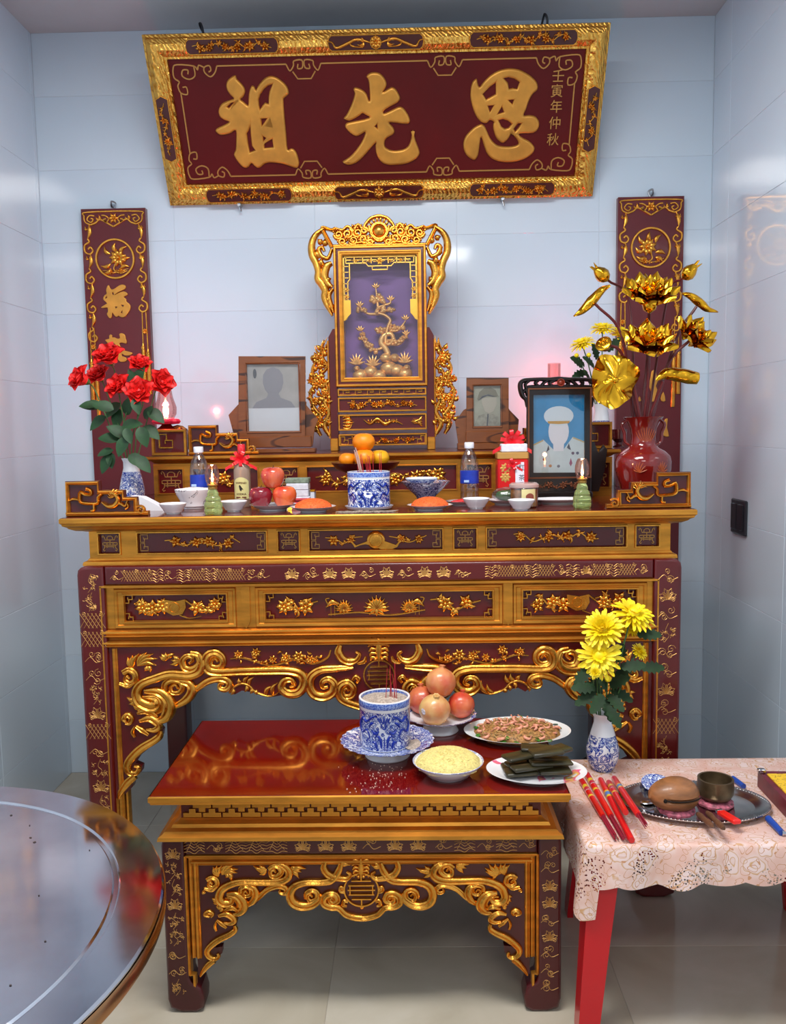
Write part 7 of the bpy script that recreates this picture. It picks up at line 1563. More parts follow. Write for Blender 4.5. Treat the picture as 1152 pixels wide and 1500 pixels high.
for i in range(7):
    a = i*PI/3; q = .015 if i < 6 else 0; m = MB(); m.ball((q*math.cos(a), q*math.sin(a), .009), (.0045, .0045, .003), 8, 6); m.xf(Matrix.Translation(C-LM) @ rot_to((-.5, -.7, .5))); m.build('seed', GOLDB, pd, base=(0, 0, 0))
# ------------------------------------------------------------------ things on the small front table
def on_ft(x, y): return onz(x, y, TH)
# footed dish with the large incense burner
P = on_ft(568, 1106); k = pxm(P); zr = ony(568, 1082, P.y).z-TH
fdm = porcelain('footed_dish_glaze', 36, zr*.62, 1, .5, dist=2)
wob = lambda a, z: .018*math.cos(26*a) if z > zr*.9 else 0
dishthing('footed_dish', 'blue and white footed dish with fluted rim carrying the large incense burner', 'dish', tuple(P), [(32*k, 0), (33*k, .003), (31*k, zr*.2), (29*k, zr*.5), (40*k, zr*.6), (58*k, zr*.8), (68*k, zr), (66.5*k, zr), (57*k, zr*.86), (40*k, zr*.7), (.001, zr*.66)], fdm, 104, wob=wob)
Rb, Hb = 37*k, 72*k; zb2 = TH+zr*.695
BC = Vector((P.x-3*k, P.y, zb2))
burner('incense_burner', 'large blue and white cylindrical incense burner with ash on the front table', tuple(BC), Rb, Hb, None)
m = MB(); rr = random.Random(4); loops = []
for q in (1, .7, .4, .02): loops.append([(P.x+40*k+14*k*q*math.cos(2*PI*i/14)*rr.uniform(.85, 1.1), P.y-10*k+24*k*q*math.sin(2*PI*i/14)*rr.uniform(.85, 1.1), TH+zr*.76+.004*(1-q)) for i in range(14)])
m.loops(loops); m.build('spilt_ash', ASH, None, base=(P.x+40*k, P.y, TH+zr*.76), label='spilt grey incense ash lying in the footed dish', cat='ash', kind='stuff')
pts = []
for dx, L in ((-4, 60), (2, 44), (3.5, 62), (6, 54), (8, 66), (10, 48), (12, 70)):
    p = Vector((BC.x+dx*k+6*k, BC.y+rr.uniform(-6, 6)*k, zb2+Hb*.92)); pts.append((p, p+Vector((rr.uniform(-4, 3)*k, rr.uniform(-3, 3)*k, L*k*.8))))
incense('thin red incense stick standing in the large front burner', pts, 0, 'incense sticks in the front burner', .0011)
# footed dish with pomegranates
P = on_ft(645, 1070); k = pxm(P); zr = ony(643, 1045, P.y).z-TH
PD = dishthing('footed_dish', 'white footed dish with blue scalloped rim under the pomegranates', 'dish', tuple(P), [(26*k, 0), (27*k, .003), (24*k, zr*.25), (20*k, zr*.5), (34*k, zr*.62), (46*k, zr*.84), (53*k, zr), (51.5*k, zr), (44*k, zr*.80), (30*k, zr*.62), (.001, zr*.58)], porcelain('fruit_dish_glaze', 40, zr*.86, 1, .5), 90, wob=lambda a, z: .02*math.cos(20*a) if z > zr*.9 else 0)
PGm = []
for nm, c1, c2 in (('pomegranate_pale', (226, 186, 120), (206, 120, 70)), ('pomegranate_red', (196, 52, 40), (220, 116, 70)), ('pomegranate_blush', (222, 158, 100), (206, 92, 62)), ('pomegranate_orange', (214, 120, 76), (190, 62, 50))):
    t = NT(nm); gx = t.n('ShaderNodeTexNoise', Scale=14.0, Detail=4.0); t.l(t.coord(), gx.inputs['Vector']); t.l(t.ramp(gx.outputs[0], [(.4, c1), (.68, c2)]), t.b.inputs['Base Color']); t.b.inputs['Roughness'].default_value = .32; t.b.inputs['Coat Weight'].default_value = .25; PGm.append(t.m)
def pom(x, y, r, mat, lb, dy, d=(0, 0, 1)):
    C = ony(x, y, P.y+dy); r *= pxm(C); T = thing('pomegranate', lb, 'pomegranate', tuple(C), False, group='pomegranates on the footed dish'); Q = rot_to(d)
    m = MB(); m.lathe([(r*a, r*b) for a, b in ((.05, -.93), (.4, -.9), (.75, -.66), (.97, -.22), (1, .1), (.88, .5), (.62, .78), (.34, .92), (.2, .97))], n=28, wob=lambda a, z: .022*math.cos(6*a)); m.xf(Q); m.build('fruit', mat, T)
    m = MB(); m.lathe([(r*.2, r*.93), (r*.15, r*1.04), (r*.2, r*1.16), (r*.14, r*1.14), (r*.08, r*1.0)], n=18, wob=lambda a, z: .22*math.cos(6*a) if z > r*1.1 else 0); m.xf(Q); m.build('crown', mat, T)
    if 'sticker' in lb:
        d_ = Vector((-.72, -.66, .12)).normalized(); m = MB(); m.ball((0, 0, 0), (r*.16, r*.22, .0008), 14, 6); m.xf(Matrix.Translation(d_*r*1.0) @ rot_to(d_)); m.build('sticker', M('fruit_sticker', (206, 196, 200), .4, var=.4, vs=300), T)
    return T
PO = []; PO.append(pom(619, 1028, 21, PGm[3], 'orange-red pomegranate half hidden behind the incense burner', .046, (-.1, 0, 1)))
PO.append(pom(676, 1029, 19.5, PGm[1], 'reddest pomegranate with an upright crown', .01, (.1, 0, 1))); PO.append(pom(637, 1035, 23, PGm[0], 'pale yellow pomegranate with a small sticker', -.04, (.1, -.35, 1))); PO.append(pom(646, 998, 22, PGm[2], 'blushed pomegranate resting on top of the others', .018, (.1, .1, 1)))
for q in PO[:3]: settle(q, [PD])
settle(PO[3], PO[:3], .0015)
# noodles with shrimp
def mound_on(name, lb, cat, c, R, H, seed, mat, oval, rough=.05):
    m = mound(R, H, seed, 40, 10, rough, oval); m.xf(Matrix.Translation(c))
    if 'rice' in name: grains(m, c, R, H, 700, .0017, seed)
    return m.build(name, mat, None, base=tuple(c), label=lb, cat=cat)
P = on_ft(758, 1080); k = pxm(P)
PLW = M('plate_white', (236, 238, 236), .14, coat=.5)
NPL = dishthing('serving_plate', 'large oval white plate of noodles and shrimp', 'plate', (P.x, P.y, TH), plateprof(78*k, 12*k, 44*k), PLW, 48, oval=.72)
NMD = mound_on('fried_noodles', 'heap of fried glass noodles on the oval plate', 'noodles', (P.x, P.y, TH+4.5*k), 62*k, 17*k, 6, M('noodle_brown', (158, 112, 62), .55, var=.4, vs=120, bump=.8, bs=160), .7)
rr = random.Random(21); m = MB()
for i in range(210):
    a = rr.random()*6.28; q = rr.random()**.5*.93; x, y = 60*k*q*math.cos(a), 42*k*q*math.sin(a); z = 17*k*math.sqrt(max(0, 1-q*q))+5*k; b = rr.random()*6.28; L = rr.uniform(4, 9)*k
    m.tube(crom([(P.x+x, P.y+y, TH+z), (P.x+x+L*math.cos(b), P.y+y+L*math.sin(b), TH+z+1.5*k), (P.x+x+L*1.5*math.cos(b+.8), P.y+y+L*1.5*math.sin(b+.8), TH+z-.5*k)], 2), .0009, 4)
m.build('noodle_strands', M('noodle_strand', (196, 160, 100), .5, var=.3, vs=50), None, base=(P.x, P.y, TH+5*k), label='loose pale noodle strands over the shrimp dish', cat='noodles', kind='stuff')
SHR = M('cooked_shrimp', (228, 150, 122), .35, var=.25, vs=60)
m = MB(); pt = [(.011*math.cos(a), .011*math.sin(a), 0) for a in [i*.5 for i in range(9)]]; m.tube(pt, [.0028, .0046, .005, .0046, .004, .003, .0012], 8); m.tube([pt[-1], (pt[-1][0]+.004, pt[-1][1]-.006, .001)], [.0015, .0035], 5); shr_me = protomesh(m, 'shrimp', SHR, True)
SPTS = []
for i in range(34):
    best = None
    for t_ in range(60):
        a = rr.random()*6.28; q = rr.random()**.5*.95; c_ = (62*k*q*math.cos(a), 44*k*q*math.sin(a), q); dm = min([math.hypot(c_[0]-p[0], c_[1]-p[1]) for p in SPTS] or [9])
        if best is None or dm > best[0]: best = (dm, c_)
    x, y, q = best[1]; SPTS.append(best[1])
    z = 17.5*k*math.sqrt(max(0, 1-q*q))+6*k; o = bpy.data.objects.new('shrimp', shr_me); COL.objects.link(o); o.location = (P.x+x, P.y+y, TH+z); o.rotation_euler = (rr.uniform(-.5, .5), rr.uniform(-.5, .5), rr.random()*6.28); s_ = rr.uniform(.8, 1.0); o.scale = (s_, s_, s_)
    tag(o, 'curled pink shrimp on the noodle heap', 'shrimp', 'shrimp on the noodles')
HERB = M('coriander_green', (58, 118, 36), .5, var=.2, vs=60); hb = leafmesh(.02, .018, .2, .1, 6, .4); hb_me = protomesh(hb, 'herb_leaf', HERB)
for i, (x, y) in enumerate(((784, 1085), (790, 1089), (800, 1086), (752, 1090), (742, 1088), (824, 1068), (760, 1052), (698, 1080), (818, 1064), (806, 1087), (733, 1088), (700, 1070))):
    c = onz(x, y, TH+8*k); o = bpy.data.objects.new('herb_leaf', hb_me); COL.objects.link(o); o.location = c+Vector((0, 0, .006)); o.rotation_euler = (rr.uniform(-.3, .3), rr.uniform(-.5, .1), i*1.9); settle(o, [NPL, NMD], .001); tag(o, 'green coriander leaf on the shrimp noodles', 'herb', 'coriander leaves on the noodles')
# mung bean rice bowl
P = on_ft(657, 1136); k = pxm(P); dishthing('rice_bowl', 'white bowl with faint flowered rim holding yellow sticky rice', 'bowl', (P.x, P.y, TH), bowlprof(52*k, 24*k, 26*k), porcelain('rim_flower_glaze', 60, 22*k, 1, .5, ink=(150, 150, 190)), 48)
mound_on('sticky_rice', 'mound of yellow mung bean sticky rice in the white bowl', 'sticky rice', (P.x, P.y, TH+17*k), 47*k, 21*k, 9, M('mung_bean_rice', (226, 206, 128), .7, var=.12, vs=160, bump=.8, bs=220), 1.0, .03)
# leaf parcels
P = on_ft(786, 1137); k = pxm(P)
t = NT('pink_rim_plate'); nz = t.n('ShaderNodeTexNoise', Scale=16.0); t.l(t.coord(), nz.inputs['Vector']); t.l(t.ramp(nz.outputs[0], [(0, (238, 238, 240)), (.63, (238, 238, 240)), (.65, (226, 70, 140)), (.72, (230, 190, 60)), (.76, (238, 238, 240))]), t.b.inputs['Base Color']); t.b.inputs['Roughness'].default_value = .14; t.b.inputs['Coat Weight'].default_value = .5
PP = dishthing('serving_plate', 'oval white plate with pink flecks under dark leaf parcels', 'plate', (P.x, P.y, TH), plateprof(73*k, 11*k, 42*k), t.m, 48, oval=.74, rz=-.12)
LP_ = M('boiled_leaf', (54, 48, 24), .45, var=.45, vs=70, stretch=(.12, 1, 1), coat=.15, bump=.3, bs=80)
m = MB(); m.box(-.056, .056, -.021, .021, 0, .009, .003); m.xf(Matrix.Rotation(0, 4, 'X')); 
for i, v in enumerate(m.v): m.v[i] = (v[0], v[1]*(1-.2*abs(v[0])/.056), v[2]*(1+.15*math.sin(v[0]*80)))
parc_me = protomesh(m, 'parcel', LP_, True)
m = MB(); m.box(-.042, .042, -.024, .024, 0, .010, .003); parc_me2 = protomesh(m, 'parcel', LP_, True)
STK_ = [PP]
for i, (x, y, a, w) in enumerate(((-.046, .026, .1, 1), (-.044, -.022, .12, 1), (.046, .024, -.05, 1), (.044, -.024, .08, 1), (-.028, .020, .42, 0), (.034, .026, -.14, 0), (-.016, -.028, .36, 0), (.036, -.018, .1, 0), (-.046, .0, .5, 1), (.006, .034, -.12, 1), (.052, .002, .62, 1), (.020, -.036, .22, 1))):
    c = Vector((P.x+x, P.y+y, TH)); z = .03; tl = 0; o = bpy.data.objects.new('leaf_parcel', parc_me2 if w else parc_me); COL.objects.link(o); o.location = (c.x, c.y, TH+z); o.rotation_euler = (tl*.4, rr.uniform(-.05, .05), a); settle(o, STK_); STK_.append(o); tag(o, 'flat cake wrapped in dark boiled leaf on the pink-flecked plate', 'leaf parcel', 'leaf-wrapped cakes on the oval plate')
# spilt grains
m = MB()
for i in range(90):
    x, y = rr.gauss(556, 26), rr.uniform(1118, 1162); c = on_ft(x, y); m.ball(c+Vector((0, 0, .001)), rr.uniform(.0008, .0018), 5, 4)
m.build('spilt_grains', M('spilt_rice', (226, 214, 196), .6), None, base=tuple(on_ft(556, 1140)), label='scatter of spilt rice grains on the red tabletop', cat='grains', kind='stuff')

# ------------------------------------------------------------------ red plastic table with lace cloth
RX0, RX1, RY0, RY1 = .533, 1.30, -.60, -.05; RH = .502
PLAS = M('red_plastic', (196, 10, 26), .3, coat=.3)
T = thing('plastic_table', 'red plastic table with flared legs under the lace cloth', 'table', ((RX0+RX1)/2, (RY0+RY1)/2, 0))
m = MB(); m.rectlathe([(-.012, RH-.045), (0, RH-.03), (0, RH-.006), (-.004, RH)], RX0, RX1, RY0, RY1, .03); m.build('tabletop', PLAS, T)
for sx in (0, 1):
    for sy in (0, 1):
        ins = .012 if sy == 0 else .085; X = RX0+ins if sx == 0 else RX1-.012; Y = RY0+.012 if sy == 0 else RY1-.012; dx = 1 if sx == 0 else -1; dy = 1 if sy == 0 else -1; m = MB(); loops = []
        for z, o, w in ((0, .036, .05), (.02, .036, .052), (.25, .018, .064), (RH-.03, 0, .078)):
            x0 = X-dx*o; y0 = Y-dy*o; q = w*.35; l = [(x0, y0), (x0+dx*w, y0), (x0+dx*w, y0+dy*q), (x0+dx*q, y0+dy*q), (x0+dx*q, y0+dy*w), (x0, y0+dy*w)]; loops.append([(a, b, z) for a, b in l])
        m.loops(loops); m.build('leg', PLAS, T, angle=25)
t = NT('lace_vinyl'); co = t.coord()
nzz = t.n('ShaderNodeTexNoise', Scale=16.0, Detail=2.0); t.l(co, nzz.inputs['Vector'])
vm = t.n('ShaderNodeMix'); vm.data_type = 'VECTOR'; vm.inputs[0].default_value = .06; t.l(co, vm.inputs[4]); t.l(nzz.outputs[1], vm.inputs[5])
v1 = t.n('ShaderNodeTexVoronoi', Scale=19.0); t.l(vm.outputs[1], v1.inputs['Vector']); v2 = t.n('ShaderNodeTexVoronoi', Scale=48.0); t.l(vm.outputs[1], v2.inputs['Vector'])
rings = t.ramp(v1.outputs[0], [(0, (236, 214, 208)), (.16, (230, 200, 194)), (.19, (206, 158, 96)), (.215, (236, 210, 206)), (.36, (232, 206, 200)), (.40, (204, 154, 98)), (.43, (230, 200, 192)), (.62, (226, 186, 172)), (1, (222, 176, 162))])
c2 = t.mix(t.math('MULTIPLY', t.math('GREATER_THAN', v2.outputs[0], .42), t.math('LESS_THAN', v2.outputs[0], .47)), rings, (200, 144, 104)); t.l(c2, t.b.inputs['Base Color']); t.b.inputs['Roughness'].default_value = .35; t.b.inputs['Coat Weight'].default_value = .2
t.bump(v2.outputs[0], .3, .001)
# small eyelets near the hem
nh = t.n('ShaderNodeTexNoise', Scale=11.0); t.l(co, nh.inputs['Vector']); v3 = t.n('ShaderNodeTexVoronoi', Scale=150.0); t.l(co, v3.inputs['Vector']); sx = t.n('ShaderNodeSeparateXYZ'); t.l(co, sx.inputs[0])
hole = t.math('MULTIPLY', t.math('MULTIPLY', t.math('GREATER_THAN', nh.outputs[0], .57), t.math('LESS_THAN', v3.outputs[0], .34)), t.math('LESS_THAN', sx.outputs[2], -.01)); t.l(t.math('SUBTRACT', 1.0, hole), t.b.inputs['Alpha'])
LACE = t.m
m = MB(); per = []; rr = random.Random(9); r_ = .03; st = .011
def perim(x0, x1, y0, y1, r, step):
    out = []
    segs = [((x0+r, y0), (x1-r, y0), (0, -1)), ((x1, y0+r), (x1, y1-r), (1, 0)), ((x1-r, y1), (x0+r, y1), (0, 1)), ((x0, y1-r), (x0, y0+r), (-1, 0))]; cor = [((x1-r, y0+r), -PI/2), ((x1-r, y1-r), 0), ((x0+r, y1-r), PI/2), ((x0+r, y0+r), PI)]
    for (a, b, n), (c, a0) in zip(segs, cor):
        L = math.hypot(b[0]-a[0], b[1]-a[1]); N = max(2, int(L/step))
        for i in range(N): f = i/N; out.append((a[0]+(b[0]-a[0])*f, a[1]+(b[1]-a[1])*f, n[0], n[1]))
        for i in range(8): an = a0+PI/2*i/8; out.append((c[0]+r*math.cos(an), c[1]+r*math.sin(an), math.cos(an), math.sin(an)))
    return out
per = perim(RX0-.003, RX1+.003, RY0-.003, RY1+.003, r_, st); NP = len(per); loops = []
def hem(i):
    x, y, nx, ny = per[i]; d = .082+.013*abs(math.sin(x*30+y*30))+.005*math.sin(x*9+y*7)
    if nx < -.02 and ny < .02: d += .09*min(1, max(0, 1-abs((y-RY0-.01)/.13)))
    return d
for q, zz in ((-.02, 0), (-.006, 0), (-.001, -.002), (.002, -.008)):
    loops.append([(x+nx*q, y+ny*q, RH+.0025+zz) for x, y, nx, ny in per])
for f in (.2, .4, .6, .8, 1.0):
    l = []
    for i, (x, y, nx, ny) in enumerate(per):
        d = hem(i); o = .004+.012*f+.010*f*math.sin(i*.42)*(.6+.4*math.sin(i*.11)); l.append((x+nx*o, y+ny*o, RH-.006-d*f))
    loops.append(l)
vs = [p for l in loops for p in l]; fs = []
for a in range(len(loops)-1):
    for i in range(NP): j = (i+1) % NP; fs.append((a*NP+i, a*NP+j, (a+1)*NP+j, (a+1)*NP+i))
fs.append(tuple(range(NP))); m.add(vs, fs)
m.build('lace_tablecloth', LACE, None, base=((RX0+RX1)/2, (RY0+RY1)/2, RH), label='pink lace-patterned vinyl cloth draped over the red plastic table', cat='tablecloth', recalc=False, angle=60)
TT = RH+.003
def on_rt(x, y, h=0): return onz(x, y, TT+h)
# incense packets
t = NT('incense_wrapper'); co = t.coord(); sx = t.n('ShaderNodeSeparateXYZ'); t.l(co, sx.inputs[0]); nz = t.n('ShaderNodeTexNoise', Scale=34.0); t.l(co, nz.inputs['Vector']); f = t.math('ADD', t.math('MULTIPLY', sx.outputs[0], 5.0), t.math('MULTIPLY', nz.outputs[0], .12))
t.l(t.ramp(f, [(0, (214, 24, 20)), (.30, (214, 24, 20)), (.31, (232, 188, 40)), (.36, (232, 188, 40)), (.37, (196, 44, 60)), (.45, (206, 190, 196)), (.47, (214, 24, 20)), (.60, (226, 70, 20)), (.62, (236, 196, 50)), (.67, (216, 22, 22)), (.8, (214, 24, 20))], True), t.b.inputs['Base Color']); t.b.inputs['Roughness'].default_value = .3; t.b.inputs['Coat Weight'].default_value = .4; WRAP = t.m
t = NT('incense_wrapper_blue'); co = t.coord(); sx = t.n('ShaderNodeSeparateXYZ'); t.l(co, sx.inputs[0]); nz = t.n('ShaderNodeTexNoise', Scale=34.0); t.l(co, nz.inputs['Vector']); f = t.math('ADD', t.math('MULTIPLY', sx.outputs[0], 5.0), t.math('MULTIPLY', nz.outputs[0], .1))
t.l(t.ramp(f, [(0, (216, 28, 20)), (.40, (226, 60, 20)), (.43, (220, 26, 22)), (.50, (226, 180, 50)), (.54, (90, 130, 190)), (.63, (226, 190, 40)), (.68, (216, 24, 30))], True), t.b.inputs['Base Color']); t.b.inputs['Roughness'].default_value = .3; t.b.inputs['Coat Weight'].default_value = .4; WRAP2 = t.m
packs = [((852, 1143), (884, 1196), (891, 1226), WRAP, 1, 'outermost red incense packet at the table edge with sticks showing', 0), ((860, 1134), (896, 1196), (903, 1228), WRAP, 1, 'red incense packet with sticks showing beside the outermost one', 0), ((880, 1142), (926, 1231), None, WRAP2, 0, 'closed red incense packet with blue and yellow end bands', 0), ((892, 1146), (917, 1190), None, WRAP, 0, 'short red incense packet leaning on the tray rim beside the closed one', .040), ((900, 1140), (936, 1194), (946, 1218), WRAP2, 1, 'red incense packet with sticks showing leaning over the tray rim', .060)]
for (a, b, e, mt, op, lb, hh) in packs:
    rad = .0088; A_ = on_rt(*a, rad); B_ = on_rt(*b, rad+hh); d = (B_-A_); L = d.length; T = thing('incense_packet', lb, 'incense', tuple(A_), False, group='red incense packets on the lace cloth'); T.matrix_world = Matrix.Translation(A_) @ basis(d, (0, 0, 1))
    m = MB(); m.tube([(0, 0, 0), (.004, 0, 0), (L*.3, 0, 0), (L*.7, 0, 0), (L-.004, 0, 0), (L, 0, 0)], [rad*.85, rad, rad*1.02, rad, rad*.95, rad*.85], 12); m.build('wrapper', mt, T)
    if op:
        E_ = on_rt(*e, rad+hh); Ls = (E_-B_).length; m = MB(); r2 = random.Random(len(lb))
        for i in range(14): an = r2.random()*6.28; q = rad*.75*r2.random()**.5; y0, z0 = q*math.cos(an), q*math.sin(an); m.tube([(L*.6, y0, z0), (L+Ls*r2.uniform(.85, 1.1), y0*1.05, z0*.9)], .0011, 5)
        m.build('sticks', M('maroon_sticks', (150, 26, 50), .6), T, kind='stuff')
# oval steel tray
P = on_rt(1010, 1181)+Vector((.010, 0, 0)); k = pxm(P); TR_ = thing('oval_tray', 'oval stainless tray with beaded rim on the lace cloth', 'tray', (P.x, P.y, TT), False); TR_.rotation_euler = (0, 0, -.10)
A_ = 108*k; ov = .66; m = MB(); m.lathe([(A_*.66, 0), (A_*.7, .001), (A_*.84, .012), (A_*.98, .017), (A_, .018), (A_*1.0, .0155), (A_*.985, .0148), (A_*.84, .0095), (A_*.70, -.0012+.001), (A_*.66, -.0005)][:6]+[(A_*.97, .0155), (A_*.83, .0105), (A_*.69, .0025), (.001, .002)], n=80); m.xf(Matrix.Diagonal((1, ov, 1, 1))); m.build('tray_body', M('tray_steel', (186, 182, 178), .14, metal=1), TR_)
m = MB(); n = 120
for i in range(n): a = 2*PI*i/n; m.ball((A_*.985*math.cos(a), A_*.985*ov*math.sin(a), .0185), .0022, 5, 4)
m.build('beaded_rim', STEEL, TR_, kind='stuff')
tz = TT+.0025
def on_tray(x, y, h=0): return onz(x, y, tz+h)
# little dish
P = on_tray(962, 1157); k = pxm(P); SD = dishthing('small_dish', 'little blue and white saucer behind the wooden fish', 'saucer', (P.x, P.y, tz), plateprof(22*k, 6*k, 12*k), porcelain('little_dish_glaze', 60, .002, 1, .5), 40); SD.rotation_euler = (.26, 0, 0); settle(SD, [TR_])
# wooden fish on its cushion
CUS = M('brocade_cushion', (176, 92, 110), .6, var=.45, vs=90, bump=.5, bs=120)
CU = []
def cushion(x, y, R, lb):
    P = on_tray(x, y); k = pxm(P); m = MB(); m.lathe([((R-7)*k, .0), (R*k, .003), ((R+1)*k, .009), ((R-3)*k, .016), ((R-11)*k, .017), ((R-16)*k, .010), ((R-16)*k, .002)], n=40, wob=lambda a, z: .03*math.cos(11*a)); o = m.build('ring_cushion', CUS, None, base=(0, 0, 0), label=lb, cat='cushion', group='brocade ring cushions on the tray'); o.location = (P.x, P.y, tz); settle(o, [TR_]); CU.append(o); return P, k
Pc, k = cushion(991, 1192, 26, 'pink brocade ring cushion under the wooden fish')
WF = M('wooden_fish_wood', (142, 92, 54), .45, var=.25, vs=18, stretch=(1, 1, 4), coat=.15)
T = thing('wooden_fish', 'carved wooden fish drum with a long sound slit', 'wooden fish', (Pc.x, Pc.y, tz+.0145), False); T.rotation_euler = (0, 0, .12)
m = MB(); m.ball((0, 0, .040), (.066, .052, .045), 36, 22, lambda d: (1-.0*d.x)*(1+.16*max(0, -d.x)**4-.10*max(0, d.x)**3)*(1-.16*math.exp(-((d.z)/.06)**2)*(1 if d.y < .2 and d.x > -.75 else 0))); m.build('drum_body', WF, T, angle=60)
SL = M('slit_dark', (22, 14, 10), .9)
def surf(x, z): return -.052*math.sqrt(max(0, 1-(x/.066)**2-((z-.04)/.045)**2))
m = MB(); P_ = [Vector((x, surf(x, .040)*.97-.0005, .040)) for x in [i*.0085-.042 for i in range(12)]]; m.tube(P_, .0018, 6); m.build('sound_slit', SL, T)
m = MB(); m.ball((-.046, surf(-.046, .04)*.95, .040), (.005, .006, .007), 12, 8); m.build('sound_hole', SL, T)
m = MB(); m.tube(crom([(-.05, 0, .046), (-.066, -.004, .043), (-.078, -.006, .036)], 4), [.02, .012, .003], 10); m.build('snout', WF, T)
# bronze bowl bell
Pb, k = cushion(1048, 1178, 25, 'pink brocade ring cushion under the bronze bowl')
t_ = .0045; Rb_ = 26*k; Hh_ = .058
m = MB(); m.lathe([(Rb_*.5, 0), (Rb_*.82, .006), (Rb_*.98, .02), (Rb_*1.0, .035), (Rb_*.97, Hh_-.004), (Rb_*.98, Hh_), (Rb_*.86, Hh_), (Rb_*.86, Hh_-.008), (Rb_*.88, .03), (Rb_*.7, .012), (.001, .008)], n=40); o = m.build('bowl_bell', M('dark_bronze', (104, 86, 62), .42, metal=.65, var=.2, vs=30), None, base=(0, 0, 0), label='dark bronze singing bowl on a ring cushion', cat='bowl'); o.location = (Pb.x, Pb.y, tz+.0155)
# strikers
SW = M('striker_wood', (112, 72, 48), .55, var=.25, vs=40)
for a, b, lb, w in (((1023, 1196), (1044, 1213), 'short wooden striker lying nearest the wooden fish', .0075), ((1037, 1194), (1061, 1217), 'long wooden striker lying between the fish and the red lighter', .0075)):
    A_ = on_tray(*a, .008); B_ = on_tray(*b, .034); A_.z = tz+.0085; m = MB(); m.tube(crom([A_, A_+(B_-A_)*.25, A_+(B_-A_)*.6, B_-(B_-A_)*.12, B_], 4), [.006, .0085, .0065, .008, .007, .004], 12); settle(m.build('striker', SW, None, base=tuple(A_), label=lb, cat='striker', group='wooden strikers'), [TR_]+CU)
# lighter
A_ = on_tray(1056, 1194, .009); B_ = on_tray(1081, 1209, .020); d = B_-A_; T = thing('lighter', 'bright red plastic lighter lying in the tray', 'lighter', tuple(A_), False); T.matrix_world = Matrix.Translation(A_) @ basis(d, (0, 0, 1)); L = d.length
m = MB(); m.box(0, L, -.0115, .0115, -.006, .006, .003); m.build('lighter_body', M('neon_red_plastic', (240, 34, 28), .3, coat=.3), T); m = MB(); m.box(-.012, .001, -.009, .009, -.005, .006, .002); m.build('lighter_head', STEEL, T); settle(T, [TR_])
# spoon
m = MB(); A_ = on_tray(950, 1176, .002); m.ball(A_+Vector((0, 0, .0018)), (.022, .014, .004), 18, 8); m.tube([A_+Vector((.018, -.004, .003)), A_+Vector((.04, -.012, .004))], [.004, .0025], 8); settle(m.build('spoon', STEEL, None, base=tuple(A_), label='steel spoon tucked under the wooden fish', cat='spoon'), [TR_])
# flat white card under the bowl
m = MB(); q = on_tray(1003, 1164); m.box(q.x-.02, q.x+.025, q.y-.014, q.y+.014, tz-.0004, tz+.002); m.build('white_patch', M('white_patch', (226, 230, 234), .5), None, base=(q.x, q.y, tz), label='white card lying behind the wooden fish on the tray', cat='patch')  # thin flat white box on the tray floor
# blue pen-like knife running under the tray edge
m = MB(); A_ = on_rt(1126, 1199, .0092); B_ = on_rt(1146, 1220, .0082); m.tube([A_, B_], [.009, .008], 10); hnd = T = thing('blue_knife', 'blue-handled knife beside the steel tray', 'knife', tuple(A_))
m.build('handle', M('blue_plastic', (34, 74, 164), .35), T); m = MB(); C2 = on_rt(1160, 1222, .006); m.tube([B_, B_+(C2-B_)*.4, C2], [.007, .004, .002], 8); m.build('blade', STEEL, T)
m = MB(); A_ = on_rt(1074, 1140, .008); B_ = on_rt(1090, 1152, .008); m.tube([A_, B_], .008, 8); m.build('blue_lighter', M('blue_plastic', (34, 74, 164)), None, base=tuple(A_), label='short blue rod showing behind the steel tray', cat='rod')
# dark red box with yellow print
A_ = on_rt(1110, 1152); bxr = thing('prayer_box', 'dark red box with a yellow printed sheet on top', 'box', tuple(A_)); dxy = on_rt(1165, 1212)-A_; dxy.z = 0; e1 = dxy.normalized(); e2 = Vector((-e1.y, e1.x, 0)); Lb = .30; Wb = .20; Hb_ = .045
if e2.x < 0: e2 = -e2
Q = [A_, A_+e1*Lb, A_+e1*Lb+e2*Wb, A_+e2*Wb]; m = MB(); m.loops([[tuple(q+Vector((0, 0, z))) for q in Q] for z in (.0005, Hb_)]); m.build('box_body', M('maroon_box', (104, 26, 42), .35, var=.2, vs=20), bxr, angle=20)
c_ = (Q[0]+Q[2])/2; Q2 = [c_+(q-c_)*.84+Vector((0, 0, Hb_)) for q in Q]; m = MB(); m.loops([[tuple(q+Vector((0, 0, z))) for q in Q2] for z in (.0003, .003)]); t = NT('yellow_sheet'); nz = t.n('ShaderNodeTexNoise', Scale=24.0, Distortion=2.0); t.l(t.coord(), nz.inputs['Vector']); t.l(t.ramp(nz.outputs[0], [(0, (242, 196, 40)), (.46, (242, 196, 40)), (.49, (130, 70, 30)), (.52, (242, 196, 40)), (1, (236, 186, 30))]), t.b.inputs['Base Color']); m.build('printed_sheet', t.m, bxr, angle=20)
m = MB(); q = Q[0]+Vector((0, 0, Hb_))+e1*.012+e2*.004; m.box(q.x-.009, q.x+.012, q.y-.008, q.y+.008, q.z, q.z+.012, .002); m.build('metal_clasp', STEEL, bxr)

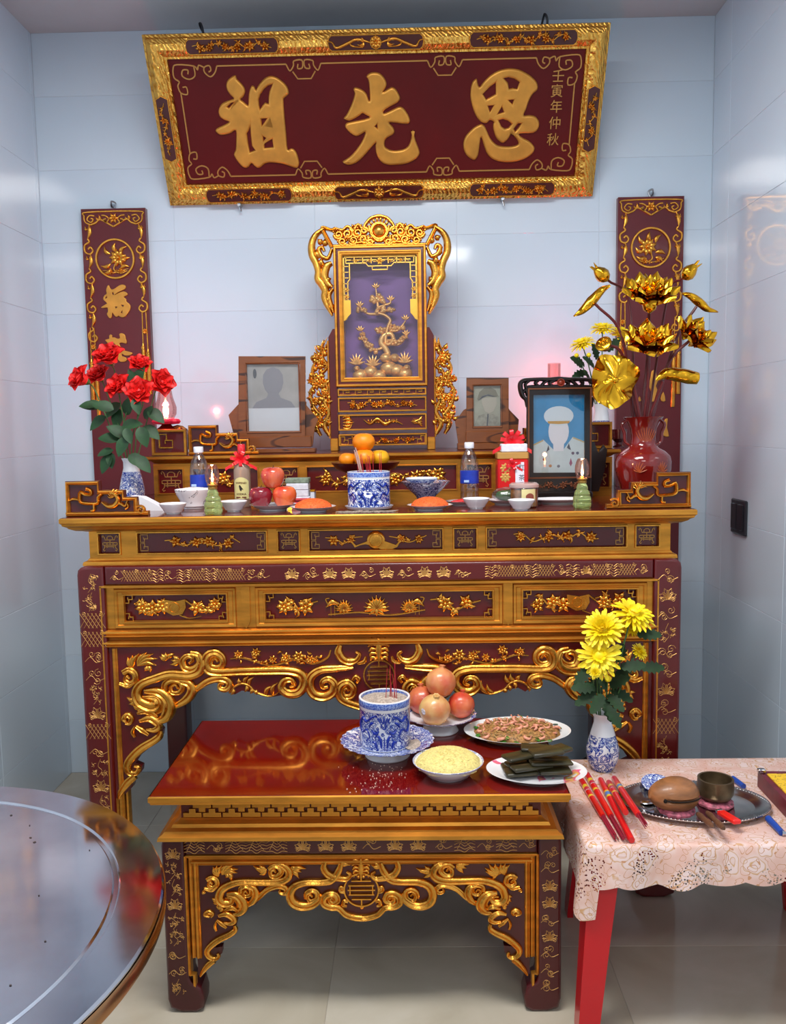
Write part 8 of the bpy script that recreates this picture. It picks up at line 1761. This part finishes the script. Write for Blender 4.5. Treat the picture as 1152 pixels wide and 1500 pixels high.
# ------------------------------------------------------------------ round stainless table
SC = Vector((-.8437, -1.4278)); SR_ = .549; SZ_ = .79
T = thing('steel_table', 'round stainless steel table top with folded rim in the foreground', 'table', (SC.x, SC.y, 0))
t = NT('worn_steel'); nz = t.n('ShaderNodeTexNoise', Scale=5.0, Detail=5.0); t.l(t.coord(), nz.inputs['Vector']); t.l(t.ramp(nz.outputs[0], [(.35, (178, 176, 184)), (.65, (198, 198, 206))]), t.b.inputs['Base Color']); t.b.inputs['Metallic'].default_value = 1; t.l(t.ramp(nz.outputs[0], [(.4, (70, 70, 70)), (.7, (108, 108, 108))]), t.b.inputs['Roughness'])
m = MB(); m.lathe([(SR_-.004, SZ_-.03), (SR_-.001, SZ_-.026), (SR_, SZ_-.004), (SR_-.003, SZ_), (SR_-.07, SZ_), (SR_-.073, SZ_-.0035), (SR_-.080, SZ_-.0035), (SR_-.083, SZ_), (.001, SZ_)], c=(SC.x, SC.y, 0), n=128); m.build('tabletop', t.m, T, angle=25)
m = MB(); m.lathe([(SR_-.004, SZ_-.034), (SR_+.003, SZ_-.031), (SR_+.0035, SZ_-.012), (SR_+.001, SZ_-.008)], c=(SC.x, SC.y, 0), n=128, cap=False); m.build('edge_band', M('bronzed_edge', (176, 130, 90), .2, metal=1), T, recalc=False)
m = MB(); m.lathe([(SR_-.1, SZ_-.036), (SR_-.1, SZ_-.02), (.001, SZ_-.02)], c=(SC.x, SC.y, 0), n=48); m.build('underside', M('board_brown', (120, 92, 66), .7), T)
for i in range(4):
    a = PI/4+i*PI/2; m = MB(); m.tube([(SC.x+.30*math.cos(a), SC.y+.30*math.sin(a), SZ_-.034), (SC.x+.36*math.cos(a), SC.y+.36*math.sin(a), 0)], .012, 10); m.build('leg', STEEL, T)
m = MB(); rr = random.Random(31)
for i in range(46):
    a = rr.random()*6.28; q = rr.random()**.5*(SR_-.1); c = Vector((SC.x+q*math.cos(a), SC.y+q*math.sin(a), SZ_+.0008)); m.ball(c, (rr.uniform(.001, .004), rr.uniform(.001, .003), .0008), 6, 4)
m.build('crumbs', M('dark_crumbs', (70, 60, 60), .8), None, base=(SC.x, SC.y, SZ_), label='scatter of dark crumbs on the steel table top', cat='crumbs', kind='stuff')
